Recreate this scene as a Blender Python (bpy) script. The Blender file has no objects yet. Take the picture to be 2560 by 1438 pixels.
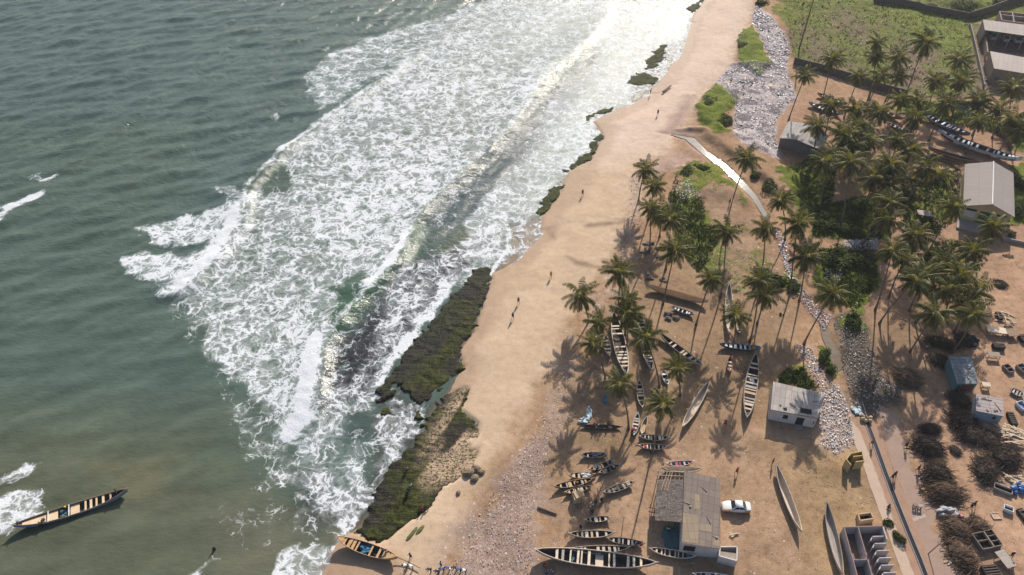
import bpy, math, random
import numpy as np
from mathutils import Vector, Matrix

random.seed(7)
np.random.seed(7)
R = math.radians
SC = bpy.context.scene
COL = SC.collection

# ------------------------------------------------------------------ camera
CAM_H, PITCH, FPX = 109.0, R(43.0), 1950.0     # drone height, tilt below the horizon, focal length in photo pixels
cam_d = bpy.data.cameras.new("camera")
cam = bpy.data.objects.new("camera", cam_d)
COL.objects.link(cam)
cam.location = (0, 0, CAM_H)
cam.rotation_euler = (R(90) - PITCH, 0, 0)
cam_d.sensor_width = 36.0
cam_d.lens = FPX / 2560.0 * 36.0
cam_d.clip_start = 0.5
cam_d.clip_end = 12000
SC.camera = cam

# ------------------------------------------------------------------ sky, sun, exposure
SUN_EL, SUN_AZ = R(31.0), R(18.5)
world = bpy.data.worlds.new("World")
SC.world = world
world.use_nodes = True
wn = world.node_tree.nodes
sky = wn.new("ShaderNodeTexSky")
sky.sky_type = 'NISHITA'
sky.sun_disc = False
sky.sun_elevation = SUN_EL
sky.sun_rotation = SUN_AZ
sky.dust_density = 2.0
wn["Background"].inputs["Strength"].default_value = 0.09
world.node_tree.links.new(sky.outputs[0], wn["Background"].inputs["Color"])
sun_d = bpy.data.lights.new("sun", 'SUN')
sun_d.energy = 4.6
sun_d.angle = R(0.5)
sun_d.color = (1.0, 0.92, 0.80)
sun = bpy.data.objects.new("sun", sun_d)
COL.objects.link(sun)
sunv = Vector((math.sin(SUN_AZ) * math.cos(SUN_EL), math.cos(SUN_AZ) * math.cos(SUN_EL), math.sin(SUN_EL)))
sun.rotation_euler = sunv.to_track_quat('Z', 'Y').to_euler()
sun.location = (60, 200, 200)
SC.view_settings.view_transform = 'Standard'
SC.view_settings.look = 'None'
SC.view_settings.exposure = 0.68
SC.view_settings.gamma = 1.0
SC.cycles.max_bounces = 6
SC.cycles.transparent_max_bounces = 8
SC.cycles.sample_clamp_indirect = 4.0
SC.cycles.caustics_reflective = False
SC.cycles.caustics_refractive = False

# ------------------------------------------------------------------ helpers
SEA = -0.35
def G(px, py, z=0.0):
    """Place on the map of the coast: photo pixel -> world point at height z."""
    u, v = (px - 1280) / FPX, (py - 719) / FPX
    d = Vector((u, math.cos(PITCH) - v * math.sin(PITCH), -math.sin(PITCH) - v * math.cos(PITCH)))
    t = (z - CAM_H) / d.z
    return Vector((d.x * t, d.y * t, z))

def GP(pts, z=0.0):
    return np.array([[*G(x, y, z)[:2]] for x, y in pts])

def hash2(ix, iy, seed):
    v = np.sin(ix * 127.1 + iy * 311.7 + seed * 74.7) * 43758.5453
    return v - np.floor(v)

def vnoise(x, y, seed=0):
    ix, iy = np.floor(x), np.floor(y)
    fx, fy = x - ix, y - iy
    fx = fx * fx * (3 - 2 * fx); fy = fy * fy * (3 - 2 * fy)
    a, b = hash2(ix, iy, seed), hash2(ix + 1, iy, seed)
    c, d = hash2(ix, iy + 1, seed), hash2(ix + 1, iy + 1, seed)
    return (a * (1 - fx) + b * fx) * (1 - fy) + (c * (1 - fx) + d * fx) * fy

def fbm(x, y, seed=0, octv=4):
    s, a, t = 0, 0.5, 0
    for k in range(octv):
        s = s + a * vnoise(x * 2 ** k, y * 2 ** k, seed + k * 13); t += a; a *= 0.5
    return s / t

def sstep(a, b, x):
    t = np.clip((x - a) / (b - a), 0, 1)
    return t * t * (3 - 2 * t)

def seg_dist(P, A, B):
    d = B - A
    t = np.clip(((P - A) @ d) / max(d @ d, 1e-9), 0, 1)
    return np.linalg.norm(P - A - t[:, None] * d, axis=1), t

def sdist(P, poly):
    """signed distance to a closed polygon, positive inside"""
    D = np.full(len(P), 1e9)
    ins = np.zeros(len(P), bool)
    n = len(poly)
    for i in range(n):
        A, B = poly[i], poly[(i + 1) % n]
        D = np.minimum(D, seg_dist(P, A, B)[0])
        c = (A[1] > P[:, 1]) != (B[1] > P[:, 1])
        if abs(B[1] - A[1]) > 1e-9:
            ins ^= c & (P[:, 0] < (B[0] - A[0]) * (P[:, 1] - A[1]) / (B[1] - A[1]) + A[0])
    return np.where(ins, D, -D)

def mask(P, NZ, pts, z=0.0, f=1.0, na=1.0):
    """soft polygon mask with a ragged edge: f feather (m), na raggedness (m)"""
    poly = GP(pts, z)
    m = np.zeros(len(P))
    pad = f + na + 1
    lo, hi = poly.min(0) - pad, poly.max(0) + pad
    idx = np.where((P[:, 0] > lo[0]) & (P[:, 0] < hi[0]) & (P[:, 1] > lo[1]) & (P[:, 1] < hi[1]))[0]
    if len(idx):
        sd = sdist(P[idx], poly) + (NZ[idx] - 0.5) * 2 * na
        m[idx] = sstep(-f, f, sd)
    return m

def polyline(P, pts, z=0.0):
    """distance to polyline, signed (positive on its right side), and run 0..1"""
    L = GP(pts, z)
    D = np.full(len(P), 1e9); S = np.zeros(len(P)); T = np.zeros(len(P))
    n = len(L) - 1
    for i in range(n):
        A, B = L[i], L[i + 1]
        d, t = seg_dist(P, A, B)
        cr = (B[0] - A[0]) * (P[:, 1] - A[1]) - (B[1] - A[1]) * (P[:, 0] - A[0])
        c = d < D
        D = np.where(c, d, D); S = np.where(c, -np.sign(cr), S); T = np.where(c, (i + t) / n, T)
    return D * S, T

def tag(o, label=None, cat=None, group=None, kind=None):
    if label: o["label"] = label
    if cat: o["category"] = cat
    if group: o["group"] = group
    if kind: o["kind"] = kind
    return o

def thing(name, label, cat, loc=(0, 0, 0), rz=0.0, group=None):
    o = bpy.data.objects.new(name, None)
    o.empty_display_size = 0.3
    COL.objects.link(o)
    o.location = loc
    o.rotation_euler = (0, 0, rz)
    return tag(o, label, cat, group)

class MB:
    """collects geometry for ONE mesh object"""
    def __init__(s): s.v, s.f, s.uv = [], [], {}
    def add(s, vs, fs):
        n = len(s.v); s.v += [tuple(v) for v in vs]; s.f += [tuple(i + n for i in f) for f in fs]
    def box(s, c, size, rz=0.0, rx=0.0, ry=0.0):
        m = Matrix.Translation(Vector(c)) @ Matrix.Rotation(rz, 4, 'Z') @ Matrix.Rotation(ry, 4, 'Y') @ Matrix.Rotation(rx, 4, 'X')
        x, y, z = [k / 2 for k in size]
        s.add([m @ Vector(p) for p in ((-x, -y, -z), (x, -y, -z), (x, y, -z), (-x, y, -z), (-x, -y, z), (x, -y, z), (x, y, z), (-x, y, z))],
              [(0, 3, 2, 1), (4, 5, 6, 7), (0, 1, 5, 4), (1, 2, 6, 5), (2, 3, 7, 6), (3, 0, 4, 7)])
    def slab(s, top, th):
        """slab under four (or more) top corners given counter-clockwise"""
        n = len(top)
        vs = [Vector(p) for p in top] + [Vector(p) - Vector((0, 0, th)) for p in top]
        s.add(vs, [tuple(range(n)), tuple(range(2 * n - 1, n - 1, -1))] + [(i, n + i, n + (i + 1) % n, (i + 1) % n) for i in range(n)])
    def panel(s, a, b, z0, za, zb, th):
        """upright wall from a to b (xy) with a top that may slope"""
        a, b = Vector((a[0], a[1], 0)), Vector((b[0], b[1], 0))
        nrm = Vector((-(b - a).y, (b - a).x, 0)).normalized() * (th / 2)
        p = []
        for q, zt in ((a, za), (b, zb)):
            for sg in (-1, 1):
                p += [q + nrm * sg + Vector((0, 0, z0)), q + nrm * sg + Vector((0, 0, zt))]
        s.add(p, [(0, 4, 5, 1), (2, 3, 7, 6), (1, 5, 7, 3), (0, 2, 6, 4), (0, 1, 3, 2), (4, 6, 7, 5)])
    def tube(s, pts, rad, n=6, cap=True):
        pts = [Vector(p) for p in pts]
        if not hasattr(rad, '__len__'): rad = [rad] * len(pts)
        vs, fs = [], []
        for i, p in enumerate(pts):
            t = (pts[min(i + 1, len(pts) - 1)] - pts[max(i - 1, 0)]).normalized()
            a = t.cross(Vector((0, 0, 1)) if abs(t.z) < 0.9 else Vector((1, 0, 0))).normalized()
            b = t.cross(a)
            vs += [p + (a * math.cos(2 * math.pi * k / n) + b * math.sin(2 * math.pi * k / n)) * rad[i] for k in range(n)]
        for i in range(len(pts) - 1):
            for k in range(n):
                fs.append((i * n + k, i * n + (k + 1) % n, (i + 1) * n + (k + 1) % n, (i + 1) * n + k))
        if cap:
            fs += [tuple(range(n - 1, -1, -1)), tuple(range((len(pts) - 1) * n, len(pts) * n))]
        s.add(vs, fs)
    def cyl(s, c, r, h, n=12, r2=None):
        r2 = r if r2 is None else r2
        s.tube([Vector(c), Vector(c) + Vector((0, 0, h))], [r, r2], n)
    def ball(s, c, r, n=8, m=6, jit=0.0):
        c = Vector(c); r = Vector(r) if hasattr(r, '__len__') else Vector((r, r, r))
        vs = [c + Vector((0, 0, -r.z))]
        for i in range(1, m):
            a = -math.pi / 2 + math.pi * i / m
            for k in range(n):
                b = 2 * math.pi * k / n
                q = 1 + random.uniform(-jit, jit)
                vs.append(c + Vector((r.x * math.cos(a) * math.cos(b), r.y * math.cos(a) * math.sin(b), r.z * math.sin(a))) * q)
        vs.append(c + Vector((0, 0, r.z)))
        fs = [(0, 1 + (k + 1) % n, 1 + k) for k in range(n)]
        for i in range(m - 2):
            for k in range(n):
                a = 1 + i * n
                fs.append((a + k, a + (k + 1) % n, a + n + (k + 1) % n, a + n + k))
        a = 1 + (m - 2) * n
        fs += [(a + k, a + (k + 1) % n, len(vs) - 1) for k in range(n)]
        s.add(vs, fs)
    def mesh(s, name, mat, smooth=False):
        me = bpy.data.meshes.new(name)
        me.from_pydata(s.v, [], s.f)
        if mat: me.materials.append(mat)
        if smooth: me.polygons.foreach_set("use_smooth", [True] * len(me.polygons))
        me.update()
        return me
    def build(s, name, mat, parent=None, smooth=False, world_in=False):
        """world_in: the geometry was collected in world space; move it under its parent"""
        if world_in and parent is not None:
            L = parent.location
            s.v = [(x - L.x, y - L.y, z - L.z) for x, y, z in s.v]
        return put(name, s.mesh(name, mat, smooth), parent)

def put(name, me, parent=None, loc=(0, 0, 0), rz=0.0, scale=None):
    o = bpy.data.objects.new(name, me)
    COL.objects.link(o)
    o.location = loc
    o.rotation_euler = (0, 0, rz)
    if scale: o.scale = scale
    if parent is not None: o.parent = parent
    return o

# ------------------------------------------------------------------ materials
class NT:
    """small node-tree writer"""
    def __init__(s, mat):
        mat.use_nodes = True
        s.t = mat.node_tree; s.n = s.t.nodes; s.p = s.n["Principled BSDF"]
    def link(s, a, b): s.t.links.new(a, b)
    def put(s, sock, v):
        if hasattr(v, 'is_output') or isinstance(v, bpy.types.NodeSocket): s.link(v, sock)
        else: sock.default_value = v
    def pos(s): return s.n.new("ShaderNodeTexCoord").outputs["Object"]
    def attr(s, name, col=False):
        a = s.n.new("ShaderNodeAttribute"); a.attribute_name = name
        return a.outputs["Color" if col else "Fac"]
    def noise(s, vec, scale, detail=4, rough=0.55, col=False, dist=0.0):
        a = s.n.new("ShaderNodeTexNoise"); s.link(vec, a.inputs["Vector"])
        a.inputs["Scale"].default_value = scale; a.inputs["Detail"].default_value = detail
        a.inputs["Roughness"].default_value = rough; a.inputs["Distortion"].default_value = dist
        return a.outputs["Color" if col else "Fac"]
    def voro(s, vec, scale, feature='F1', out="Distance", rnd=1.0):
        a = s.n.new("ShaderNodeTexVoronoi"); a.feature = feature; s.link(vec, a.inputs["Vector"])
        a.inputs["Scale"].default_value = scale; a.inputs["Randomness"].default_value = rnd
        return a.outputs[out]
    def math(s, op, a, b=0.0, c=0.0, clamp=False):
        m = s.n.new("ShaderNodeMath"); m.operation = op; m.use_clamp = clamp
        for i, v in enumerate((a, b, c)): s.put(m.inputs[i], v)
        return m.outputs[0]
    def vmath(s, op, a, b):
        m = s.n.new("ShaderNodeVectorMath"); m.operation = op
        s.put(m.inputs[0], a)
        if op == 'SCALE': s.put(m.inputs["Scale"], b)
        else: s.put(m.inputs[1], b)
        return m.outputs[0]
    def mix(s, f, a, b, blend='MIX'):
        m = s.n.new("ShaderNodeMix"); m.data_type = 'RGBA'; m.blend_type = blend
        s.put(m.inputs[0], f); s.put(m.inputs[6], a); s.put(m.inputs[7], b)
        return m.outputs[2]
    def step(s, x, a, b):
        m = s.n.new("ShaderNodeMapRange"); m.interpolation_type = 'SMOOTHSTEP'
        s.put(m.inputs["Value"], x); s.put(m.inputs["From Min"], a); s.put(m.inputs["From Max"], b)
        return m.outputs[0]
    def ramp(s, x, stops, interp='LINEAR'):
        r = s.n.new("ShaderNodeValToRGB"); s.put(r.inputs[0], x); r.color_ramp.interpolation = interp
        e = r.color_ramp.elements
        while len(e) < len(stops): e.new(0.5)
        for k, (p, c) in enumerate(stops): e[k].position = p; e[k].color = (*c, 1)
        return r.outputs[0]
    def stretch(s, vec, sx, sy, sz=1.0, rz=0.0):
        m = s.n.new("ShaderNodeMapping"); s.link(vec, m.inputs[0])
        m.inputs["Rotation"].default_value = (0, 0, rz); m.inputs["Scale"].default_value = (sx, sy, sz)
        return m.outputs[0]
    def bump(s, h, strength, dist):
        b = s.n.new("ShaderNodeBump"); s.put(b.inputs["Strength"], strength); b.inputs["Distance"].default_value = dist
        s.link(h, b.inputs["Height"]); return b.outputs[0]

def c4(c): return (c[0], c[1], c[2], 1.0)
MATS = {}
def paint(name, c, rough=0.75, var=0.3, scale=2.5, metallic=0.0, grain=None, spec=0.3):
    """weathered paint, wood, cloth, metal: one base colour broken up by two noises"""
    if name in MATS: return MATS[name]
    m = bpy.data.materials.new(name); n = NT(m); p = n.pos()
    if grain: p = n.stretch(p, *grain)
    a = n.noise(p, scale, 5, 0.65)
    b = n.noise(p, scale * 5.3, 3, 0.6)
    f = n.math('ADD', n.math('MULTIPLY', a, 0.65), n.math('MULTIPLY', b, 0.35))
    lo = tuple(x * (1 - var) for x in c); hi = tuple(min(x * (1 + var * 0.8), 0.9) for x in c)
    n.link(n.ramp(f, [(0.3, lo), (0.5, c), (0.7, hi)]), n.p.inputs["Base Color"])
    n.p.inputs["Roughness"].default_value = rough
    n.p.inputs["Metallic"].default_value = metallic
    n.p.inputs["Specular IOR Level"].default_value = spec
    n.link(n.bump(b, 0.3, 0.03), n.p.inputs["Normal"])
    MATS[name] = m
    return m

def sheet(name, c1, c2, seam, w=0.9, l=2.2, rough=0.85, stain=(0.2, 0.14, 0.1), stain_amt=0.5):
    """roof of overlapping metal or fibre sheets, laid out in the roof's own metres (UV)"""
    if name in MATS: return MATS[name]
    m = bpy.data.materials.new(name); n = NT(m)
    uv = n.n.new("ShaderNodeUVMap").outputs[0]
    b = n.n.new("ShaderNodeTexBrick"); n.link(uv, b.inputs["Vector"])
    b.offset = 0.0
    b.inputs["Color1"].default_value = c4(c1); b.inputs["Color2"].default_value = c4(c2); b.inputs["Mortar"].default_value = c4(seam)
    b.inputs["Scale"].default_value = 1.0; b.inputs["Mortar Size"].default_value = 0.035
    b.inputs["Brick Width"].default_value = w; b.inputs["Row Height"].default_value = l
    nz = n.noise(n.stretch(uv, 1.5, 0.35), 1.2, 5, 0.65)
    c = n.mix(n.math('MULTIPLY', n.step(nz, 0.5, 0.75), stain_amt), b.outputs["Color"], c4(stain))
    n2 = n.noise(uv, 6, 3)
    c = n.mix(0.35, c, n.ramp(n2, [(0.3, (0.35, 0.35, 0.35)), (0.7, (1, 1, 1))]), 'MULTIPLY')
    n.link(c, n.p.inputs["Base Color"])
    n.p.inputs["Roughness"].default_value = rough
    n.p.inputs["Specular IOR Level"].default_value = 0.15
    wv = n.n.new("ShaderNodeTexWave"); n.link(uv, wv.inputs["Vector"]); wv.inputs["Scale"].default_value = 2.2
    n.link(n.bump(wv.outputs["Fac"], 0.35, 0.05), n.p.inputs["Normal"])
    MATS[name] = m
    return m

def uv_planar(o, a, b):
    """UV in metres: u along a, v along b (world directions)"""
    me = o.data
    a, b = Vector(a).normalized(), Vector(b).normalized()
    uv = me.uv_layers.new(name="UVMap")
    for lp in me.loops:
        co = me.vertices[lp.vertex_index].co
        uv.data[lp.index].uv = (co.dot(a), co.dot(b))
# ------------------------------------------------------------------ ground and sea sheets
COAST = [(760, 1500), (802, 1438), (818, 1412), (843, 1380), (858, 1352), (892, 1336), (950, 1266), (990, 1196), (1036, 1134), (1066, 1086), (1096, 1022),
         (1132, 985), (1160, 925), (1155, 880), (1166, 848), (1185, 829), (1201, 797), (1210, 760), (1219, 722), (1235, 688), (1266, 675), (1298, 647), (1329, 613),
         (1354, 588), (1362, 556), (1360, 538), (1376, 516), (1395, 497), (1407, 469), (1420, 447), (1432, 425), (1455, 408), (1476, 400), (1495, 366),
         (1512, 335), (1490, 305), (1540, 280), (1579, 262), (1625, 236), (1655, 205), (1672, 185), (1682, 165), (1702, 148), (1712, 110), (1722, 75),
         (1740, 35), (1765, 0), (1790, -40)]
coast_w = [*map(tuple, GP(COAST, SEA))]
LAND = np.array([(-400, -400), (-70, 20)] + coast_w + [(180, 600), (900, 4000), (5000, 4000), (5000, -3000), (-400, -3000)])

def grid_mesh(name, xs, ys, zfun):
    X, Y = np.meshgrid(xs, ys)
    P = np.stack([X.ravel(), Y.ravel()], 1)
    Z, attrs = zfun(P)
    nx, ny = len(xs), len(ys)
    I = np.arange(nx * ny).reshape(ny, nx)
    Q = np.stack([I[:-1, :-1], I[:-1, 1:], I[1:, 1:], I[1:, :-1]], -1).reshape(-1, 4)
    keep = attrs.pop("keep", None)
    if keep is not None: Q = Q[keep[Q].any(1)]
    me = bpy.data.meshes.new(name)
    me.vertices.add(len(P)); me.vertices.foreach_set("co", np.column_stack([P, Z]).astype(np.float32).ravel())
    me.loops.add(Q.size); me.loops.foreach_set("vertex_index", Q.astype(np.int32).ravel())
    me.polygons.add(len(Q)); me.polygons.foreach_set("loop_start", np.arange(0, Q.size, 4, dtype=np.int32))
    me.polygons.foreach_set("use_smooth", np.ones(len(Q), bool))
    for k, v in attrs.items():
        if v.ndim == 1:
            a = me.attributes.new(k, 'FLOAT', 'POINT'); a.data.foreach_set("value", v.astype(np.float32))
        else:
            a = me.attributes.new(k, 'FLOAT_COLOR', 'POINT'); a.data.foreach_set("color", np.column_stack([v, np.ones(len(v))]).astype(np.float32).ravel())
    me.update(calc_edges=True); me.validate()
    return me

def axis(a, b, st, far_a, far_b):
    core = np.arange(a, b, st)
    lo = a - np.cumsum(np.geomspace(st, far_a, 26)); hi = core[-1] + np.cumsum(np.geomspace(st, far_b, 26))
    return np.concatenate([lo[::-1], core, hi])

def lerpc(C, m, col): C += m[:, None] * (np.array(col) - C)
def lerp1(A, m, v): A += m * (v - A)

REEFS = [[(1233, 690), (1212, 762), (1188, 829), (1153, 880), (1166, 922), (1130, 950), (1083, 988), (1046, 1012), (1028, 1004), (1010, 975), (985, 960), (985, 985), (960, 1004), (938, 1004), (944, 966), (988, 913), (1028, 856), (1088, 791), (1120, 748), (1160, 700), (1195, 665), (1225, 668)],
         [(945, 1010), (977, 1012), (975, 1040), (948, 1044)], [(1029, 1018), (1057, 1016), (1058, 1046), (1030, 1052)],
         [(1176, 966), (1172, 990), (1150, 1020), (1180, 1040), (1205, 1060), (1198, 1085), (1170, 1100), (1180, 1130), (1205, 1120), (1195, 1150), (1169, 1178), (1150, 1202), (1111, 1219), (1097, 1244), (1074, 1277), (1055, 1290), (1027, 1308), (1005, 1327), (977, 1350), (945, 1362), (880, 1335), (899, 1302), (927, 1261), (941, 1233), (960, 1183), (992, 1144), (1027, 1115), (1045, 1085), (1056, 1063), (1075, 1025), (1105, 994), (1150, 966)],
         [(1502, 322), (1512, 345), (1497, 366), (1478, 402), (1455, 412), (1425, 430), (1405, 425), (1440, 395), (1470, 375), (1485, 345)],
         [(1570, 188), (1600, 180), (1640, 188), (1652, 197), (1630, 212), (1595, 215), (1562, 208)], [(1612, 150), (1650, 110), (1670, 112), (1660, 150), (1635, 172), (1615, 172)],
         [(1461, 290), (1490, 272), (1532, 268), (1530, 280), (1500, 285), (1470, 303)], [(1335, 545), (1350, 505), (1380, 465), (1415, 458), (1405, 480), (1385, 510), (1360, 540)], [(1715, 20), (1750, 0), (1770, -15), (1755, 10), (1730, 40)]]
def reef_dist(P):
    best = np.full(len(P), -99.0)
    for pts in REEFS:
        poly = GP(pts, SEA + 0.2); lo, hi = poly.min(0) - 7, poly.max(0) + 7
        idx = np.where((P[:, 0] > lo[0]) & (P[:, 0] < hi[0]) & (P[:, 1] > lo[1]) & (P[:, 1] < hi[1]))[0]
        if len(idx): best[idx] = np.maximum(best[idx], sdist(P[idx], poly))
    return best
STREAM = [(1640, 330), (1690, 338), (1735, 345), (1768, 378), (1815, 412), (1855, 448), (1892, 490), (1925, 548), (1908, 541), (1879, 495), (1846, 462), (1809, 428), (1760, 388), (1714, 349), (1665, 333)]
DITCH = [(2048, 800), (2064, 806), (2078, 848), (2102, 886), (2108, 920), (2088, 934), (2076, 892), (2056, 846)]

def ground_fun(P):
    N = len(P)
    NZ = fbm(P[:, 0] * 0.45, P[:, 1] * 0.45, 3, 4)
    NL = fbm(P[:, 0] * 0.06, P[:, 1] * 0.06, 9, 4)
    NF = fbm(P[:, 0] * 1.3, P[:, 1] * 1.3, 21, 3)
    sd = sdist(P, LAND)
    C = np.tile(np.array([0.33, 0.215, 0.135]), (N, 1)); grass = np.zeros(N); lit = np.zeros(N); wet = np.zeros(N)
    def col(pts, c, f=2.0, na=2.0, a=1.0): lerpc(C, a * mask(P, NZ, pts, 0, f, na), c)
    def gr(pts, v, f=1.5, na=2.0): lerp1(grass, mask(P, NZ, pts, 0, f * 1.6, na * 2.2), v)
    def lt(pts, v, f=1.0, na=1.2): lerp1(lit, mask(P, NZ, pts, 0, f, na), v)
    # --- bare earth colours
    beach = [(1765, -60), (1900, -60), (1880, 30), (1850, 110), (1815, 190), (1750, 240), (1735, 290), (1700, 330), (1670, 380), (1610, 420), (1600, 500), (1560, 580),
             (1535, 650), (1480, 720), (1430, 800), (1390, 900), (1330, 1010), (1250, 1150), (1160, 1300), (1060, 1500), (700, 1500), (700, 1300), (1000, 900), (1300, 500), (1500, 200)]
    col([(1995, -50), (2620, -50), (2620, 240), (2250, 240), (1990, 160), (1960, 100)], (0.165, 0.125, 0.085))
    col([(1480, 800), (1620, 640), (1700, 560), (1900, 600), (1990, 700), (1985, 860), (1960, 960), (1900, 1060), (1650, 1140), (1480, 1120), (1400, 1220), (1340, 1330), (1330, 1250), (1400, 1000)], (0.285, 0.195, 0.125))
    col([(1740, 470), (1830, 475), (1880, 560), (1900, 650), (1830, 700), (1760, 690), (1770, 560)], (0.30, 0.205, 0.14), 3, 2)
    col([(1600, 1140), (1920, 1050), (2120, 1060), (2260, 1500), (1330, 1500), (1400, 1300), (1480, 1180)], (0.36, 0.245, 0.165), 4, 3)
    col([(1950, 1120), (2130, 1080), (2260, 1500), (2060, 1500), (1990, 1330)], (0.33, 0.228, 0.135), 4, 3)
    col([(2240, 1040), (2400, 900), (2440, 640), (2640, 600), (2640, 1500), (2390, 1500), (2300, 1190)], (0.385, 0.25, 0.17), 3, 2)
    col([(2000, 225), (2200, 260), (2600, 330), (2600, 600), (2430, 640), (2380, 900), (2150, 800), (2100, 700), (2240, 600), (2200, 450), (1960, 400), (1950, 300)], (0.33, 0.21, 0.145), 4, 3)
    col([(2180, 760), (2400, 760), (2400, 900), (2300, 1000), (2200, 960)], (0.29, 0.195, 0.13), 3, 2)
    col([(2390, 60), (2460, 60), (2475, 225), (2560, 230), (2700, 240), (2700, 40)], (0.34, 0.22, 0.15), 1, 0.5)
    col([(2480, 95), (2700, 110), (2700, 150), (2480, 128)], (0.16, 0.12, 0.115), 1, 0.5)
    col(beach, (0.49, 0.368, 0.264), 3, 3)
    col([(1765, -60), (1900, -60), (1870, 60), (1830, 160), (1740, 260), (1640, 380), (1500, 420), (1500, 280)], (0.56, 0.435, 0.355), 5, 2)
    # shell and plastic drift along the top of the beach
    col([(1600, 430), (1590, 520), (1570, 600), (1560, 700), (1480, 780), (1440, 870), (1400, 980), (1370, 1060), (1300, 1130), (1230, 1240), (1150, 1340), (1110, 1500), (1340, 1500), (1340, 1330), (1330, 1250),
         (1370, 1150), (1410, 1000), (1440, 900), (1460, 820), (1520, 720), (1570, 620)], (0.375, 0.28, 0.222), 3, 4)
    lt([(1570, 430), (1560, 560), (1530, 680), (1450, 800), (1400, 950), (1330, 1080), (1240, 1200), (1150, 1340), (1110, 1500), (1340, 1500), (1340, 1330), (1330, 1250), (1380, 1150), (1430, 1000), (1470, 850), (1540, 740), (1610, 640), (1620, 440)], 0.30, 4, 4)
    col([(1330, 1080), (1240, 1200), (1170, 1340), (1130, 1500), (1345, 1500), (1335, 1250), (1390, 1100)], (0.285, 0.205, 0.172), 3, 4)
    lt([(1310, 1100), (1220, 1240), (1150, 1370), (1110, 1500), (1340, 1500), (1335, 1250), (1390, 1100)], 0.40, 3, 4)
    col([(1740, 400), (1700, 420), (1620, 440), (1560, 470), (1640, 400), (1700, 380)], (0.42, 0.30, 0.25), 2, 2)
    col([(1740, 240), (1700, 330), (1735, 330), (1760, 400), (1690, 340), (1650, 330), (1720, 240)], (0.36, 0.255, 0.215), 2, 2)
    lt([(1860, 0), (1890, 0), (1840, 160), (1790, 210), (1720, 300), (1700, 340), (1640, 400), (1600, 440), (1640, 380), (1700, 250), (1800, 160)], 0.28, 2, 3)
    lt([(1480, 820), (1900, 800), (1960, 1000), (1650, 1130), (1350, 1330), (1400, 1000)], 0.035, 2, 2)
    lt([(1650, 1130), (2120, 1060), (2260, 1500), (1340, 1500), (1400, 1300)], 0.02, 2, 2)
    lt([(1700, 560), (1960, 620), (1960, 800), (1800, 760)], 0.2, 2, 2)
    lt([(1990, 0), (2620, 0), (2620, 300), (2250, 300), (1990, 160)], 0.15, 2, 2)
    # dry washes, drag marks and wheel tracks
    for pts in ([(1450, 562), (1520, 556), (1600, 548), (1600, 552), (1520, 562), (1470, 568)], [(1415, 640), (1445, 650), (1532, 672), (1530, 679), (1440, 662)], [(1500, 650), (1540, 646), (1540, 651), (1500, 655)],
                [(1362, 560), (1385, 575), (1390, 600), (1375, 590)], [(1100, 1160), (1100, 1170), (1200, 1120), (1205, 1112)], [(1560, 580), (1572, 600), (1555, 640), (1545, 640)]):
        col(pts, (0.20, 0.145, 0.10), 0.7, 0.8, 0.8)
    for pts in ([(1660, 1400), (1800, 1420), (1900, 1385), (1980, 1340), (1984, 1346), (1905, 1393), (1800, 1428), (1660, 1408)], [(1880, 1100), (1905, 1180), (1895, 1300), (1840, 1438), (1834, 1438), (1888, 1300), (1898, 1180), (1874, 1100)],
                [(1950, 1420), (2000, 1390), (2060, 1400), (2060, 1405), (2000, 1396), (1955, 1426)], [(1990, 1120), (2010, 1180), (2040, 1240), (2033, 1243), (2002, 1180), (1983, 1120)], [(2440, 690), (2500, 660), (2560, 650), (2560, 655), (2500, 667), (2445, 696)], [(2450, 650), (2520, 640), (2560, 632), (2560, 637), (2520, 646), (2450, 656)]):
        col(pts, (0.30, 0.195, 0.125), 0.8, 0.8, 0.7)
    for pts in ([(2050, 1140), (2110, 1180), (2100, 1260), (2060, 1210)], [(1980, 1230), (2010, 1260), (2040, 1400), (2010, 1400)], [(1900, 1100), (1930, 1110), (1960, 1200), (1920, 1180)], [(1440, 1090), (1560, 1085), (1600, 1150), (1480, 1120)]):
        col(pts, (0.255, 0.175, 0.105), 2.0, 3.0, 0.7)
    # --- rubbish tips
    R1 = [(1885, 12), (1925, 38), (1962, 85), (1976, 130), (1966, 165), (1985, 222), (1992, 245), (1948, 290), (1938, 335), (1952, 380), (1945, 405), (1885, 385), (1830, 352), (1838, 260), (1785, 210), (1832, 158), (1925, 165), (1905, 100), (1878, 55)]
    col(R1, (0.36, 0.31, 0.32), 0.8, 1.2); lt(R1, 0.97, 0.6, 1.0)
    col([(1800, 205), (1880, 195), (1985, 225), (1985, 232), (1880, 205), (1800, 213)], (0.52, 0.43, 0.38), 0.6, 0.6)
    R2 = [(2042, 1030), (2066, 985), (2098, 960), (2128, 1040), (2140, 1110), (2092, 1142), (2050, 1110)]
    col(R2, (0.36, 0.27, 0.22), 1, 1); lt(R2, 0.62, 1.5, 2.5)
    R3 = [(1988, 860), (2030, 868), (2070, 955), (2098, 968), (2060, 1000), (2030, 940)]
    col(R3, (0.38, 0.25, 0.17), 1, 1.5); lt(R3, 0.42, 1.5, 2.5)
    R4 = [(2078, 790), (2150, 770), (2185, 870), (2212, 945), (2262, 960), (2245, 1010), (2195, 1058), (2140, 1030), (2112, 945), (2092, 850)]
    col(R4, (0.085, 0.07, 0.06), 1.5, 1.5); lt(R4, 0.2, 1, 1.5)
    R5 = [(2108, 602), (2195, 595), (2195, 632), (2112, 625)]
    col(R5, (0.4, 0.33, 0.28), 0.8, 1); lt(R5, 0.85, 0.6, 0.8)
    R6 = [(1928, 555), (1962, 600), (1992, 700), (2040, 760), (2082, 790), (2064, 830), (2010, 770), (1965, 690)]
    col(R6, (0.24, 0.135, 0.10), 1, 1.5); lt(R6, 0.45, 1, 1.2)
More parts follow.
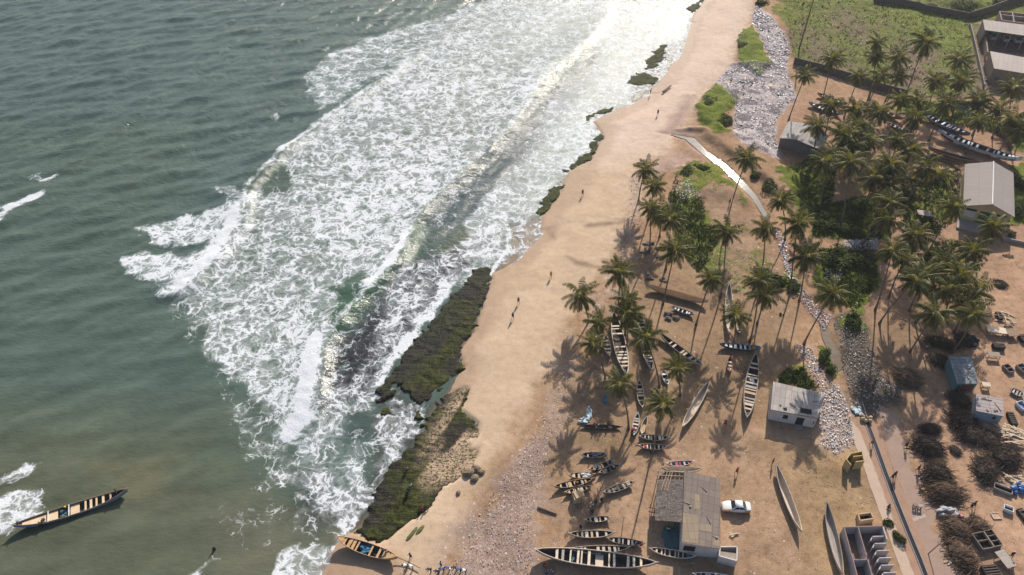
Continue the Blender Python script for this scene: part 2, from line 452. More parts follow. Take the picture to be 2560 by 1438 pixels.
    lt([(2062, 680), (2110, 672), (2105, 705), (2070, 705)], 0.8, 0.8, 1)
    lt([(1680, 462), (1725, 448), (1745, 492), (1700, 508)], 0.75, 0.8, 1.5)
    lt([(2000, 260), (2090, 240), (2130, 260), (2050, 262)], 0.5, 1, 1)
    lt([(2390, 255), (2440, 250), (2430, 285), (2385, 285)], 0.8, 1, 1)
    lt([(2260, 560), (2310, 560), (2300, 600)], 0.6, 1, 1)
    # --- grass
    gr([(1955, -60), (2700, -60), (2700, 40), (2430, 60), (2445, 235), (2300, 245), (2260, 240), (1992, 165), (1968, 140), (1980, 95), (1930, 30)], 0.62, 1.5, 1.5)
    gr([(2000, 60), (2110, 130), (2180, 235), (2120, 220), (2020, 150)], 0.4, 3, 3)
    gr([(2260, 110), (2330, 130), (2310, 200), (2260, 230), (2235, 180)], 0.16, 2, 3)
    gr([(2100, 20), (2200, 60), (2160, 110), (2060, 60)], 0.42, 3, 3)
    gr([(2290, 10), (2440, 60), (2440, 130), (2360, 110), (2250, 40)], 0.78, 2, 2)
    gr([(1695, 430), (1740, 403), (1790, 408), (1832, 448), (1865, 500), (1885, 545), (1840, 570), (1800, 590), (1850, 640), (1900, 600), (1960, 690), (1870, 735), (1790, 700), (1750, 690), (1700, 630), (1690, 560), (1668, 500), (1682, 468)], 0.68, 1.2, 1.8)
    gr([(1762, 478), (1832, 480), (1872, 545), (1800, 570), (1768, 535)], 0.05, 1, 1.2)
    gr([(1850, 600), (1930, 640), (1930, 720), (1800, 720), (1790, 640)], 0.45, 2, 2)
    gr([(1940, 430), (2040, 388), (2090, 430), (2080, 500), (2060, 560), (1990, 540)], 0.85, 1, 1.2)
    gr([(2040, 520), (2120, 500), (2200, 480), (2230, 600), (2110, 598), (2030, 590)], 0.95, 1, 1)
    gr([(2040, 622), (2180, 612), (2200, 700), (2150, 780), (2080, 760), (2040, 700)], 0.9, 1, 1)
    gr([(2250, 440), (2400, 420), (2400, 540), (2330, 600), (2250, 560)], 0.66, 2, 2)
    gr([(2500, 560), (2700, 560), (2700, 400), (2540, 400)], 0.85, 1, 1)
    gr([(2240, 250), (2440, 250), (2500, 310), (2600, 350), (2600, 400), (2540, 380), (2480, 330), (2300, 290), (2230, 280)], 0.72, 1, 1.5)
    gr([(2350, 600), (2460, 600), (2440, 690), (2330, 760), (2250, 700), (2240, 620)], 0.6, 2, 2)
    gr([(2030, 400), (2230, 330), (2330, 400), (2300, 480), (2180, 480), (2080, 440)], 0.42, 2, 3)
    gr([(2240, 620), (2330, 560), (2440, 600), (2420, 800), (2300, 790), (2230, 720)], 0.45, 2, 3)
    gr([(1842, 92), (1880, 62), (1905, 112), (1928, 162), (1895, 192), (1838, 150)], 0.92, 0.6, 0.8)
    gr([(1735, 262), (1788, 207), (1842, 238), (1838, 262), (1812, 300), (1822, 340), (1790, 345), (1742, 305)], 0.9, 0.6, 0.8)
    gr([(1945, 945), (2005, 922), (2045, 975), (1985, 962)], 0.8, 1, 1)
    gr([(2050, 868), (2078, 872), (2098, 935), (2076, 945)], 0.95, 0.5, 0.5)
    gr([(2140, 1150), (2170, 1190), (2200, 1290), (2235, 1360), (2215, 1330), (2170, 1300), (2130, 1290), (2120, 1200)], 0.45, 1, 1.5)
    gr([(1960, 1130), (2120, 1150), (2200, 1300), (2060, 1240)], 0.25, 3, 3)
    gr([(2100, 800), (2150, 770), (2170, 820), (2110, 830)], 0.85, 1, 1)
    gr([(1920, 680), (1990, 690), (2000, 740), (1960, 720)], 0.85, 1, 1)
    gr([(2240, 1340), (2262, 1335), (2264, 1352), (2250, 1358)], 0.9, 0.4, 0.2)
    # --- wet sand by the sea
    wet[:] = (1 - sstep(1.0, 4.5, sd + (NZ - 0.5) * 3)) * 0.75
    lerp1(wet, mask(P, NZ, [(780, 1500), (800, 1430), (850, 1365), (1000, 1390), (1030, 1500)], 0, 1.5, 1.0), 0.8)
    lerp1(wet, mask(P, NZ, [(1410, 470), (1450, 410), (1510, 420), (1450, 500), (1370, 560), (1370, 540)], 0, 1.5, 1.5), 0.6)
    lerp1(wet, mask(P, NZ, [(1240, 680), (1300, 660), (1380, 690), (1340, 720), (1230, 740)], 0, 1.5, 1.0), 0.35)
    lerp1(wet, mask(P, NZ, [(1600, 260), (1700, 180), (1720, 110), (1700, 100), (1600, 230)], 0, 1.5, 1.0), 0.55)
    wetc = np.array([0.255, 0.165, 0.105])
    C[:] = C + (wet * 0.75)[:, None] * (wetc - C)
    grass *= (1 - wet)
    # --- height: flat land, a shelving sea bed, grassy hummocks, tips, banks
    Z = np.where(sd > 0, SEA + (0 - SEA) * sstep(0, 7, sd), SEA + sd * 0.06)
    Z = np.maximum(Z, -6)
    Z = Z + np.where(sd > 2, 1, 0) * ((NZ - 0.5) * 0.16 + (NF - 0.5) * 0.08)
    Z = Z + sstep(2, 9, sd) * (grass * (0.30 * (NZ - 0.35) + 0.22 * (NF - 0.4)) + lit * sstep(0.5, 0.9, lit) * 0.5 * (NZ - 0.2))
    def hill(pts, h, f=3.0):
        nonlocal Z
        Z = Z + h * mask(P, NZ, pts, 0, f, 0.6)
    hill([(1695, 325), (1740, 325), (1800, 372), (1870, 420), (1950, 490), (1990, 540), (1990, 440), (1900, 360), (1800, 320)], 1.2, 1.6)
    hill([(1700, 430), (1740, 410), (1790, 412), (1830, 455), (1860, 500), (1700, 480)], 0.7, 3)
    hill([(1845, 95), (1880, 65), (1925, 160), (1890, 190), (1840, 150)], 0.9, 1.2)
    hill([(1740, 262), (1788, 210), (1838, 240), (1800, 330), (1745, 300)], 0.9, 1.2)
    hill([(2350, 5), (2400, -10), (2450, 5), (2450, 22), (2380, 20)], 1.6, 3)
    for pts, d in ((STREAM, 0.5), (DITCH, 0.6)):
        Z = Z - d * mask(P, NZ, pts, 0, 0.8, 0.0)
    rd = reef_dist(P)
    Z = np.where(rd > -6, np.maximum(Z, SEA - 0.9 + 1.05 * sstep(-1.5, -0.3, sd) * sstep(-6, -4, rd)), Z)
    Z = np.where(rd > 0.3, np.minimum(Z, SEA - 0.15), Z)
    # level ground under buildings and paving
    for pts in ([(1925, 950), (2080, 960), (2070, 1080), (1920, 1070)], [(1620, 1170), (1810, 1170), (1850, 1430), (1640, 1430)], [(2100, 1000), (2230, 1000), (2400, 1500), (2100, 1500)],
                [(2360, 860), (2530, 860), (2530, 1060), (2360, 1060)], [(2400, 420), (2560, 420), (2560, 620), (2400, 620)], [(1940, 300), (2080, 300), (2080, 400), (1940, 400)],
                [(2430, 20), (2700, 20), (2700, 230), (2430, 230)]):
        m = mask(P, NZ, pts, 0, 1.5, 0.0)
        Z = Z * (1 - m)
    sm = mask(P, NZ, beach, 0, 6, 3)
    return Z, {"col": C, "grass": grass, "lit": lit, "wet": wet, "smooth": sm}

gmat = bpy.data.materials.new("coastal_earth"); n = NT(gmat); p = n.pos()
base = n.attr("col", True)
nb = n.noise(p, 0.12, 5, 0.6); nm = n.noise(p, 0.9, 5, 0.65); nf = n.noise(p, 5.0, 4, 0.65)
base = n.mix(1.0, base, c4((0.93, 0.93, 0.93)), 'MULTIPLY')
rough_ = n.math('SUBTRACT', 1.0, n.math('MULTIPLY', n.attr("smooth"), 0.62))
base = n.mix(rough_, base, n.ramp(nb, [(0.3, (0.68, 0.66, 0.64)), (0.7, (1.14, 1.12, 1.10))]), 'MULTIPLY')
base = n.mix(rough_, base, n.ramp(nm, [(0.25, (0.66, 0.63, 0.60)), (0.5, (1, 1, 1)), (0.75, (1.2, 1.19, 1.17))]), 'MULTIPLY')
base = n.mix(rough_, base, n.ramp(nf, [(0.28, (0.70, 0.68, 0.66)), (0.5, (1, 1, 1)), (0.72, (1.2, 1.19, 1.18))]), 'MULTIPLY')
# dark crumbs, droppings and twigs on the bare earth
cr = n.voro(p, 1.1); crm = n.math('MULTIPLY', n.step(cr, 0.16, 0.07), n.step(nm, 0.48, 0.62))
base = n.mix(n.math('MULTIPLY', crm, 0.55), base, c4((0.11, 0.085, 0.07)))
gf = n.attr("grass")
gn = n.noise(p, 0.55, 6, 0.68); gn2 = n.noise(p, 3.2, 3, 0.6)
gm = n.math('ADD', gf, n.math('MULTIPLY', n.math('SUBTRACT', n.math('ADD', n.math('MULTIPLY', gn, 0.7), n.math('MULTIPLY', gn2, 0.3)), 0.5), 1.9))
gm = n.math('MULTIPLY', n.step(gm, 0.36, 0.66), n.step(gf, 0.02, 0.12))
gc = n.ramp(n.noise(p, 0.23, 6, 0.7), [(0.30, (0.050, 0.068, 0.014)), (0.45, (0.092, 0.115, 0.018)), (0.58, (0.135, 0.155, 0.026)), (0.72, (0.120, 0.098, 0.044))])
gc = n.mix(1.0, gc, n.ramp(n.noise(p, 2.0, 4, 0.7), [(0.3, (0.45, 0.47, 0.45)), (0.5, (1, 1, 1)), (0.7, (1.35, 1.3, 1.2))]), 'MULTIPLY')
base = n.mix(gm, base, gc)
lf = n.attr("lit")
tip = n.math('MULTIPLY', n.math('MULTIPLY', n.step(lf, 0.75, 0.9), n.step(n.noise(p, 0.22, 5, 0.7), 0.47, 0.58)), 0.85)
base = n.mix(tip, base, c4((0.085, 0.075, 0.085)))
for sc_, k in ((2.3, 0.5), (5.0, 0.62)):
    vn = n.n.new("ShaderNodeTexVoronoi"); n.link(p, vn.inputs["Vector"]); vn.inputs["Scale"].default_value = sc_
    sep = n.n.new("ShaderNodeSeparateColor"); n.link(vn.outputs["Color"], sep.inputs[0])
    on = n.math('LESS_THAN', sep.outputs[0], n.math('MULTIPLY', lf, k))
    on = n.math('MULTIPLY', on, n.step(vn.outputs["Distance"], 0.46, 0.34))
    lc = n.ramp(sep.outputs[1], [(0.0, (0.55, 0.53, 0.52)), (0.26, (0.66, 0.63, 0.62)), (0.40, (0.38, 0.37, 0.40)), (0.55, (0.30, 0.26, 0.25)), (0.68, (0.44, 0.34, 0.30)), (0.80, (0.13, 0.12, 0.14)), (0.9, (0.18, 0.24, 0.36)), (0.95, (0.06, 0.055, 0.06))], 'CONSTANT')
    base = n.mix(n.math('MULTIPLY', n.math('MULTIPLY', on, n.math('SUBTRACT', 1.0, n.math('MULTIPLY', tip, 0.8))), n.math('ADD', 0.5, n.math('MULTIPLY', n.step(lf, 0.45, 0.8), 0.5))), base, lc)
n.link(base, n.p.inputs["Base Color"])
wf = n.attr("wet")
n.link(n.math('SUBTRACT', 0.95, n.math('MULTIPLY', wf, 0.45)), n.p.inputs["Roughness"])
n.p.inputs["Specular IOR Level"].default_value = 0.08
hh = n.math('ADD', n.math('ADD', n.math('MULTIPLY', nm, 0.5), n.math('MULTIPLY', nf, 0.25)), n.math('MULTIPLY', n.math('MULTIPLY', gm, gn2), 1.6))
n.link(n.bump(hh, 0.5, 0.25), n.p.inputs["Normal"])

gme = grid_mesh("ground", axis(-45, 190, 0.5, 500, 500), axis(45, 300, 0.5, 300, 600), ground_fun)
gme.materials.append(gmat)
tag(put("ground", gme), kind="structure")

# ------------------------------------------------------------------ sea
CREST1 = [(425, 765), (445, 742), (500, 700), (556, 640), (600, 572), (616, 515), (614, 480), (650, 440), (700, 390), (760, 345), (830, 292), (900, 243), (960, 203), (1012, 158), (1070, 128), (1140, 98)]
CREST2 = [(738, 1125), (752, 1100), (785, 1055), (795, 1000), (805, 930), (812, 880), (835, 830), (872, 780), (912, 738), (950, 700), (985, 662), (1015, 612), (1035, 562), (1060, 522), (1095, 488), (1142, 448), (1190, 402), (1240, 356), (1282, 310), (1312, 270), (1335, 230), (1372, 182), (1422, 140), (1470, 100), (1512, 50), (1525, 0), (1540, -60)]
SWELLS = [([(0, 545), (110, 490), (200, 405), (330, 292), (470, 195), (600, 85), (720, 15)], 0.45), ([(560, 345), (640, 290), (740, 210), (800, 155), (900, 110)], 0.4), ([(-60, 420), (60, 330), (190, 250), (300, 150), (420, 60), (520, -20)], 0.32),
          ([(-80, 260), (50, 180), (160, 110), (280, 30), (350, -30)], 0.28), ([(0, 690), (110, 600), (230, 520), (330, 440), (430, 350)], 0.22)]
ROCKWATER = [(1010, 660), (1150, 618), (1190, 640), (1110, 735), (1060, 800), (1010, 870), (955, 950), (945, 1010), (870, 1020), (830, 1040), (798, 1020), (808, 915), (850, 850), (905, 795), (960, 730)]

def sea_fun(P):
    N = len(P)
    x, y = P[:, 0], P[:, 1]
    NZ = fbm(x * 0.35, y * 0.35, 33, 4)
    NL = fbm(x * 0.05, y * 0.05, 41, 4)
    sd = sdist(P, LAND)
    F = np.zeros(N); rock = np.zeros(N)
    C = np.tile(np.array([0.064, 0.098, 0.088]), (N, 1))
    def col(pts, c, f=5.0, na=3.0, a=1.0): lerpc(C, a * mask(P, NZ, pts, SEA, f, na), c)
    def fo(pts, v, f=1.5, na=2.0): lerp1(F, mask(P, NZ, pts, SEA, f, na), v)
    col([(-200, 900), (600, 1000), (760, 1250), (800, 1500), (-200, 1500)], (0.076, 0.092, 0.064), 14, 6)
    col([(-200, 1150), (300, 1200), (600, 1350), (600, 1500), (-200, 1500)], (0.082, 0.090, 0.060), 10, 6)
    col([(520, 1280), (660, 1250), (780, 1310), (860, 1330), (840, 1500), (560, 1500)], (0.105, 0.107, 0.076), 5, 4)
    col([(230, 1160), (400, 1170), (420, 1260), (330, 1260)], (0.10, 0.10, 0.063), 4, 3)
    col([(-100, 300), (500, 300), (420, 700), (480, 1000), (-100, 1000)], (0.064, 0.093, 0.077), 12, 5)
    col([(640, 440), (800, 330), (1000, 180), (1300, 100), (1280, 300), (1050, 520), (900, 720), (760, 1080), (500, 900), (440, 760)], (0.058, 0.085, 0.066), 4, 2)
    col([(830, 720), (960, 690), (1060, 530), (1120, 580), (1130, 620), (1010, 650), (960, 720), (900, 800), (830, 870)], (0.040, 0.082, 0.054), 3, 2)
    col([(1070, 560), (1180, 560), (1200, 620), (1100, 640)], (0.070, 0.088, 0.060), 2, 2)
    col([(1070, 540), (1190, 410), (1290, 320), (1420, 190), (1500, 110), (1500, 180), (1430, 260), (1330, 390), (1240, 460), (1170, 560)], (0.05, 0.072, 0.085), 2, 2)
    # --- foam laid down wave by wave
    fo([(770, 190), (820, 140), (900, 105), (1040, 62), (1130, 30), (1240, -10), (1800, -60), (1760, 60), (1690, 170), (1560, 270), (1490, 320), (1430, 430), (1370, 540), (1340, 610), (1250, 660), (1130, 640), (1000, 560), (900, 400), (960, 200), (1000, 150), (880, 220), (800, 280)], 0.50, 2.5, 3)
    fo([(770, 190), (900, 110), (1040, 62), (1100, 50), (1110, 90), (1000, 150), (900, 225), (830, 275)], 0.42, 2, 3)
    fo([(650, 445), (700, 395), (760, 348), (830, 296), (900, 247), (1012, 162), (1140, 100), (1400, 0), (1530, -40), (1520, 10), (1420, 140), (1335, 232), (1282, 312), (1190, 404), (1060, 524), (1015, 612), (950, 702), (870, 780), (812, 880), (795, 1000), (745, 1110),
        (700, 1060), (650, 1010), (600, 965), (545, 925), (505, 868), (510, 820), (470, 770), (440, 748), (500, 702), (556, 642), (602, 574), (620, 515)], 0.54, 1.2, 1.5)
    fo([(620, 520), (680, 500), (780, 560), (760, 640), (640, 720), (520, 780), (450, 745), (500, 702), (560, 640)], 0.42, 2, 2)
    fo([(640, 455), (700, 400), (730, 430), (720, 480), (660, 490)], 0.14, 1, 1)
    fo([(990, 330), (1100, 250), (1240, 150), (1330, 120), (1300, 230), (1200, 300), (1080, 370)], 0.48, 3, 4)
    fo([(740, 800), (820, 850), (805, 960), (780, 1040), (740, 1100), (690, 1045), (640, 980), (690, 900)], 0.66, 2, 2)
    fo([(790, 540), (960, 420), (1080, 330), (1150, 360), (1040, 500), (960, 640), (880, 680), (820, 640)], 0.64, 3, 3)
    fo([(830, 725), (900, 690), (955, 700), (920, 740), (870, 795), (835, 845), (815, 820), (845, 780)], 0.10, 1.2, 2)
    # clear faces in front of the second line of breakers
    fo([(1040, 560), (1062, 524), (1095, 490), (1142, 450), (1190, 404), (1240, 358), (1262, 370), (1200, 460), (1150, 540), (1180, 590), (1120, 620), (1010, 650), (960, 720), (910, 790), (870, 840), (815, 900), (812, 880), (870, 782), (950, 702), (1015, 612)], 0.08, 0.8, 1.0)
    fo([(1150, 540), (1210, 450), (1260, 390), (1330, 290), (1345, 232), (1420, 145), (1480, 100), (1490, 150), (1440, 220), (1390, 290), (1330, 380), (1250, 440), (1180, 540)], 0.20, 1.5, 2.5)
    fo([(1300, 300), (1350, 232), (1440, 190), (1480, 230), (1420, 300), (1330, 370)], 0.34, 2, 2)
    fo([(1160, 560), (1260, 545), (1275, 600), (1240, 650), (1190, 640)], 0.62, 2, 2)
    fo([(1270, 560), (1350, 545), (1355, 590), (1300, 640), (1250, 670)], 0.40, 2, 1)
    fo([(1290, 420), (1400, 360), (1480, 300), (1500, 330), (1430, 425), (1330, 530), (1250, 540), (1180, 560), (1220, 480)], 0.55, 2, 2)
    fo([(1490, 0), (1760, -40), (1700, 130), (1620, 210), (1560, 260), (1500, 290), (1430, 300), (1500, 180)], 0.50, 2, 2)
    # the steep unbroken face of the inner breaker
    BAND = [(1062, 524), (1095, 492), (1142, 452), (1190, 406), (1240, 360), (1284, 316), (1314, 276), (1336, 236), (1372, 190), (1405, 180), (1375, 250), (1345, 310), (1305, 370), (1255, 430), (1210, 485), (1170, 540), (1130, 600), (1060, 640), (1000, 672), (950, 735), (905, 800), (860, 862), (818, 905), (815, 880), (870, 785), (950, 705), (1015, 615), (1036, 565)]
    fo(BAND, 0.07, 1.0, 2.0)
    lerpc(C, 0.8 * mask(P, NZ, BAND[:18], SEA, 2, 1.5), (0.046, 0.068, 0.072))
    # foam over the drowned rocks
    lerp1(rock, mask(P, NZ, ROCKWATER, SEA, 2.0, 1.5), 1.0)
    lerp1(rock, mask(P, NZ, [(840, 1000), (930, 1000), (945, 1080), (935, 1150), (880, 1130)], SEA, 2, 1), 0.35)
    lerp1(rock, mask(P, NZ, [(740, 1195), (830, 1190), (880, 1240), (790, 1330), (740, 1260)], SEA, 3, 2), 0.7)
    lerp1(rock, mask(P, NZ, [(1330, 540), (1420, 430), (1400, 500), (1360, 545)], SEA, 1.5, 1), 0.6)
    fo(ROCKWATER, 0.44, 1.5, 2)
    fo([(905, 800), (850, 850), (808, 915), (815, 990), (880, 960), (930, 880), (960, 800), (960, 735)], 0.24, 1.5, 1.5)
    fo([(930, 850), (960, 790), (1030, 720), (1080, 740), (1000, 830), (950, 900)], 0.55, 1.5, 2)
    fo([(1170, 630), (1205, 640), (1160, 690), (1120, 740), (1085, 790), (1040, 850), (990, 905), (950, 960), (935, 950), (980, 880), (1030, 810), (1070, 760), (1110, 700)], 0.86, 0.8, 1.5)
    fo([(1100, 700), (1160, 640), (1230, 650), (1235, 690), (1215, 720), (1150, 720)], 0.5, 1, 1)
    WR = [(985, 985), (1040, 1012), (1075, 1010), (1065, 1060), (1020, 1130), (970, 1195), (935, 1262), (890, 1318), (870, 1300), (905, 1240), (940, 1150), (945, 1045), (960, 1010)]
    lerp1(rock, mask(P, NZ, WR, SEA, 2.0, 1.5), 0.75); lerpc(C, 0.7 * mask(P, NZ, WR, SEA, 3, 2), (0.075, 0.068, 0.045)); fo(WR, 0.42, 1.5, 2.5)
    # spilled foam to the west
    fo([(618, 500), (560, 518), (490, 535), (445, 542), (395, 558), (345, 572), (380, 602), (430, 618), (505, 612), (545, 592), (575, 610), (600, 575), (618, 520)], 0.70, 1.0, 2.5)
    fo([(612, 540), (540, 560), (520, 620), (450, 640), (400, 632), (350, 632), (305, 650), (315, 682), (372, 692), (440, 692), (478, 700), (445, 745), (500, 705), (556, 642), (602, 572)], 0.70, 1.0, 2.5)
    fo([(540, 470), (600, 470), (612, 500), (570, 505)], 0.5, 0.8, 1.5)
    fo([(430, 750), (500, 790), (510, 860), (490, 850), (460, 800), (410, 780)], 0.28, 1.5, 2)
    fo([(545, 925), (640, 1010), (720, 1100), (745, 1125), (850, 1010), (940, 1000), (945, 1080), (932, 1200), (900, 1290), (790, 1330), (760, 1250), (700, 1205), (640, 1150), (590, 1060)], 0.30, 3, 4)
    fo([(740, 1100), (850, 1005), (935, 1000), (930, 1040), (850, 1060), (800, 1120), (760, 1160)], 0.55, 1.5, 2)
    fo([(860, 1030), (930, 1020), (940, 1110), (870, 1110)], 0.12, 1.5, 1.5)
    fo([(770, 1200), (900, 1170), (935, 1230), (890, 1295), (790, 1300)], 0.46, 2, 3)
    fo([(685, 1375), (720, 1350), (790, 1365), (850, 1362), (835, 1390), (805, 1440), (795, 1500), (690, 1500)], 0.66, 0.8, 1.5)
    fo([(840, 1375), (870, 1335), (905, 1290), (930, 1250), (915, 1240), (880, 1290), (850, 1340)], 0.6, 0.8, 1.5)
    fo([(545, 1300), (640, 1280), (760, 1300), (830, 1320), (760, 1340), (600, 1340)], 0.16, 3, 3)
    fo([(-60, 1260), (60, 1225), (105, 1222), (95, 1290), (40, 1310), (15, 1330), (-60, 1340)], 0.66, 1.0, 1.5)
    fo([(-60, 1215), (60, 1165), (102, 1158), (70, 1185), (0, 1215), (-60, 1240)], 0.66, 0.8, 1.0)
    fo([(-20, 522), (60, 498), (108, 480), (112, 490), (80, 505), (10, 530)], 0.95, 0.5, 0.5)
    fo([(-20, 530), (20, 525), (10, 550), (-20, 560)], 0.8, 0.5, 0.6)
    fo([(100, 452), (148, 432), (150, 440), (112, 458)], 0.7, 0.4, 0.5)
    fo([(60, 440), (105, 430), (108, 448), (70, 455)], 0.36, 0.6, 0.6)
    fo([(470, 1438), (500, 1412), (530, 1390), (545, 1398), (505, 1430), (490, 1460)], 0.55, 0.5, 0.8)
    for cx, cy, r, v in ((690, 293, 9, 0.6), (735, 300, 12, 0.3)):
        fo([(cx - r, cy), (cx, cy - r), (cx + r, cy), (cx, cy + r)], v, 0.6, 0.5)
    # --- the waves themselves
    rng = np.random.RandomState(5)
    Z = np.zeros(N)
    for k in range(16):
        a = R(-62) + rng.normal(0, 0.42)
        L = rng.uniform(3.0, 9.5)
        kx, ky = math.cos(a) * 2 * math.pi / L, math.sin(a) * 2 * math.pi / L
        w = 0.5 + fbm(x * 0.05, y * 0.05, 60 + k, 2)
        Z += 0.0085 * L * w * np.sin(kx * x + ky * y + rng.uniform(0, 6.28) + 2.2 * fbm(x * 0.12, y * 0.12, 80 + k, 2))
    Z += (fbm(x * 0.9, y * 0.9, 50, 3) - 0.5) * 0.22
    calm = sstep(-28, -4, sd)
    Z *= (0.55 + 0.45 * sstep(70, 170, y)) * (1 - 0.72 * calm) * (1 - 0.75 * sstep(0.03, 0.3, F))
    for pts, h in SWELLS:
        s, t = polyline(P, pts, SEA)
        Z += h * np.sin(np.pi * np.clip(t, 0, 1)) ** 0.5 * np.where(s > 0, np.exp(-(s / 2.2) ** 2), np.exp(-(s / 5.5) ** 2)) * (0.6 + 0.8 * NL)
    for pts, h in ((CREST1, 0.95), (CREST2, 0.9)):
        s, t = polyline(P, pts, SEA)
        s = s + (NZ - 0.5) * 1.2
        tap = sstep(0.0, 0.12, t) * (1 - 0.6 * sstep(0.72, 1.0, t))
        Z += h * tap * (0.65 + 0.7 * fbm(x * 0.09, y * 0.09, 120, 2)) * np.where(s > 0, np.exp(-(s / 2.1) ** 2), np.exp(-(s / 6.0) ** 2))
        F[:] = np.maximum(F, tap * 0.55 * np.exp(-((s + 0.2) / 0.7) ** 2) * (0.6 + 0.8 * NZ))
    s, t = polyline(P, CREST1, SEA)
    roll = np.exp(-((s + 2.2) / 2.6) ** 2) * sstep(0.02, 0.1, t) * (1 - sstep(0.30, 0.36, t))
    F[:] = np.maximum(F, roll * 1.15); Z += 0.35 * roll * (NZ - 0.2)
    roll = np.exp(-((s + 0.4) / 0.9) ** 2) * sstep(0.50, 0.54, t) * (1 - sstep(0.75, 0.8, t)) * 0.85
    F[:] = np.maximum(F, roll)
    s, t = polyline(P, CREST2, SEA)
    roll = np.exp(-((s + 2.4) / 2.6) ** 2) * sstep(0.0, 0.03, t) * (1 - sstep(0.20, 0.27, t))
    F[:] = np.maximum(F, roll * 1.15); Z += 0.35 * roll * (NZ - 0.2)
    roll = np.exp(-((s + 0.9) / 1.3) ** 2) * sstep(0.30, 0.33, t) * (1 - sstep(0.44, 0.47, t))
    F[:] = np.maximum(F, roll * 1.05); Z += 0.3 * roll * (NZ - 0.2)
    # a rolled swash line and the thin film it pushes up the sand
    s, t = polyline(P, [(1235, 545), (1262, 540), (1272, 575), (1270, 620), (1245, 655), (1225, 690)], SEA)
    F[:] = np.maximum(F, 0.95 * np.exp(-(s / 0.55) ** 2))
    edge = sstep(-0.9, -0.15, sd + (NZ - 0.5) * 0.6) * (1 - sstep(0.5, 1.2, sd))
    edge *= sstep(-2.5, -5.0, reef_dist(P))
    F[:] = np.maximum(F, edge * 0.58)
    F += (NL - 0.5) * 0.42 * (F > 0.03) * (F < 0.75) + (NZ - 0.5) * 0.16 * (F > 0.03)
    film = mask(P, NZ, [(1275, 560), (1345, 545), (1370, 560), (1365, 600), (1300, 660), (1240, 700), (1215, 700), (1262, 640)], SEA, 2.0, 0.5) * 0.8
    film = np.maximum(film, mask(P, NZ, [(1585, 255), (1640, 225), (1700, 160), (1700, 100), (1660, 110), (1610, 190), (1560, 250)], SEA, 2, 1) * 0.5)
    film = np.maximum(film, sstep(-2.5, 0.3, sd) * 0.75)
    Z = Z * (1 - 0.9 * sstep(-6, -1, sd)) + SEA
    return Z, {"col": C, "foam": F, "rock": rock, "film": film, "keep": sd < 12}

smat = bpy.data.materials.new("sea_water"); n = NT(smat); p = n.pos()
warp = n.noise(p, 0.22, 3, 0.5, col=True)
pw = n.vmath('ADD', p, n.vmath('SCALE', n.vmath('SUBTRACT', warp, (0.5, 0.5, 0.5)), 5.0))
warp2 = n.noise(p, 1.1, 3, 0.6, col=True)
pw = n.vmath('ADD', pw, n.vmath('SCALE', n.vmath('SUBTRACT', warp2, (0.5, 0.5, 0.5)), 1.1))
flat = n.vmath('MULTIPLY', pw, (1, 1, 0))
def lace(scale, k): return n.math('SUBTRACT', 1.0, n.math('MULTIPLY', n.voro(flat, scale, 'DISTANCE_TO_EDGE'), k), clamp=True)
L1, L2, L3 = lace(0.50, 1.9), lace(1.15, 2.0), lace(2.6, 2.0)
nz = n.noise(flat, 0.33, 4, 0.6)
nzf = n.noise(p, 4.5, 3, 0.6)
pat = n.math('ADD', n.math('MULTIPLY', L1, 0.40), n.math('MULTIPLY', L2, 0.36))
pat = n.math('ADD', pat, n.math('MULTIPLY', L3, 0.09))
pat = n.math('ADD', pat, n.math('MULTIPLY', n.math('SUBTRACT', nz, 0.5), 0.95))
pat = n.math('ADD', pat, n.math('MULTIPLY', n.math('SUBTRACT', nzf, 0.5), 0.16))
fd = n.attr("foam")
thr = n.math('SUBTRACT', n.math('SUBTRACT', 0.905, n.math('MULTIPLY', fd, 0.47)), n.math('MULTIPLY', n.math('MAXIMUM', n.math('SUBTRACT', fd, 0.82), 0.0), 1.1))
fm = n.step(pat, n.math('SUBTRACT', thr, 0.12), n.math('ADD', thr, 0.17))
veil = n.math('MULTIPLY', n.step(pat, n.math('SUBTRACT', thr, 0.42), n.math('ADD', thr, 0.06)), n.math('MULTIPLY', n.step(fd, 0.12, 0.5), 0.30))
fm = n.math('MULTIPLY', n.math('MAXIMUM', n.math('MULTIPLY', fm, 0.94), veil), n.step(fd, 0.02, 0.14))
milk = n.math('MULTIPLY', n.math('MULTIPLY', n.step(fd, 0.12, 0.8), 0.28), n.math('SUBTRACT', 1.0, n.math('MULTIPLY', n.attr("rock"), 0.85)))            # aerated water under the foam
wc = n.attr("col", True)
wc = n.mix(1.0, wc, n.ramp(n.noise(p, 0.09, 5, 0.6), [(0.3, (0.82, 0.84, 0.84)), (0.7, (1.16, 1.14, 1.12))]), 'MULTIPLY')
rk = n.attr("rock")
rkn = n.noise(p, 1.1, 6, 0.75)
rkc = n.ramp(rkn, [(0.35, (0.009, 0.011, 0.014)), (0.55, (0.020, 0.023, 0.027)), (0.7, (0.046, 0.045, 0.044))])
wc = n.mix(n.math('MULTIPLY', rk, n.step(n.noise(p, 0.35, 4, 0.6), 0.28, 0.5)), wc, rkc)
wc = n.mix(milk, wc, c4((0.22, 0.27, 0.235)))
n.link(wc, n.p.inputs["Base Color"])
n.p.inputs["IOR"].default_value = 1.333
n.p.inputs["Roughness"].default_value = 0.14; n.p.inputs["Specular IOR Level"].default_value = 0.30
sepp = n.n.new('ShaderNodeSeparateXYZ'); n.link(p, sepp.inputs[0]); far = n.step(sepp.outputs[1], 60.0, 190.0)
wb = n.math('ADD', n.math('MULTIPLY', n.noise(n.stretch(p, 1.0, 1.9, 1, R(-25)), 0.85, 5, 0.62), 1.0), n.math('MULTIPLY', n.noise(p, 3.2, 3, 0.6), 0.22))
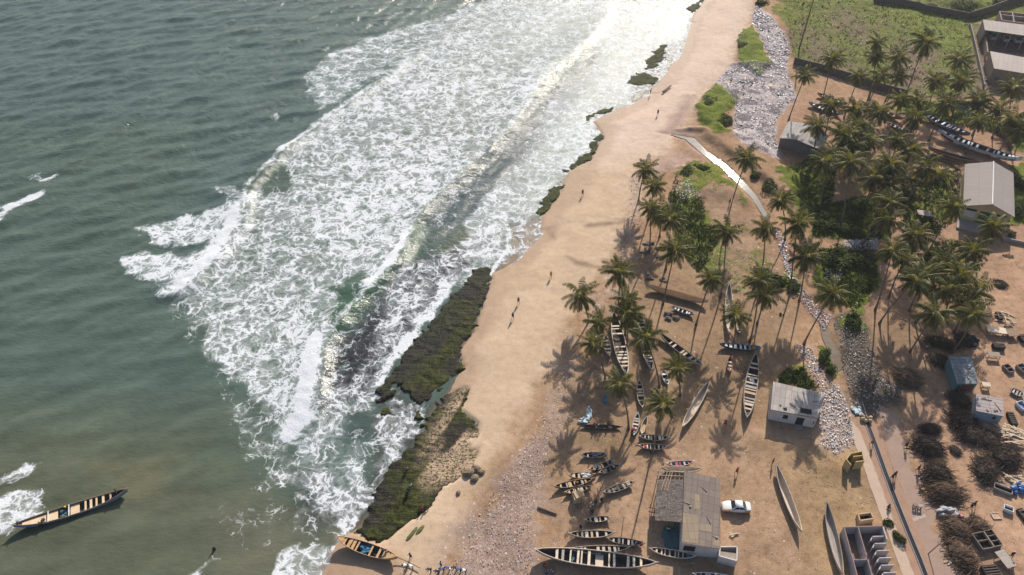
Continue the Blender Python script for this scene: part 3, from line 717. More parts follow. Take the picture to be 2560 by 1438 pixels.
n.link(n.bump(wb, n.math('ADD', 0.28, n.math('MULTIPLY', 0.4, far)), 0.34), n.p.inputs["Normal"])
fb = n.n.new("ShaderNodeBsdfDiffuse")
n.link(n.ramp(nzf, [(0.3, (0.50, 0.53, 0.57)), (0.65, (0.66, 0.68, 0.71))]), fb.inputs["Color"])
n.link(n.bump(n.math('ADD', n.math('MULTIPLY', pat, 0.6), n.math('MULTIPLY', nzf, 0.4)), 0.4, 0.3), fb.inputs["Normal"])
tr = n.n.new("ShaderNodeBsdfTransparent"); tr.inputs["Color"].default_value = (0.93, 0.92, 0.9, 1)
m1 = n.n.new("ShaderNodeMixShader"); n.link(n.attr("film"), m1.inputs[0]); n.link(n.p.outputs[0], m1.inputs[1]); n.link(tr.outputs[0], m1.inputs[2])
m2 = n.n.new("ShaderNodeMixShader"); n.link(fm, m2.inputs[0]); n.link(m1.outputs[0], m2.inputs[1]); n.link(fb.outputs[0], m2.inputs[2])
n.link(m2.outputs[0], n.n["Material Output"].inputs["Surface"])
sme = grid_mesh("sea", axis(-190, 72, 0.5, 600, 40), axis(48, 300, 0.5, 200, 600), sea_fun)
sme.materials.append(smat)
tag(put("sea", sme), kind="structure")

# ------------------------------------------------------------------ mossy rock shelves at the water's edge
RD = (G(1200, 950) - G(930, 1330)).normalized()
def reef_fun(P):
    x, y = P[:, 0], P[:, 1]
    NZ = fbm(x * 0.8, y * 0.8, 71, 4)
    best = np.full(len(P), -9.0); small = np.zeros(len(P)); lev = np.zeros(len(P))
    for k, pts in enumerate(REEFS):
        poly = GP(pts, SEA + 0.2)
        idx = np.where((P[:, 0] > poly[:, 0].min() - 4) & (P[:, 0] < poly[:, 0].max() + 4) & (P[:, 1] > poly[:, 1].min() - 4) & (P[:, 1] < poly[:, 1].max() + 4))[0]
        s = sdist(P[idx], poly) + (NZ[idx] - 0.5) * 2.6
        best[idx] = np.maximum(best[idx], s)
        if k >= 4: small[idx] = np.maximum(small[idx], (s > -1.5) * 1.0)
    al, ac = x * RD.x + y * RD.y, -x * RD.y + y * RD.x
    st = fbm(al * 0.10, ac * 0.75, 77, 4)                      # strata along the shore
    blk = fbm(al * 0.9, ac * 0.5, 78, 4)
    ter = np.floor(st * 7) / 7
    crack = sstep(0.05, 0.0, np.abs(fbm(al * 0.06, ac * 0.35, 90, 3) - 0.5)) + 0.8 * sstep(0.03, 0.0, np.abs(fbm(al * 0.5, ac * 0.12, 91, 3) - 0.52))
    h = 0.24 + 0.42 * (ter - 0.35) + 0.25 * (st - 0.5) + 0.40 * (blk - 0.5) + 0.25 * (NZ - 0.5) - 0.45 * crack - 0.14 * small
    Z = SEA + (-0.8) + (h + 0.8) * sstep(-0.25, 0.45, best)
    Z = np.where(best > 0.5, np.maximum(Z, SEA + 0.05 + 0.12 * NZ), Z)
    moss = np.clip(0.5 + 1.2 * (fbm(x * 0.25, y * 0.25, 95, 3) - 0.5) + 0.8 * (st - 0.5) + 0.4 * small, 0, 1)
    sandy = sstep(0.40, 0.52, fbm(al * 0.07, ac * 0.3, 96, 3)) * mask(P, NZ, [(1180, 960), (1230, 1060), (1200, 1200), (1060, 1220), (1050, 1150), (1100, 1040), (1150, 980)], 0, 2, 1)
    wr = np.maximum(mask(P, NZ, [(1235, 650), (1225, 700), (1175, 770), (1120, 850), (1060, 930), (1000, 985), (930, 1010), (940, 960), (1030, 850), (1120, 740), (1190, 660)], SEA, 2.0, 2.0),
                    mask(P, NZ, [(1040, 1060), (1050, 1085), (1020, 1150), (985, 1210), (960, 1290), (900, 1340), (870, 1335), (930, 1240), (980, 1160)], SEA, 1.5, 1.5) * 0.55)
    return Z, {"wetrock": wr, "moss": moss, "sandy": sandy, "keep": best > -0.8}
rmat = bpy.data.materials.new("mossy_rock"); n = NT(rmat); p = n.pos()
rot = math.atan2(RD.y, RD.x)
ps = n.stretch(p, 1.5, 0.55, 1, -rot); pl_ = n.stretch(p, 0.16, 1.5, 1, -rot)
a = n.noise(ps, 0.9, 6, 0.7); b = n.noise(p, 2.6, 5, 0.7)
f = n.math('ADD', n.math('ADD', n.math('MULTIPLY', a, 0.32), n.math('MULTIPLY', n.noise(pl_, 1.0, 5, 0.65), 0.38)), n.math('MULTIPLY', b, 0.30))
rock = n.ramp(f, [(0.3, (0.008, 0.008, 0.008)), (0.5, (0.026, 0.023, 0.018)), (0.68, (0.085, 0.070, 0.048))])
mossc = n.ramp(f, [(0.3, (0.007, 0.009, 0.004)), (0.5, (0.033, 0.039, 0.010)), (0.64, (0.092, 0.093, 0.026))])
mm = n.step(n.math('ADD', n.attr("moss"), n.math('MULTIPLY', n.math('SUBTRACT', n.noise(p, 0.7, 5, 0.65), 0.5), 1.2)), 0.32, 0.62)
c = n.mix(mm, rock, mossc)
c = n.mix(n.math('MULTIPLY', n.attr("sandy"), n.step(b, 0.60, 0.47)), c, c4((0.41, 0.30, 0.205)))
wrk = n.attr("wetrock")
c = n.mix(n.math('MULTIPLY', wrk, 0.55), c, n.ramp(f, [(0.35, (0.006, 0.007, 0.008)), (0.5, (0.016, 0.017, 0.015)), (0.66, (0.045, 0.043, 0.034))]))
n.link(c, n.p.inputs["Base Color"]); n.link(n.math('SUBTRACT', 0.8, n.math('MULTIPLY', wrk, 0.1)), n.p.inputs["Roughness"]); n.p.inputs["Specular IOR Level"].default_value = 0.12
n.link(n.bump(f, 1.0, 0.9), n.p.inputs["Normal"])
lo, hi = G(870, 1380), G(1790, -30)
rme = grid_mesh("rock_shelf", np.arange(-32, 75, 0.3), np.arange(54, 275, 0.3), reef_fun)
rme.materials.append(rmat)
tag(put("rock_shelf", rme), kind="structure")

def flat_sheet(name, pts, z, mat, kind="structure", sub=0.0):
    b = MB(); b.add([G(x, y, z) for x, y in pts], [tuple(range(len(pts)))])
    return tag(b.build(name, mat), kind=kind)
def shallow(name, c, rough):
    m = bpy.data.materials.new(name); n = NT(m); p = n.pos()
    n.link(n.ramp(n.noise(p, 0.8, 4), [(0.35, tuple(k * 0.75 for k in c)), (0.65, c)]), n.p.inputs["Base Color"])
    n.p.inputs["Roughness"].default_value = rough; n.p.inputs["IOR"].default_value = 1.333
    n.link(n.bump(n.noise(p, 1.6, 3, 0.6), 0.13, 0.07), n.p.inputs["Normal"])
    return m
flat_sheet("stream", STREAM, -0.16, shallow("stream_water", (0.17, 0.16, 0.15), 0.05))
flat_sheet("ditch_water", DITCH, -0.2, shallow("ditch_water", (0.16, 0.125, 0.095), 0.15))

# ------------------------------------------------------------------ path, dirt verge, drain, road
def strip(name, left, right, z, mat, wob=0.12):
    b = MB(); vs, fs = [], []
    def dense(L):
        out = []
        for (x0, y0), (x1, y1) in zip(L[:-1], L[1:]):
            for k in range(8): out.append((x0 + (x1 - x0) * k / 8, y0 + (y1 - y0) * k / 8))
        return out + [L[-1]]
    L, Rr = dense(left), dense(right)
    for i in range(len(L)):
        a, c = G(*L[i], z), G(*Rr[i], z)
        d = (c - a).normalized()
        a = a + d * random.uniform(-wob, wob); c = c + d * random.uniform(-wob, wob)
        vs += [a, a.lerp(c, 0.5), c]
    for i in range(len(L) - 1):
        for k in (0, 1): fs.append((3 * i + k, 3 * i + k + 1, 3 * i + 4 + k, 3 * i + 3 + k))
    b.add(vs, fs)
    return b.build(name, mat)
path_l = [(2119, 1040), (2135, 1106), (2158, 1163), (2180, 1227), (2202, 1288), (2222, 1341), (2262, 1455)]
path_r = [(2150, 1078), (2172, 1133), (2191, 1183), (2205, 1222), (2219, 1261), (2250, 1347), (2294, 1460)]
verge_r = [(2196, 1063), (2219, 1138), (2235, 1178), (2250, 1211), (2283, 1297), (2316, 1386), (2346, 1460)]
road_r = [(2240, 1030), (2261, 1088), (2305, 1183), (2322, 1230), (2339, 1280), (2369, 1369), (2398, 1460)]
road_l = [(2190, 1010), (2214, 1090)] + verge_r[1:]
verge_l = [(2120, 1036)] + path_r[1:]
tag(strip("road", [(2196, 1010), (2219, 1128), (2235, 1172), (2248, 1206), (2281, 1292), (2314, 1382), (2344, 1456)], road_r, 0.006, paint("worn_road", (0.275, 0.19, 0.15), 0.9, 0.16, 0.6)), kind="structure")
tag(strip("dirt_verge", [(2138, 1040)] + path_r[1:], [(2196, 1050)] + verge_r[1:], 0.012, paint("red_dirt", (0.29, 0.18, 0.125), 0.95, 0.22, 0.8)), kind="structure")
tag(strip("path", path_l, path_r, 0.045, paint("path_concrete", (0.40, 0.30, 0.235), 0.9, 0.14, 0.7), 0.08), kind="structure")
tag(strip("road_crossing", [(2280, 1296), (2290, 1292), (2300, 1289), (2312, 1285)], [(2284, 1304), (2294, 1300), (2304, 1297), (2316, 1292)], 0.022, paint("pale_concrete", (0.36, 0.28, 0.24), 0.9, 0.1)), kind="structure")
drain_px = [(2150, 1005), (2160, 1038), (2188, 1113), (2211, 1177), (2236, 1244), (2269, 1327), (2300, 1402), (2322, 1460)]
b = MB(); w = MB()
for (a, c) in zip(drain_px[:-1], drain_px[1:]):
    A, B_ = G(*a), G(*c); d = (B_ - A); nrm = Vector((-d.y, d.x, 0)).normalized(); ln = d.length; ang = math.atan2(d.y, d.x); mid = (A + B_) / 2
    for sgn, wd, hh in ((1, 0.14, 0.14), (-1, 0.14, 0.10)):
        b.box(mid + nrm * sgn * 0.36 + Vector((0, 0, hh / 2)), (ln, wd, hh), ang)
    w.box(mid + Vector((0, 0, 0.018)), (ln, 0.56, 0.02), ang)
dr = thing("roadside_drain", "long open concrete drain full of black water running between path and road", "drain", G(*drain_px[3]))
b.build("drain_edge", paint("drain_concrete", (0.22, 0.20, 0.20), 0.9), dr, world_in=True)
w.build("black_water", paint("black_water", (0.018, 0.018, 0.022), 0.25, 0.3, 1.2), dr, world_in=True)
# ------------------------------------------------------------------ coconut palms
def leafmat(name, stops, trans=0.35, rough=0.5, spec=0.35):
    m = bpy.data.materials.new(name); n = NT(m)
    t = n.attr("tint")
    p = n.pos()
    t2 = n.math('ADD', t, n.math('MULTIPLY', n.math('SUBTRACT', n.noise(p, 1.3, 3), 0.5), 0.35))
    c = n.ramp(t2, stops)
    n.link(c, n.p.inputs["Base Color"]); n.p.inputs["Roughness"].default_value = rough; n.p.inputs["Specular IOR Level"].default_value = spec
    tl = n.n.new("ShaderNodeBsdfTranslucent"); n.link(n.mix(1.0, c, c4((1.5, 1.4, 0.7)), 'MULTIPLY'), tl.inputs["Color"])
    ms = n.n.new("ShaderNodeMixShader"); ms.inputs[0].default_value = trans
    n.link(n.p.outputs[0], ms.inputs[1]); n.link(tl.outputs[0], ms.inputs[2])
    n.link(ms.outputs[0], n.n["Material Output"].inputs["Surface"])
    return m
palm_leaf = leafmat("palm_leaf", [(0.0, (0.024, 0.034, 0.010)), (0.45, (0.054, 0.068, 0.018)), (0.75, (0.125, 0.130, 0.038)), (0.92, (0.28, 0.225, 0.085)), (1.0, (0.24, 0.15, 0.085))], 0.42)
bush_leaf = leafmat("bush_leaf", [(0.0, (0.014, 0.022, 0.008)), (0.5, (0.036, 0.052, 0.014)), (1.0, (0.085, 0.105, 0.027))], 0.25, 0.85, 0.08)
bark = paint("palm_bark", (0.16, 0.12, 0.095), 0.95, 0.35, 1.5, grain=(1, 1, 3))
wood_bark = paint("dry_bark", (0.10, 0.075, 0.055), 0.95, 0.4, 3)

def tint_attr(me, vals):
    a = me.attributes.new("tint", 'FLOAT', 'FACE'); a.data.foreach_set("value", np.array(vals, np.float32))

def crown_mesh(seed, nf=24, wind=0.0):
    rnd = random.Random(seed); b = MB(); tint = []
    for k in range(nf):
        az = k * 2.39996 + rnd.uniform(-0.25, 0.25)
        lvl = k / nf                                     # 0: youngest, upright; 1: oldest, hanging
        el = R(86) * (1 - lvl) + R(-52) * lvl + rnd.uniform(-0.15, 0.15)
        ln = rnd.uniform(3.6, 4.9) * (0.78 + 0.22 * math.sin(math.pi * min(1, lvl + 0.25)))
        dirv = Vector((math.cos(az), math.sin(az), 0)); pos = Vector((0, 0, 0)) + dirv * 0.12; pts = [pos.copy()]
        a = el; seg = 9
        side_bend = rnd.uniform(-0.07, 0.07)
        for i in range(seg):
            dirv = Matrix.Rotation(side_bend, 3, 'Z') @ dirv
            d = dirv * math.cos(a) + Vector((0, 0, math.sin(a)))
            d += Vector((0.10, 0.16, 0.0)) * wind * (i / seg)
            pos = pos + d.normalized() * ln / seg; pts.append(pos.copy())
            a -= rnd.uniform(0.07, 0.17) + 0.06 * i / seg
            a = max(a, R(-86))
        base_t = rnd.uniform(0.22, 0.66) + (0.12 if lvl < 0.3 else 0) + (rnd.choice((0, 0, 0.22)) if lvl > 0.75 else 0)
        n0 = len(b.f)
        for i in range(seg):                             # midrib
            q = pts[i + 1] - pts[i]; s = q.cross(Vector((0, 0, 1)))
            s = s.normalized() * (0.06 * (1 - i / seg) + 0.015) if s.length > 1e-5 else Vector((0.03, 0, 0))
            b.add([pts[i] - s, pts[i] + s, pts[i + 1] + s * 0.8, pts[i + 1] - s * 0.8], [(0, 1, 2, 3)]); tint.append(0.9)
        nl = 19
        for j in range(nl):
            f = 0.13 + 0.86 * j / (nl - 1); x = f * seg; i = min(int(x), seg - 1)
            o = pts[i].lerp(pts[i + 1], x - i); q = (pts[i + 1] - pts[i]).normalized()
            s = q.cross(Vector((0, 0, 1)))
            s = s.normalized() if s.length > 1e-5 else Vector((1, 0, 0))
            ll = (0.95 * math.sin(math.pi * (0.12 + 0.80 * f)) ** 0.7 + 0.12) * rnd.uniform(0.8, 1.1)
            for sg in (-1, 1):
                droop = rnd.uniform(0.25, 0.75) + 0.35 * lvl
                d = (s * sg * 0.82 + q * 0.55 - Vector((0, 0, droop))).normalized()
                w = q * 0.085
                m_ = o + d * ll * 0.55; e = o + (d - Vector((0, 0, 0.25))) * ll
                b.add([o - w * 0.6, o + w * 0.6, m_ + w, m_ - w, e], [(0, 1, 2, 3), (3, 2, 4)])
                tt = base_t + rnd.uniform(-0.10, 0.10); tint += [tt, tt + 0.08]
    for k in range(7):                                    # coconuts and the woody heart
        a = k * 0.9; b.ball((0.22 * math.cos(a), 0.22 * math.sin(a), -0.28), 0.13, 6, 4); tint += [0.8] * (len(b.f) - len(tint))
    b.ball((0, 0, -0.05), (0.2, 0.2, 0.45), 7, 5); tint += [0.75] * (len(b.f) - len(tint))
    me = b.mesh("crown", palm_leaf); tint_attr(me, tint)
    return me
CROWNS = [crown_mesh(11 + k, 25 + (k * 3) % 8, (0.3, 0.8, 1.2, 0.6, 1.0, 0.2)[k]) for k in range(6)]

def dead_mesh(seed):
    rnd = random.Random(seed); b = MB()
    for k in range(rnd.randint(3, 6)):
        a = rnd.uniform(0, 6.28); d = Vector((math.cos(a), math.sin(a), 0)); pos = d * 0.15 - Vector((0, 0, 0.2)); ang = R(-25)
        for i in range(7):
            nx = pos + (d * math.cos(ang) + Vector((0, 0, math.sin(ang)))) * rnd.uniform(0.32, 0.42); s = Vector((-d.y, d.x, 0)) * (0.05 + 0.22 * math.sin(math.pi * (i + 0.5) / 7))
            b.add([pos, pos + s - Vector((0, 0, .25)), nx + s * .8 - Vector((0, 0, .3)), nx], [(0, 1, 2, 3)]); b.add([pos, pos - s - Vector((0, 0, .25)), nx - s * .8 - Vector((0, 0, .3)), nx], [(3, 2, 1, 0)])
            pos = nx; ang = max(ang - rnd.uniform(.2, .35), R(-88))
    return b.mesh("dead_fronds", paint("dead_frond", (0.17, 0.115, 0.07), 0.95, 0.4, 3))
DEAD = [dead_mesh(60 + k) for k in range(4)]
def palm(cx, cy, bx, by, label, h=None, sc=1.0):
    rnd = random.Random(int(cx * 31 + cy * 17))
    if bx is None:                                        # foot hidden in the photo: an upright trunk
        h = h or rnd.uniform(8.5, 11.0)
        c = G(cx, cy, h); B_ = Vector((c.x + rnd.uniform(-1.2, 0.4), c.y + rnd.uniform(-1.0, 0.6), 0))
    else:
        B_ = G(bx, by)
        hs = np.linspace(5.0, 15.0, 101) if h is None else [h]
        h = min(hs, key=lambda q: (G(cx, cy, q).xy - B_.xy).length + 0.02 * abs(q - 10))
        c = G(cx, cy, h)
    root = thing("coconut_palm", label, "palm tree", B_, 0, "coconut palms")
    L = c - B_
    side = Vector((-L.y, L.x, 0)); side = side.normalized() * rnd.uniform(-0.5, 0.5) if side.length > 0.1 else Vector((rnd.uniform(-.4, .4), rnd.uniform(-.4, .4), 0))
    b = MB(); pts, rad = [], []
    for i in range(11):
        t = i / 10
        q = Vector((L.x * t ** 1.35, L.y * t ** 1.35, L.z * t)) + side * math.sin(math.pi * t) 
        pts.append(q); rad.append((0.165 - 0.065 * t + 0.16 * max(0, 0.12 - t) / 0.12) * (0.9 + 0.2 * sc * 0.5))
    pts[0] = Vector((0, 0, -0.2))
    b.tube(pts, rad, 7)
    b.build("trunk", bark, root, True)
    cr = put("crown", rnd.choice(CROWNS), root, L, rnd.uniform(0, 6.28))
    s = sc * rnd.uniform(0.80, 1.12); cr.scale = (s, s, s * rnd.uniform(0.9, 1.15))
    if rnd.random() < 0.7:
        dd = put("dead_fronds", rnd.choice(DEAD), root, L, rnd.uniform(0, 6.28)); dd.scale = (s, s, s)
    cr.rotation_euler = (rnd.uniform(-0.12, 0.12), rnd.uniform(-0.12, 0.12), rnd.uniform(0, 6.28))
    return root

N_ = None
PALMS = [
 (1614, 425, N_, N_, "small topmost palm of the row beside the pale upper beach"), (1637, 464, N_, N_, "second palm down the row edging the pale beach"),
 (1625, 519, 1623, 628, "palm with thin upright trunk at the rubbish drift's edge"), (1650, 535, 1649, 592, "short palm with dark bent trunk at the beach edge row"),
 (1678, 550, 1664, 674, "palm on the lower left edge of the green mound"), (1687, 628, 1657, 761, "tall palm whose trunk crosses the long brown dugout"),
 (1548, 682, 1545, 770, "palm beside the dry gully mark on the beach edge"), (1566, 745, 1563, 838, "dense palm over the far ends of the two big canoes"),
 (1452, 741, 1472, 803, "palm standing furthest out on the shell-strewn beach"), (1571, 790, 1566, 872, "palm growing between the two big moored beach canoes"),
 (1497, 808, 1500, 880, "palm left of the big pale canoe, upper of two"), (1482, 858, 1513, 954, "palm leaning toward the sea left of the big pale canoe"),
 (1614, 844, 1648, 969, "curved palm whose crown covers the dark big canoe"), (1692, 922, 1700, 990, "broad palm beside the small white canoe in the grove"),
 (1548, 961, 1571, 1073, "palm leaning left near the blue net heap"), (1656, 1011, 1630, 1133, "tall palm with trunk foot at the pair of small canoes"),
 (1778, 697, 1740, 812, "palm with slanting trunk right of the brown dugout"), (1816, 580, 1801, 743, "tall palm on the bare patch of the green mound"),
 (1867, 397, 1813, 580, "very tall thin palm leaning over the stream"), (1912, 738, 1893, 808, "bushy palm above the lone dark bow canoe"),
 (1898, 700, 1874, 856, "taller palm partly hidden behind the bushy grove palm"), (1840, 789, 1834, 862, "palm half covering the pale upright dugout"),
 (1913, 572, 1902, 694, "drooping palm at the inland edge of the green mound"), (1952, 502, 1962, 600, "palm with long arching fronds beside the stream end"),
 (1994, 561, 1975, 733, "palm right of the drooping mound-edge palm"), (2016, 642, 1998, 752, "palm over the reddish gully of the ditch"),
 (2080, 736, 2010, 860, "strongly slanting palm over the littered ditch"), (2127, 405, 2102, 564, "dark palm above the shaded undergrowth, nearer the shed"),
 (2063, 408, 2049, 519, "palm with bleached fronds above the green clearing"), (2222, 463, 2191, 536, "palm in the middle of the grove with yellowing fronds"),
 (2226, 415, 2200, 515, "upright palm rising just behind the yellowing palm"), (2219, 552, 2155, 611, "heavy dark palm leaning over the dark pit"),
 (2288, 591, 2270, 668, "palm below the pink market table"), (2230, 630, 2188, 775, "tall leaning palm above the shaded sand floor"),
 (2341, 441, 2311, 502, "palm left of the big gable shed roof"), (2383, 519, 2316, 639, "leaning palm covering the gable shed's front corner"),
 (2483, 569, 2440, 672, "palm in front of the gable shed's green doors"), (2433, 628, 2383, 706, "palm below the gable shed beside the log heap"),
 (2358, 661, 2340, 745, "bushy palm under the sandy open yard edge"), (2288, 703, 2198, 810, "palm with long trunk slanting over the swept sand"),
 (2372, 725, 2288, 807, "slanting palm behind the two lowest grove palms"), (2444, 728, 2420, 800, "palm over the driftwood edge of the yard"),
 (2338, 785, 2275, 880, "lowest left palm of the dense grove"), (2433, 788, 2380, 882, "lowest right palm of the dense grove, by the market tables"),
 (2080, 150, 2052, 262, "tall palm rising over the left end of the boundary wall"), (2013, 189, 1971, 302, "solitary palm with slim trunk behind the small grey house"),
 (2194, 106, 2165, 262, "highest palm of the thick clump on the boundary wall"), (2190, 142, 2172, 250, "palm in the heart of the wall clump"),
 (2247, 145, 2213, 255, "palm on the right of the wall clump, upper"), (2313, 108, 2266, 234, "lone tall palm with bare trunk in the open field"),
 (2147, 192, 2110, 295, "palm on the left of the wall clump"), (2202, 189, 2158, 292, "palm in the front of the wall clump over the wall"),
 (2250, 192, 2213, 267, "palm on the right of the wall clump, lower"), (2077, 264, 2062, 338, "palm beside the white canoe near the grey house"),
 (2138, 278, 2108, 350, "small palm in front of the reddish upturned canoe"), (2197, 281, 2170, 362, "palm beside the middle of the reddish hull"),
 (2044, 314, 2030, 395, "palm whose fronds hang over the small grey house"), (2400, 150, 2375, 236, "bare grey palm beside the compound wall"),
 (2419, 189, 2385, 222, "leaning palm beside the lower compound wall"), (2339, 206, 2318, 275, "slim upright palm below the brush heap"),
 (2294, 253, 2268, 330, "palm left of the blue and white canoe's stern"), (2364, 259, 2322, 353, "palm whose trunk crosses the upper blue canoe"),
 (2453, 264, 2430, 340, "palm with pale fronds right of the upper blue canoe"), (2447, 303, 2414, 384, "dark palm over the middle of the lower big blue canoe"),
 (2497, 273, 2480, 345, "palm beside the broken dark wall"), (2531, 223, 2518, 290, "palm in front of the lower warehouse"),
 (2288, 295, 2262, 372, "palm over the small white and red canoe"), (2102, 326, 2085, 402, "palm right of the small grey house"),
 (2141, 320, 2118, 400, "palm behind the one right of the small grey house"), (2174, 353, 2150, 430, "palm with dark hanging skirt in the grove's centre"),
 (2244, 348, 2215, 425, "palm above the bare sandy track in the grove"), (2277, 376, 2258, 438, "arching palm above the long dark dugouts"),
 (2550, 328, 2530, 402, "palm at the far right end of the big blue canoe"), (2083, 381, 2062, 455, "palm at the shadow below the grey house"),
 (2130, 362, 2110, 445, "palm crowded between the grove's left palms"), (2402, 205, 2380, 290, "palm between the compound wall and canoe"),
 (2250, 250, 2225, 335, "palm above the sandy gap by the reddish hull"), (2420, 760, 2385, 830, "palm tucked behind the lowest right grove palm"),
 (2119, 344, N_, N_, "palm between the grey house and the grove's sandy gap"), (2166, 323, N_, N_, "palm right behind the small palm at the grove's top left"), (2224, 507, N_, N_, "palm between the yellowing palm and the dark pit palm"),
 (2532, 302, N_, N_, "palm above the bow of the lower big blue canoe"), (2447, 246, N_, N_, "palm standing just behind the pale fronded palm"), (2312, 418, N_, N_, "palm behind the one left of the gable shed roof"), (2186, 446, N_, N_, "palm left of the yellowing palm in the grove's middle"),
 (2262, 650, N_, N_, "palm in the thicket right of the tall leaning palm"), (2318, 690, N_, N_, "palm in the thicket under the bushy palm"), (2400, 690, N_, N_, "palm between the log heap palm and the thicket"),
]
for cx, cy, bx, by, lab in PALMS:
    palm(cx, cy, bx, by, lab, sc=0.88 if cx < 1850 else 0.98 if cy < 620 else 0.92)

# ------------------------------------------------------------------ bushes, ground cover
def leaf_blob(seed, nl, rx, ry, rz, size, lumps=7):
    rnd = random.Random(seed); b = MB(); tint = []
    cs = [(Vector((rnd.uniform(-.6, .6) * rx, rnd.uniform(-.6, .6) * ry, rnd.uniform(0.25, .75) * rz)), rnd.uniform(0.35, 0.6)) for _ in range(lumps)]
    for k in range(nl):
        c, r = rnd.choice(cs)
        d = Vector((rnd.gauss(0, 1), rnd.gauss(0, 1), rnd.gauss(0, 1))).normalized() * rnd.uniform(0.6, 1.0) ** 0.5 * r
        o = c + Vector((d.x * rx, d.y * ry, abs(d.z) * rz if c.z < 0.4 * rz else d.z * rz))
        o.z = max(o.z, 0.03)
        nrm = (d + Vector((rnd.uniform(-.5, .5), rnd.uniform(-.5, .5), rnd.uniform(0, .8)))).normalized()
        a = nrm.orthogonal().normalized(); a = Matrix.Rotation(rnd.uniform(0, 6.28), 3, nrm) @ a; e = nrm.cross(a)
        s = size * rnd.uniform(0.6, 1.3)
        b.add([o - a * s, o - e * s * 0.5, o + a * s, o + e * s * 0.5], [(0, 1, 2, 3)]); tint.append(rnd.uniform(0.1, 0.9))
    me = b.mesh("foliage", bush_leaf); tint_attr(me, tint)
    return me
BLOBS = [leaf_blob(31 + k, 900, 1, 1, 1, 0.13, 6 + k) for k in range(4)]
def bush(px, py, rx, ry, rz, label, k=0, trunk=False, name="shrub", cat="bush"):
    B_ = G(px, py); o = thing(name, label, cat, B_, k * 1.3, "bushes and small trees")
    z0 = rz * 0.7 if trunk else -0.1
    f = put("foliage", BLOBS[k % 4], o, (0, 0, z0)); f.scale = (rx, ry, rz)
    b = MB()
    for j in range(1 if trunk else 4):
        a = j * 1.7 + k
        b.tube([(0, 0, -0.1), (0.15 * math.cos(a) * rx, 0.15 * math.sin(a) * ry, z0 * 0.5 + rz * 0.25), (0.4 * math.cos(a) * rx, 0.4 * math.sin(a) * ry, z0 + rz * 0.5)], [0.16 if trunk else 0.05, 0.1 if trunk else 0.04, 0.03], 5)
    b.build("trunk" if trunk else "stems", wood_bark, o)
    return o
bush(2150, 530, 3.2, 2.6, 2.2, "round dark broadleaf tree among the palms above the green clearing", 0, True, "broadleaf_tree", "tree")
bush(2056, 560, 3.2, 2.6, 1.8, "shaded dark shrub left of the round broadleaf tree", 1)
bush(2125, 580, 4.6, 2.0, 1.3, "bright low creeper mound above the dark pit", 2)
bush(2190, 578, 2.4, 1.6, 1.2, "small creeper shrub right of the bright creeper mound", 3)
bush(2090, 650, 4.2, 3.0, 1.8, "large leafy bush below the dark pit", 1)
bush(2140, 655, 3.0, 2.4, 1.6, "darker bush right of the large leafy bush", 2)
bush(2272, 492, 2.6, 2.2, 1.6, "grey green bush beside the sandy grove track", 0)
bush(2318, 560, 2.2, 1.6, 1.2, "low bush wrapped around the pink market table", 3)
bush(2340, 640, 2.8, 2.0, 1.5, "bush between leaning palms below the shed", 2)
bush(1955, 706, 2.8, 2.0, 1.5, "bush at the corner of the green mound by the gully", 0)
bush(1985, 720, 2.0, 1.6, 1.2, "smaller bush right of the gully corner bush", 3)
bush(2128, 806, 2.4, 1.8, 1.6, "dark bush in the littered black ditch", 1)
bush(2062, 893, 1.3, 3.0, 1.5, "narrow bright bush beside the muddy ditch water", 2)
bush(2080, 925, 1.3, 1.5, 1.4, "round bush at the lower end of the muddy ditch water", 0)
bush(1965, 948, 2.4, 1.3, 1.0, "low bush behind the left side of the white walled hut", 3)
bush(2005, 958, 2.4, 1.2, 1.2, "low bush behind the middle of the white walled hut", 1)
bush(1922, 470, 2.6, 2.2, 1.4, "dark shrub on the stream's shaded bank", 1)
bush(1895, 440, 2.0, 1.6, 1.2, "smaller shrub upstream on the shaded bank", 0)
bush(2548, 520, 2.2, 5.0, 1.8, "tall greenery along the right side of the gable shed", 2)
bush(2548, 455, 2.0, 4.0, 1.6, "greenery behind the right eave of the gable shed", 0)
bush(2248, 1348, 0.8, 1.4, 0.8, "small bright tuft of weeds between path and red verge", 3)
bush(2400, 12, 6.0, 4.0, 2.0, "dark overgrown mound in the far field behind the wall", 1)
bush(2330, 20, 3.0, 2.0, 1.2, "low bush just behind the far boundary wall", 2)
bush(2500, 8, 4.0, 3.0, 1.4, "bush behind the right arm of the far boundary wall", 3)
bush(1910, 8, 3.0, 2.0, 1.2, "dark shrub at the head of the rubbish tip", 0)
bush(1760, 425, 3.2, 1.8, 1.1, "dark shrub crowning the green mound above the stream", 2)
bush(1720, 432, 2.6, 2.0, 1.0, "brownish shrub on the seaward crest of the green mound", 3)
bush(1860, 118, 2.2, 3.4, 1.3, "bright green clump beside the upper rubbish tip", 2)
bush(1785, 255, 3.6, 3.4, 1.2, "large green clump on the beach side of the rubbish", 0)
bush(1808, 302, 2.6, 2.6, 1.1, "lower green clump beside the rubbish, nearest the stream", 1)
bush(2218, 1278 + 30, 0.7, 1.0, 0.6, "weeds beside the small concrete tank", 1)
bush(2265, 1, 3.0, 2.0, 1.2, "bush at the top edge beyond the boundary wall", 3)

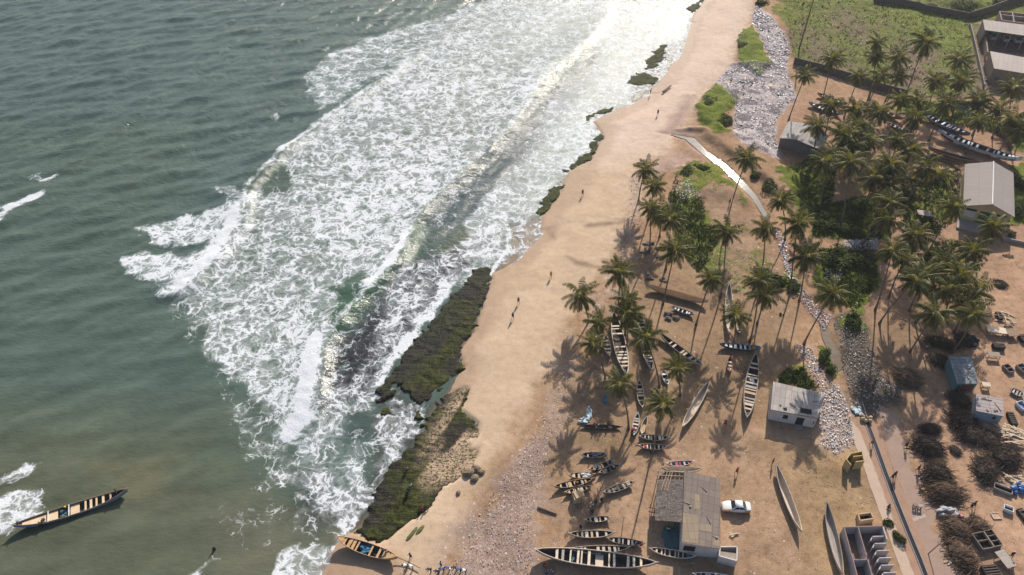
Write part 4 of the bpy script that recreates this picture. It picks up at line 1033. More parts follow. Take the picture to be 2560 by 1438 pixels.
def scatter(polys, count, z, fn, seed):
    rnd = random.Random(seed)
    for pts, w in polys:
        a = GP(pts); lo, hi = a.min(0), a.max(0); got = 0; tries = 0
        need = int(count * w)
        while got < need and tries < need * 12:
            tries += 1
            q = np.array([[rnd.uniform(lo[0], hi[0]), rnd.uniform(lo[1], hi[1])]])
            if sdist(q, a)[0] > 0: fn(rnd, q[0][0], q[0][1]); got += 1
gb = MB(); gt = []
def tuft(rnd, x, y):
    h = rnd.uniform(0.12, 0.42); t = rnd.uniform(0.2, 1.0)
    for _ in range(4):
        a = rnd.uniform(0, 6.28); r = rnd.uniform(0, 0.35); o = Vector((x + r * math.cos(a * 2), y + r * math.sin(a * 2), 0.0))
        d = Vector((math.cos(a), math.sin(a), rnd.uniform(0.3, 1.2))).normalized(); s = Vector((-d.y, d.x, 0)).normalized() * 0.09
        gb.add([o - s, o + s, o + d * h * 1.6 + s * 0.6, o + d * h * 1.6 - s * 0.6], [(0, 1, 2, 3)]); gt.append(t)
scatter([([(1695, 430), (1740, 405), (1790, 410), (1832, 450), (1840, 480), (1760, 475), (1760, 560), (1840, 570), (1800, 595), (1750, 685), (1700, 625), (1690, 560), (1670, 500)], 1.0),
         ([(1940, 430), (2040, 390), (2090, 430), (2080, 500), (2060, 560), (1990, 540)], 0.6), ([(2040, 520), (2120, 500), (2200, 480), (2230, 595), (2110, 597), (2030, 590)], 0.7),
         ([(2045, 625), (2180, 615), (2195, 700), (2150, 770), (2080, 755)], 0.6), ([(2250, 445), (2400, 425), (2400, 540), (2330, 600), (2250, 560)], 0.5),
         ([(1742, 265), (1790, 210), (1838, 240), (1812, 300), (1820, 338), (1790, 342)], 0.4), ([(1846, 95), (1880, 68), (1925, 160), (1890, 190), (1842, 150)], 0.4),
         ([(2340, 605), (2455, 605), (2430, 690), (2330, 755), (2250, 700)], 0.4), ([(2240, 255), (2440, 255), (2500, 312), (2600, 352), (2580, 385), (2480, 332), (2300, 292)], 0.5),
         ([(1960, 0), (2560, 0), (2430, 60), (2440, 230), (2260, 238), (1992, 163), (1975, 100)], 0.6), ([(1945, 945), (2005, 922), (2045, 975), (1985, 962)], 0.1)], 3000, 0, tuft, 5)
gm_ = gb.mesh("grass", bush_leaf); tint_attr(gm_, gt)
tag(put("grass", gm_), "grass and creeping weeds growing on the sand", "grass", kind="stuff")

# rubbish lying loose on the tips: far too many scraps to count
lm = bpy.data.materials.new("litter_scraps"); n = NT(lm); n.link(n.attr("scrap", True), n.p.inputs["Base Color"]); n.p.inputs["Roughness"].default_value = 0.55
lb = MB(); lc_ = []
SCR = [(0.62, 0.60, 0.60)] * 5 + [(0.50, 0.47, 0.46)] * 3 + [(0.42, 0.33, 0.30), (0.30, 0.26, 0.25), (0.09, 0.085, 0.10), (0.05, 0.05, 0.055), (0.16, 0.22, 0.38), (0.38, 0.40, 0.46), (0.40, 0.16, 0.13)]
SCB = [(0.48, 0.44, 0.42), (0.40, 0.33, 0.30), (0.33, 0.25, 0.22), (0.26, 0.19, 0.165), (0.30, 0.24, 0.23), (0.20, 0.15, 0.14), (0.42, 0.36, 0.34)]
SCD = [(0.07, 0.06, 0.06), (0.045, 0.04, 0.042), (0.12, 0.10, 0.095), (0.09, 0.07, 0.06), (0.055, 0.06, 0.075), (0.20, 0.175, 0.165), (0.36, 0.35, 0.36)]
PAL = SCR; SCG = None
def scrap(rnd, x, y):
    s = rnd.uniform(0.05, 0.15) * (1 + max(0, y - 110) / 75) * (0.65 if PAL is SCB else 0.5 if PAL is SCG else 1); a = rnd.uniform(0, 6.28); nrm = Vector((rnd.gauss(0, .5), rnd.gauss(0, .5), 1)).normalized()
    e = nrm.orthogonal().normalized(); e = Matrix.Rotation(a, 3, nrm) @ e; g = nrm.cross(e); o = Vector((x, y, rnd.uniform(0.03, 0.22)))
    k = rnd.uniform(0.4, 1.0); up = nrm * s * rnd.uniform(0.1, 0.6)
    lb.add([o - e * s - g * s * k, o + e * s - g * s * k, o + e * s + g * s * k, o - e * s + g * s * k, o + up], [(0, 1, 4), (1, 2, 4), (2, 3, 4), (3, 0, 4)])
    lc_.extend([rnd.choice(PAL)] * 4)
scatter([([(1890, 15), (1925, 40), (1962, 88), (1974, 130), (1964, 165), (1982, 222), (1988, 245), (1946, 290), (1936, 335), (1948, 380), (1885, 383), (1832, 350), (1840, 260), (1788, 211), (1834, 160), (1925, 165), (1905, 100), (1880, 58)], 2.0),
         ([(2044, 1030), (2066, 988), (2098, 962), (2126, 1040), (2138, 1108), (2092, 1140), (2052, 1110)], 0.8), ([(1990, 862), (2030, 870), (2070, 955), (2096, 968), (2060, 998), (2030, 940)], 0.35),
         
         ([(1932, 560), (1962, 602), (1990, 700), (2038, 760), (2080, 792), (2062, 826), (2012, 768), (1967, 690)], 0.6), ([(2110, 603), (2193, 597), (2193, 630), (2114, 624)], 0.4),
         ([(1682, 464), (1724, 450), (1743, 492), (1702, 506)], 0.15), ([(2063, 682), (2108, 674), (2103, 703), (2070, 703)], 0.15)], 1500, 0, scrap, 8)
PAL = SCB
scatter([([(1430, 860), (1380, 1000), (1290, 1150), (1180, 1310), (1120, 1440), (1330, 1440), (1335, 1250), (1390, 1100), (1440, 950)], 1.2), ([(1580, 430), (1560, 560), (1500, 700), (1480, 800), (1540, 720), (1600, 600), (1610, 470)], 0.4)], 1500, 0, scrap, 9)

SCG = PAL = [(0.10, 0.075, 0.055), (0.16, 0.115, 0.08), (0.07, 0.055, 0.045), (0.22, 0.16, 0.11), (0.30, 0.23, 0.17), (0.13, 0.09, 0.06), (0.42, 0.39, 0.36)]
scatter([([(1620, 640), (1900, 640), (1980, 800), (1950, 950), (1900, 1050), (1640, 1130), (1400, 1250), (1420, 1000), (1490, 820)], 1.4), ([(1600, 1130), (2110, 1080), (2250, 1440), (1345, 1440), (1400, 1290)], 1.0),
         ([(2250, 1040), (2400, 900), (2450, 650), (2560, 620), (2560, 1438), (2390, 1438)], 1.0), ([(2100, 300), (2500, 400), (2400, 880), (2180, 800), (2120, 600)], 0.7), ([(1960, 1130), (2130, 1130), (2210, 1300), (2040, 1300)], 0.3)], 1000, 0, scrap, 14)
PAL = SCD
scatter([([(2080, 792), (2148, 772), (2183, 870), (2210, 945), (2258, 962), (2243, 1008), (2195, 1055), (2140, 1028), (2112, 945), (2094, 850)], 1.0),], 1500, 0, scrap, 10)
lme = lb.mesh("litter", lm); a = lme.attributes.new("scrap", 'FLOAT_COLOR', 'FACE'); a.data.foreach_set("color", np.column_stack([np.array(lc_), np.ones(len(lc_))]).astype(np.float32).ravel())
tag(put("litter", lme), "plastic scraps and shells strewn over the rubbish tips and beach top", "rubbish", kind="stuff")

# boulders below the mossy shelf
rk_m = paint("boulder_rock", (0.17, 0.125, 0.085), 0.9, 0.4, 2)
for i, (x, y, s, lab) in enumerate([(1172, 1183, 1.1, "flat brown boulder touching the mossy shelf's sand edge"), (1187, 1196, 0.8, "dark boulder lowest in the small heap on the sand"), (1190, 1172, 0.9, "boulder uppermost in the small heap beside the shelf"), (1203, 1182, 0.7, "small boulder on the beach side of the heap"), (1146, 1233, 0.45, "lone stone on the sand below the boulder heap")]):
    b = MB(); b.ball((0, 0, 0.1), (s, s * 0.8, s * 0.6), 9, 6, 0.14)
    o = b.build("boulder", rk_m); o.location = G(x, y); o.rotation_euler = (0, 0, i * 1.1); tag(o, lab, "rock", "boulders by the rock shelf")
moss_m = paint("green_moss_rock", (0.085, 0.10, 0.035), 0.9, 0.4, 2)
for x, y, L_, lab in ((1030, 1335, 1.5, "larger mossy stone slab lying on the wet sand"), (1050, 1325, 1.0, "smaller mossy stone slab lying on the wet sand")):
    b = MB(); b.ball((0, 0, 0), (L_, 0.35, 0.22), 9, 6, 0.12); o = b.build("mossy_stone", moss_m); o.location = G(x, y); o.rotation_euler = (0, 0, 1.0); tag(o, lab, "rock", "mossy stones")
# ------------------------------------------------------------------ canoes
def wood(name, c, var=0.35, rough=0.85): return paint(name, c, rough, var, 1.6, grain=(0.5, 2.5, 2.5))
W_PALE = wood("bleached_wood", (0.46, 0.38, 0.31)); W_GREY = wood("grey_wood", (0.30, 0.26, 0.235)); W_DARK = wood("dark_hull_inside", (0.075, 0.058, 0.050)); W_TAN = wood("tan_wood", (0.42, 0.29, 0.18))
W_BROWN = wood("brown_wood", (0.20, 0.14, 0.10)); W_HONEY = wood("honey_wood", (0.42, 0.26, 0.125)); P_BLUE = wood("faded_blue_paint", (0.15, 0.22, 0.33)); P_WHITE = wood("chalky_white_paint", (0.58, 0.58, 0.60))
P_RED = wood("faded_red_paint", (0.34, 0.075, 0.06)); P_YEL = wood("yellow_paint", (0.42, 0.26, 0.03)); P_GREYBLUE = wood("grey_blue_paint", (0.22, 0.25, 0.29)); P_CHOC = wood("red_brown_paint", (0.14, 0.065, 0.05))
W_CREAM = wood("cream_wood", (0.54, 0.46, 0.37)); W_SHADE = wood("weathered_plank", (0.24, 0.19, 0.16))

class Canoe: pass

def canoe(p0, p1, label, nt, hull, rim, thw, inside=None, beam=None, D=None, rise=None, z=0.0, cat="canoe", group="canoes on the beach", solid=0, gap=None, deck=0.0, roll=0.0, name="canoe", stems=True, wth=None):
    """planked canoe (nt thwarts) or bare dugout (nt = 0) between two photo tips"""
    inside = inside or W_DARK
    d0 = math.hypot(p1[0] - p0[0], p1[1] - p0[1])
    zt = 0.6
    for _ in range(3):
        A, B_ = G(*p0, z + zt), G(*p1, z + zt); L = (B_ - A).length
        bm = beam or min(max(0.115 * L, 0.75), 2.1)
        dp = D or min(0.34 + 0.045 * L, 1.15); rs = rise if rise is not None else 0.20 + 0.028 * L
        zt = dp + rs
    mid = (A + B_) / 2; rz = math.atan2(B_.y - A.y, B_.x - A.x)
    root = thing(name, label, cat, (mid.x, mid.y, z), rz, group)
    root.rotation_euler = (roll, 0, rz)
    ns, th = 17, (0.06 if nt else 0.11)
    def hb(t): e = abs(2 * t - 1); return bm / 2 * (1 - e ** 2.3) ** 0.8 + 0.035
    def zs(t): e = abs(2 * t - 1); return dp + rs * e ** 2.8
    def zk(t): e = abs(2 * t - 1); return (dp + rs) * 0.62 * e ** 5
    A_ = [-1, -0.72, -0.4, 0, 0.4, 0.72, 1]
    vs, fs, inner = [], [], []
    for i in range(ns):
        t = i / (ns - 1); x = (t - 0.5) * L
        for a in A_:
            vs.append((x, hb(t) * math.copysign(abs(a) ** 0.6, a), zk(t) + (zs(t) - zk(t)) * abs(a) ** 1.9))
        h2 = max(hb(t) - th, 0.012); xi = (t - 0.5) * (L - 0.3)
        for a in reversed(A_):
            zb = zk(t) + 0.10
            vs.append((xi, h2 * math.copysign(abs(a) ** 0.55, a), min(zb + (zs(t) - zb) * abs(a) ** 2.2, zs(t))))
    for i in range(ns - 1):
        for k in range(14):
            a, b2 = i * 14 + k, i * 14 + (k + 1) % 14
            fs.append((a, b2, b2 + 14, a + 14)); inner.append(7 <= k < 13)
    for i0, fl in ((0, False), ((ns - 1) * 14, True)):
        for k in range(6):
            q = (i0 + k, i0 + 13 - k, i0 + 12 - k, i0 + k + 1); fs.append(q[::-1] if fl else q); inner.append(False)
    b = MB(); b.add(vs, fs)
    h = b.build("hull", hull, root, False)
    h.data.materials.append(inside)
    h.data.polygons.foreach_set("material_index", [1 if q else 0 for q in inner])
    r = MB()                                              # gunwale rails and raised stem heads
    for s in (-1, 1):
        pts = [((t - 0.5) * L, s * (hb(t) - th * 0.5), zs(t) + 0.02) for t in [k / 20 for k in range(21)]]
        r.tube(pts, 0.085 if L > 12 else 0.06 if L > 6 else 0.045, 4)
    if stems:
        for s in (-1, 1):
            r.tube([(s * (L / 2 - 0.25), 0, zs(1) - 0.12), (s * (L / 2 + 0.12), 0, zs(1) + 0.05), (s * (L / 2 + 0.28), 0, zs(1) + 0.16)], [0.10, 0.075, 0.05], 5)
    r.build("gunwale", rim, root)
    for k in range(nt):
        t = 0.11 + 0.78 * (k + 0.5 + random.uniform(-0.28, 0.28)) / nt
        if nt > 5 and random.random() < 0.07: continue
        if gap and gap[0] < t < gap[1]: continue
        w = (wth or 0.085 * L / max(nt, 1) * 4.2) * random.choice((0.65, 0.85, 1.0, 1.0, 1.15, 1.5)); w = min(max(w, 0.16), 0.55)
        q = MB(); q.box(((t - 0.5) * L, 0, zs(t) - 0.075), (w, 2 * (hb(t) - th) + 0.02, 0.05), random.uniform(-0.03, 0.03))
        q.build("thwart", thw if random.random() < 0.8 else random.choice((W_GREY, W_PALE, W_TAN)), root)
    if solid:
        q = MB(); q.box(((gap[0] + gap[1]) / 2 * L - L / 2, 0, dp * 0.45), ((gap[1] - gap[0]) * L * 0.95, bm * 0.78, 0.06)); q.build("floor_board", thw, root)
    if deck:
        for s in (-1, 1):
            ts = [0.5 + s * (0.5 - deck * k / 4) for k in range(5)]
            v = []
            for t in ts: v += [((t - 0.5) * (L - 0.3), -(hb(t) - th), zs(t) - 0.02), ((t - 0.5) * (L - 0.3), hb(t) - th, zs(t) - 0.02)]
            q = MB(); q.add(v, [(2 * k, 2 * k + 1, 2 * k + 3, 2 * k + 2) if s > 0 else (2 * k, 2 * k + 2, 2 * k + 3, 2 * k + 1) for k in range(4)]); q.build("deck", thw, root)
    o = Canoe(); o.root, o.L, o.B, o.dp, o.hb, o.zs, o.zk, o.rz, o.mid, o.z = root, L, bm, dp, hb, zs, zk, rz, mid, z
    return o
def on_canoe(c, t, y=0.0, up=0.1):
    x = (t - 0.5) * c.L
    return Vector((c.mid.x + x * math.cos(c.rz) - y * math.sin(c.rz), c.mid.y + x * math.sin(c.rz) + y * math.cos(c.rz), c.z + c.zk(t) + up))
def bands(c, specs, s=-1, hi=0.92, lo=0.45):
    """painted panels along the outside of the hull"""
    for t0, t1, mat in specs:
        q = MB(); n_ = 6; v = []
        for k in range(n_ + 1):
            t = t0 + (t1 - t0) * k / n_; x = (t - 0.5) * c.L
            for a in (lo, hi):
                v.append((x, s * (c.hb(t) * a ** 0.6 + 0.015), c.zk(t) + (c.zs(t) - c.zk(t)) * a ** 1.9))
        q.add(v, [(2 * k, 2 * k + 1, 2 * k + 3, 2 * k + 2) if s > 0 else (2 * k, 2 * k + 2, 2 * k + 3, 2 * k + 1) for k in range(n_)])
        q.build("painted_band", mat, c.root)

c_big = canoe((1340, 1374), (1641, 1406), "largest pale canoe with many white thwarts at the bottom edge", 15, W_PALE, W_CREAM, W_CREAM, beam=2.5, D=1.15, rise=0.7, gap=(0.50, 0.57), solid=1, wth=0.34)
canoe((1427, 1372), (1572, 1368), "mid sized canoe directly behind the largest pale canoe", 8, W_SHADE, W_PALE, W_PALE, beam=1.25)
canoe((1424, 1333), (1535, 1331), "grey canoe second behind the largest pale canoe", 7, W_GREY, W_PALE, W_PALE, beam=1.2)
c_redbow = canoe((1519, 1345), (1609, 1357), "dark canoe with a red bundle in its right end", 6, W_SHADE, W_GREY, W_PALE, beam=1.1)
c_l = canoe((1626, 1371), (1738, 1390), "canoe with dark wells in front of the zinc roofed shed", 8, W_GREY, W_CREAM, W_PALE, beam=1.2)
canoe((1463, 1298), (1526, 1293), "small canoe alone below the pole standing on the sand", 4, W_BROWN, W_PALE, W_PALE, beam=0.95)
c_oar = canoe((1509, 1230), (1585, 1203), "canoe loaded with long oars beside the palm trunk shadow", 5, W_BROWN, W_PALE, W_PALE, beam=1.1)
canoe((1413, 1230), (1478, 1214), "lowest small canoe of the row moored at the debris edge", 5, W_BROWN, W_TAN, W_PALE, beam=0.95)
c_r2 = canoe((1386, 1215), (1482, 1196), "longest dark sided canoe of the row at the debris edge", 6, W_DARK, W_TAN, W_TAN, beam=1.15)
c_r3 = canoe((1422, 1187), (1486, 1185), "canoe full of white net in the row at the debris edge", 4, W_BROWN, W_TAN, W_TAN, beam=1.1)
c_r4 = canoe((1473, 1172), (1532, 1153), "tan canoe with two people working in it", 4, W_BROWN, W_PALE, W_TAN, beam=1.05)
c_r5 = canoe((1498, 1181), (1549, 1161), "dark canoe tucked against the tan canoe with people", 4, W_DARK, W_TAN, W_BROWN, beam=1.0)
c_r6 = canoe((1453, 1135), (1518, 1134), "grey blue canoe heaped with nets, uppermost in the shade", 4, P_GREYBLUE, W_GREY, W_GREY, beam=1.1)
canoe((1598, 1089), (1673, 1093), "upper of two small canoes at the tall palm's foot", 6, W_BROWN, W_CREAM, W_CREAM, beam=1.1)
c_p2 = canoe((1597, 1112), (1668, 1116), "lower of two small canoes at the tall palm's foot", 6, W_BROWN, W_CREAM, W_CREAM, beam=1.1)
canoe((1667, 1158), (1734, 1153), "red painted canoe with pale blue ends behind the thatch", 5, P_RED, P_WHITE, P_RED, beam=0.95, inside=P_BLUE)
canoe((1654, 1168), (1757, 1171), "bare pale dugout touching the back of the thatch roof", 0, W_PALE, W_CREAM, W_PALE, inside=W_PALE, beam=1.0)
canoe((1735, 1434), (1860, 1450), "canoe cut off by the bottom edge below the white block", 8, W_BROWN, P_WHITE, W_CREAM, beam=1.3)
canoe((1773, 952), (1706, 1066), "pale hollow dugout lying diagonally in front of palm shadows", 0, W_CREAM, W_CREAM, W_CREAM, inside=W_PALE, beam=1.35, stems=False)
canoe((1941, 1160), (2005, 1327), "long pale dugout with dirty floor on the open yard", 0, W_CREAM, W_CREAM, W_CREAM, inside=W_PALE, beam=1.35, stems=False)
canoe((2067, 1254), (2108, 1434), "long grey dugout half decked beside the roofless cells", 0, W_PALE, W_GREY, W_PALE, inside=W_GREY, beam=1.5, stems=False)
canoe((1619, 710), (1771, 751), "long brown hollow dugout across the upper grove", 0, W_TAN, W_CREAM, W_TAN, inside=W_TAN, beam=1.5, stems=False)
canoe((1678, 764), (1736, 784), "small white thwarted canoe beside the ash mound", 5, W_SHADE, P_WHITE, P_WHITE, beam=1.0)
canoe((1824, 707), (1824, 831), "pale upright dugout under the half covering palm", 0, W_CREAM, W_CREAM, W_CREAM, inside=W_PALE, beam=1.5, stems=False)
canoe((1650, 831), (1755, 910), "diagonal canoe with dark wells in the grove's middle", 8, W_GREY, W_PALE, W_PALE, beam=1.35, gap=(0.40, 0.50))
c_y = canoe((1800, 858), (1902, 868), "canoe with yellow cans lying across the big grey canoe's bow", 7, W_DARK, P_GREYBLUE, P_WHITE, beam=1.3)
c_grey = canoe((1891, 882), (1868, 1042), "big grey canoe with many thwarts and bow under the yellow cans", 13, W_GREY, W_GREY, W_PALE, beam=2.1, D=0.9, wth=0.36)
canoe((1826, 891), (1824, 929), "tiny red canoe with a cross beam in the grove", 3, P_RED, P_RED, W_PALE, beam=0.9)
canoe((1658, 924), (1670, 960), "tiny white and blue canoe behind the broad palm", 2, P_BLUE, P_WHITE, P_WHITE, beam=1.0)
canoe((1598, 949), (1606, 1017), "narrow canoe standing below the dark big canoe's stern", 6, W_SHADE, W_PALE, W_PALE, beam=1.2)
canoe((1595, 1032), (1585, 1086), "narrow canoe beside the palm foot with a red clothed person", 5, W_SHADE, P_WHITE, W_CREAM, beam=1.0)
canoe((1617, 1040), (1604, 1084), "slim pale dugout right of the narrow canoe at the palm foot", 0, W_PALE, W_CREAM, W_PALE, inside=W_TAN, beam=0.9, stems=False)
canoe((1534, 779), (1567, 934), "big pale canoe with many thwarts at the beach edge palms", 13, W_PALE, W_CREAM, W_CREAM, beam=2.3, D=1.0, gap=(0.44, 0.52), wth=0.38)
canoe((1596, 777), (1630, 923), "dark big canoe under the curved palm", 12, P_GREYBLUE, W_PALE, W_PALE, beam=2.0, D=0.95, wth=0.34)
canoe((1514, 838), (1523, 888), "canoe mostly hidden under the sea leaning palm", 4, W_SHADE, W_PALE, W_PALE, beam=1.2)
canoe((1849, 803), (1849, 831), "tiny canoe beside the half covering palm", 2, W_SHADE, P_WHITE, W_PALE, beam=0.95)
canoe((2044, 231), (2120, 257), "yellowish canoe furthest back behind the grey house", 6, W_HONEY, W_PALE, W_CREAM, beam=1.6)
canoe((2023, 254), (2106, 283), "white thwarted canoe just behind the grey house", 6, W_SHADE, P_WHITE, P_WHITE, beam=1.6)
canoe((2158, 254), (2258, 294), "big canoe with red brown hull in the palm clump", 4, P_CHOC, W_SHADE, W_BROWN, beam=2.0, inside=W_BROWN)
canoe((2219, 306), (2270, 324), "small red and white canoe under the arching palm", 4, P_RED, P_WHITE, P_WHITE, beam=1.4)
c_u1 = canoe((2307, 280), (2427, 333), "upper big blue and white canoe among the palms", 10, P_CHOC, P_BLUE, P_WHITE, beam=2.2, D=1.2, wth=0.5)
c_u2 = canoe((2348, 322), (2555, 394), "lower and largest blue and white canoe among the palms", 13, P_WHITE, P_BLUE, P_WHITE, beam=2.4, D=1.4, rise=1.0, gap=(0.50, 0.58), deck=0.10, wth=0.55)
bands(c_u2, [(0.05, 0.22, P_CHOC), (0.3, 0.42, P_BLUE), (0.62, 0.68, P_RED), (0.75, 0.95, P_BLUE)], -1, 0.8, 0.4)
bands(c_u1, [(0.1, 0.9, P_BLUE)], -1, 0.95, 0.75)
canoe((2322, 366), (2451, 402), "upper of two long dark dugouts by the gable shed", 0, W_BROWN, W_GREY, W_BROWN, inside=W_DARK, beam=1.4, stems=False)
canoe((2318, 381), (2406, 408), "lower of two long dark dugouts by the gable shed", 0, W_BROWN, W_SHADE, W_BROWN, inside=W_DARK, beam=1.3, stems=False)
canoe((2527, 971), (2562, 987), "grey canoe cut off by the right edge of the market yard", 3, P_GREYBLUE, P_WHITE, W_GREY, beam=1.5)
c_shade = canoe((1452, 1065), (1553, 1067), "dark flat canoe in shade below the blue net heap", 2, W_DARK, W_DARK, W_BROWN, beam=0.85, D=0.35, rise=0.1)
c_sea = canoe((30, 1312), (316, 1222), "long blue hulled canoe under way on the sea", 12, P_BLUE, W_TAN, wood("sunlit_plank", (0.58, 0.43, 0.29)), beam=2.1, D=1.15, rise=0.85, z=SEA - 0.45, group=None, gap=(0.0, 0.57), wth=0.42)
bands(c_sea, [(0.34, 0.44, P_YEL), (0.55, 0.65, P_YEL), (0.66, 0.9, P_GREYBLUE)], -1)
def plate(c, t0, t1, up, mat, name="floor_deck"):
    q = MB(); v = []
    for k in range(7):
        t = t0 + (t1 - t0) * k / 6; x = (t - 0.5) * c.L
        v += [(x, -(c.hb(t) - 0.07), c.zs(t) - up), (x, c.hb(t) - 0.07, c.zs(t) - up)]
    q.add(v, [(2 * k, 2 * k + 2, 2 * k + 3, 2 * k + 1) for k in range(6)]); return q.build(name, mat, c.root)
plate(c_sea, 0.07, 0.37, 0.22, MATS["sunlit_plank"]); plate(c_sea, 0.48, 0.56, 0.22, MATS["sunlit_plank"])
for t in (0.29, 0.47): 
    q = MB(); q.box(((t - 0.5) * c_sea.L, 0, c_sea.zs(t) + 0.05), (0.14, c_sea.B, 0.07)); q.build("cross_beam", P_WHITE, c_sea.root)
c_beach = canoe((842, 1341), (992, 1391), "honey coloured canoe with blue net run ashore at the waterline", 11, W_HONEY, W_TAN, W_HONEY, beam=1.9, D=1.0, rise=0.8, z=SEA + 0.15, group=None, gap=(0.38, 0.52), wth=0.42, deck=0.10)
plate(c_beach, 0.76, 0.90, 0.10, W_TAN, "foredeck")


def heap(name, label, cat, px, py, size, mat, z=0.0, jit=0.25, group=None, n=12, at=None):
    b = MB(); r = random.Random(int(px * 7 + py))
    for k in range(n):
        b.ball((r.uniform(-.5, .5) * size[0], r.uniform(-.5, .5) * size[1], r.uniform(0.1, .5) * size[2]), (size[0] * r.uniform(.18, .34), size[1] * r.uniform(.18, .34), size[2] * r.uniform(.25, .5)), 7, 5, jit)
    o = b.build(name, mat); o.location = at if at is not None else G(px, py, z); return tag(o, label, cat, group)
NETB = paint("blue_green_net", (0.07, 0.13, 0.14), 0.95, 0.5, 4); NETP = paint("pale_blue_plastic", (0.42, 0.50, 0.54), 0.6, 0.3, 4); NETW = paint("white_net", (0.50, 0.50, 0.52), 0.9, 0.4, 4)
NETC = paint("bright_blue_net", (0.05, 0.16, 0.26), 0.9, 0.4, 4); REDC = paint("red_cloth", (0.40, 0.05, 0.05), 0.9, 0.3, 4); NETD = paint("dark_net", (0.035, 0.038, 0.05), 0.95, 0.4, 4)
YELC = paint("yellow_plastic", (0.55, 0.33, 0.03), 0.5, 0.2); BLUC = paint("blue_plastic", (0.05, 0.14, 0.35), 0.5, 0.3); ASH = paint("grey_ash", (0.12, 0.10, 0.09), 1.0, 0.3, 4)
heap("fishing_net", "blue net heap inside the beached honey canoe", "fishing net", 0, 0, (1.9, 1.1, 0.5), NETC, at=on_canoe(c_beach, 0.45, 0, 0.35))
heap("fishing_net", "dark blue net amidships in the canoe under way", "fishing net", 0, 0, (2.1, 1.2, 0.5), NETB, at=on_canoe(c_sea, 0.42, 0, 0.55))
heap("fishing_net", "blue green net heap spread beneath the thatch shed", "fishing net", 1690, 1342, (3.0, 3.2, 0.4), NETB, n=26)
heap("fishing_net", "pale blue plastic heap, upper lobe, left of the leaning palm", "tarpaulin", 1473, 1034, (0.9, 2.2, 0.5), NETP)
heap("fishing_net", "pale blue plastic heap, lower lobe, left of the leaning palm", "tarpaulin", 1459, 1052, (1.6, 1.0, 0.5), NETP)
heap("fishing_net", "white net piled in the row of small canoes", "fishing net", 0, 0, (1.7, 0.7, 0.4), NETW, at=on_canoe(c_r3, 0.66, 0, 0.35))
heap("fishing_net", "dark net filling the grey blue canoe in the shade", "fishing net", 0, 0, (2.8, 0.7, 0.4), NETD, at=on_canoe(c_r6, 0.55, 0, 0.4))
heap("cloth_bundle", "red cloth bundle in the right end of a dark canoe", "bundle", 0, 0, (0.6, 0.6, 0.4), REDC, at=on_canoe(c_redbow, 0.93, 0, 0.2))
heap("fishing_net", "dark net in the canoe with the red bundle", "fishing net", 0, 0, (0.9, 0.6, 0.4), NETD, at=on_canoe(c_redbow, 0.80, 0, 0.4))
heap("cloth_bundle", "blue bundle in the canoe before the zinc roofed shed", "bundle", 0, 0, (0.9, 0.6, 0.4), NETC, at=on_canoe(c_l, 0.87, 0, 0.4))
heap("jerrycan", "yellow cans standing in the canoe across the grey bow", "can", 0, 0, (0.7, 0.4, 0.5), YELC, at=on_canoe(c_y, 0.83, 0, 0.5), n=5, jit=0.05)
heap("fishing_net", "dark blue net in the end of the canoe with yellow cans", "fishing net", 0, 0, (0.9, 0.7, 0.6), NETC, at=on_canoe(c_y, 0.93, 0, 0.3))
heap("cloth_bundle", "red cloth in the lower small canoe at the palm's foot", "bundle", 0, 0, (0.7, 0.5, 0.3), REDC, at=on_canoe(c_p2, 0.2, 0, 0.35))
heap("fishing_net", "brown net heap in the forward wells of the largest pale canoe", "fishing net", 0, 0, (0.9, 1.2, 0.4), NETB, at=on_canoe(c_big, 0.30, 0, 0.4), n=6)
heap("fishing_net", "dark net heap in the middle well of the largest pale canoe", "fishing net", 0, 0, (1.0, 1.3, 0.4), NETD, at=on_canoe(c_big, 0.66, 0, 0.4), n=6)
heap("fishing_net", "pale net heap in the middle of the big grey canoe", "fishing net", 0, 0, (0.9, 1.1, 0.5), NETW, at=on_canoe(c_grey, 0.42, 0, 0.5), n=7)
heap("fishing_net", "dark net heap near the stern of the big grey canoe", "fishing net", 0, 0, (0.8, 1.0, 0.4), NETD, at=on_canoe(c_grey, 0.74, 0, 0.4), n=6)
heap("ash_mound", "dark ash mound beside the small white thwarted canoe", "ash heap", 1677, 792, (2.4, 1.6, 0.7), ASH, n=8, jit=0.08)
for i, (x, y, s) in enumerate([(1621, 609, 1.5), (1612, 631, 1.2), (1646, 622, 1.4), (1650, 645, 1.0), (1618, 692, 1.5), (1662, 702, 1.3)]):
    heap("ash_mound", "%s grey ash mound among the trunks of the upper grove" % ("topmost", "leftmost", "second topmost", "middle right", "lower left", "lowest")[i], "ash heap", x, y, (s * 1.4, s, 0.5), ASH, n=6, jit=0.08, group="ash mounds in the grove")
for k in range(3):
    b = MB(); b.tube([(-1.9, 0, 0), (1.5, 0.05, 0.05)], [0.03, 0.03], 5); b.box((1.75, 0.05, 0.06), (0.6, 0.16, 0.03))
    o = b.build("oar", W_PALE); o.location = on_canoe(c_oar, 0.5, -0.18 + 0.18 * k, 0.62 + 0.02 * k); o.rotation_euler = (0, -0.03, c_oar.rz + 0.05 * k)
    tag(o, "pale wooden oar laid lengthwise in the oar loaded canoe", "oar", "oars laid in one canoe")

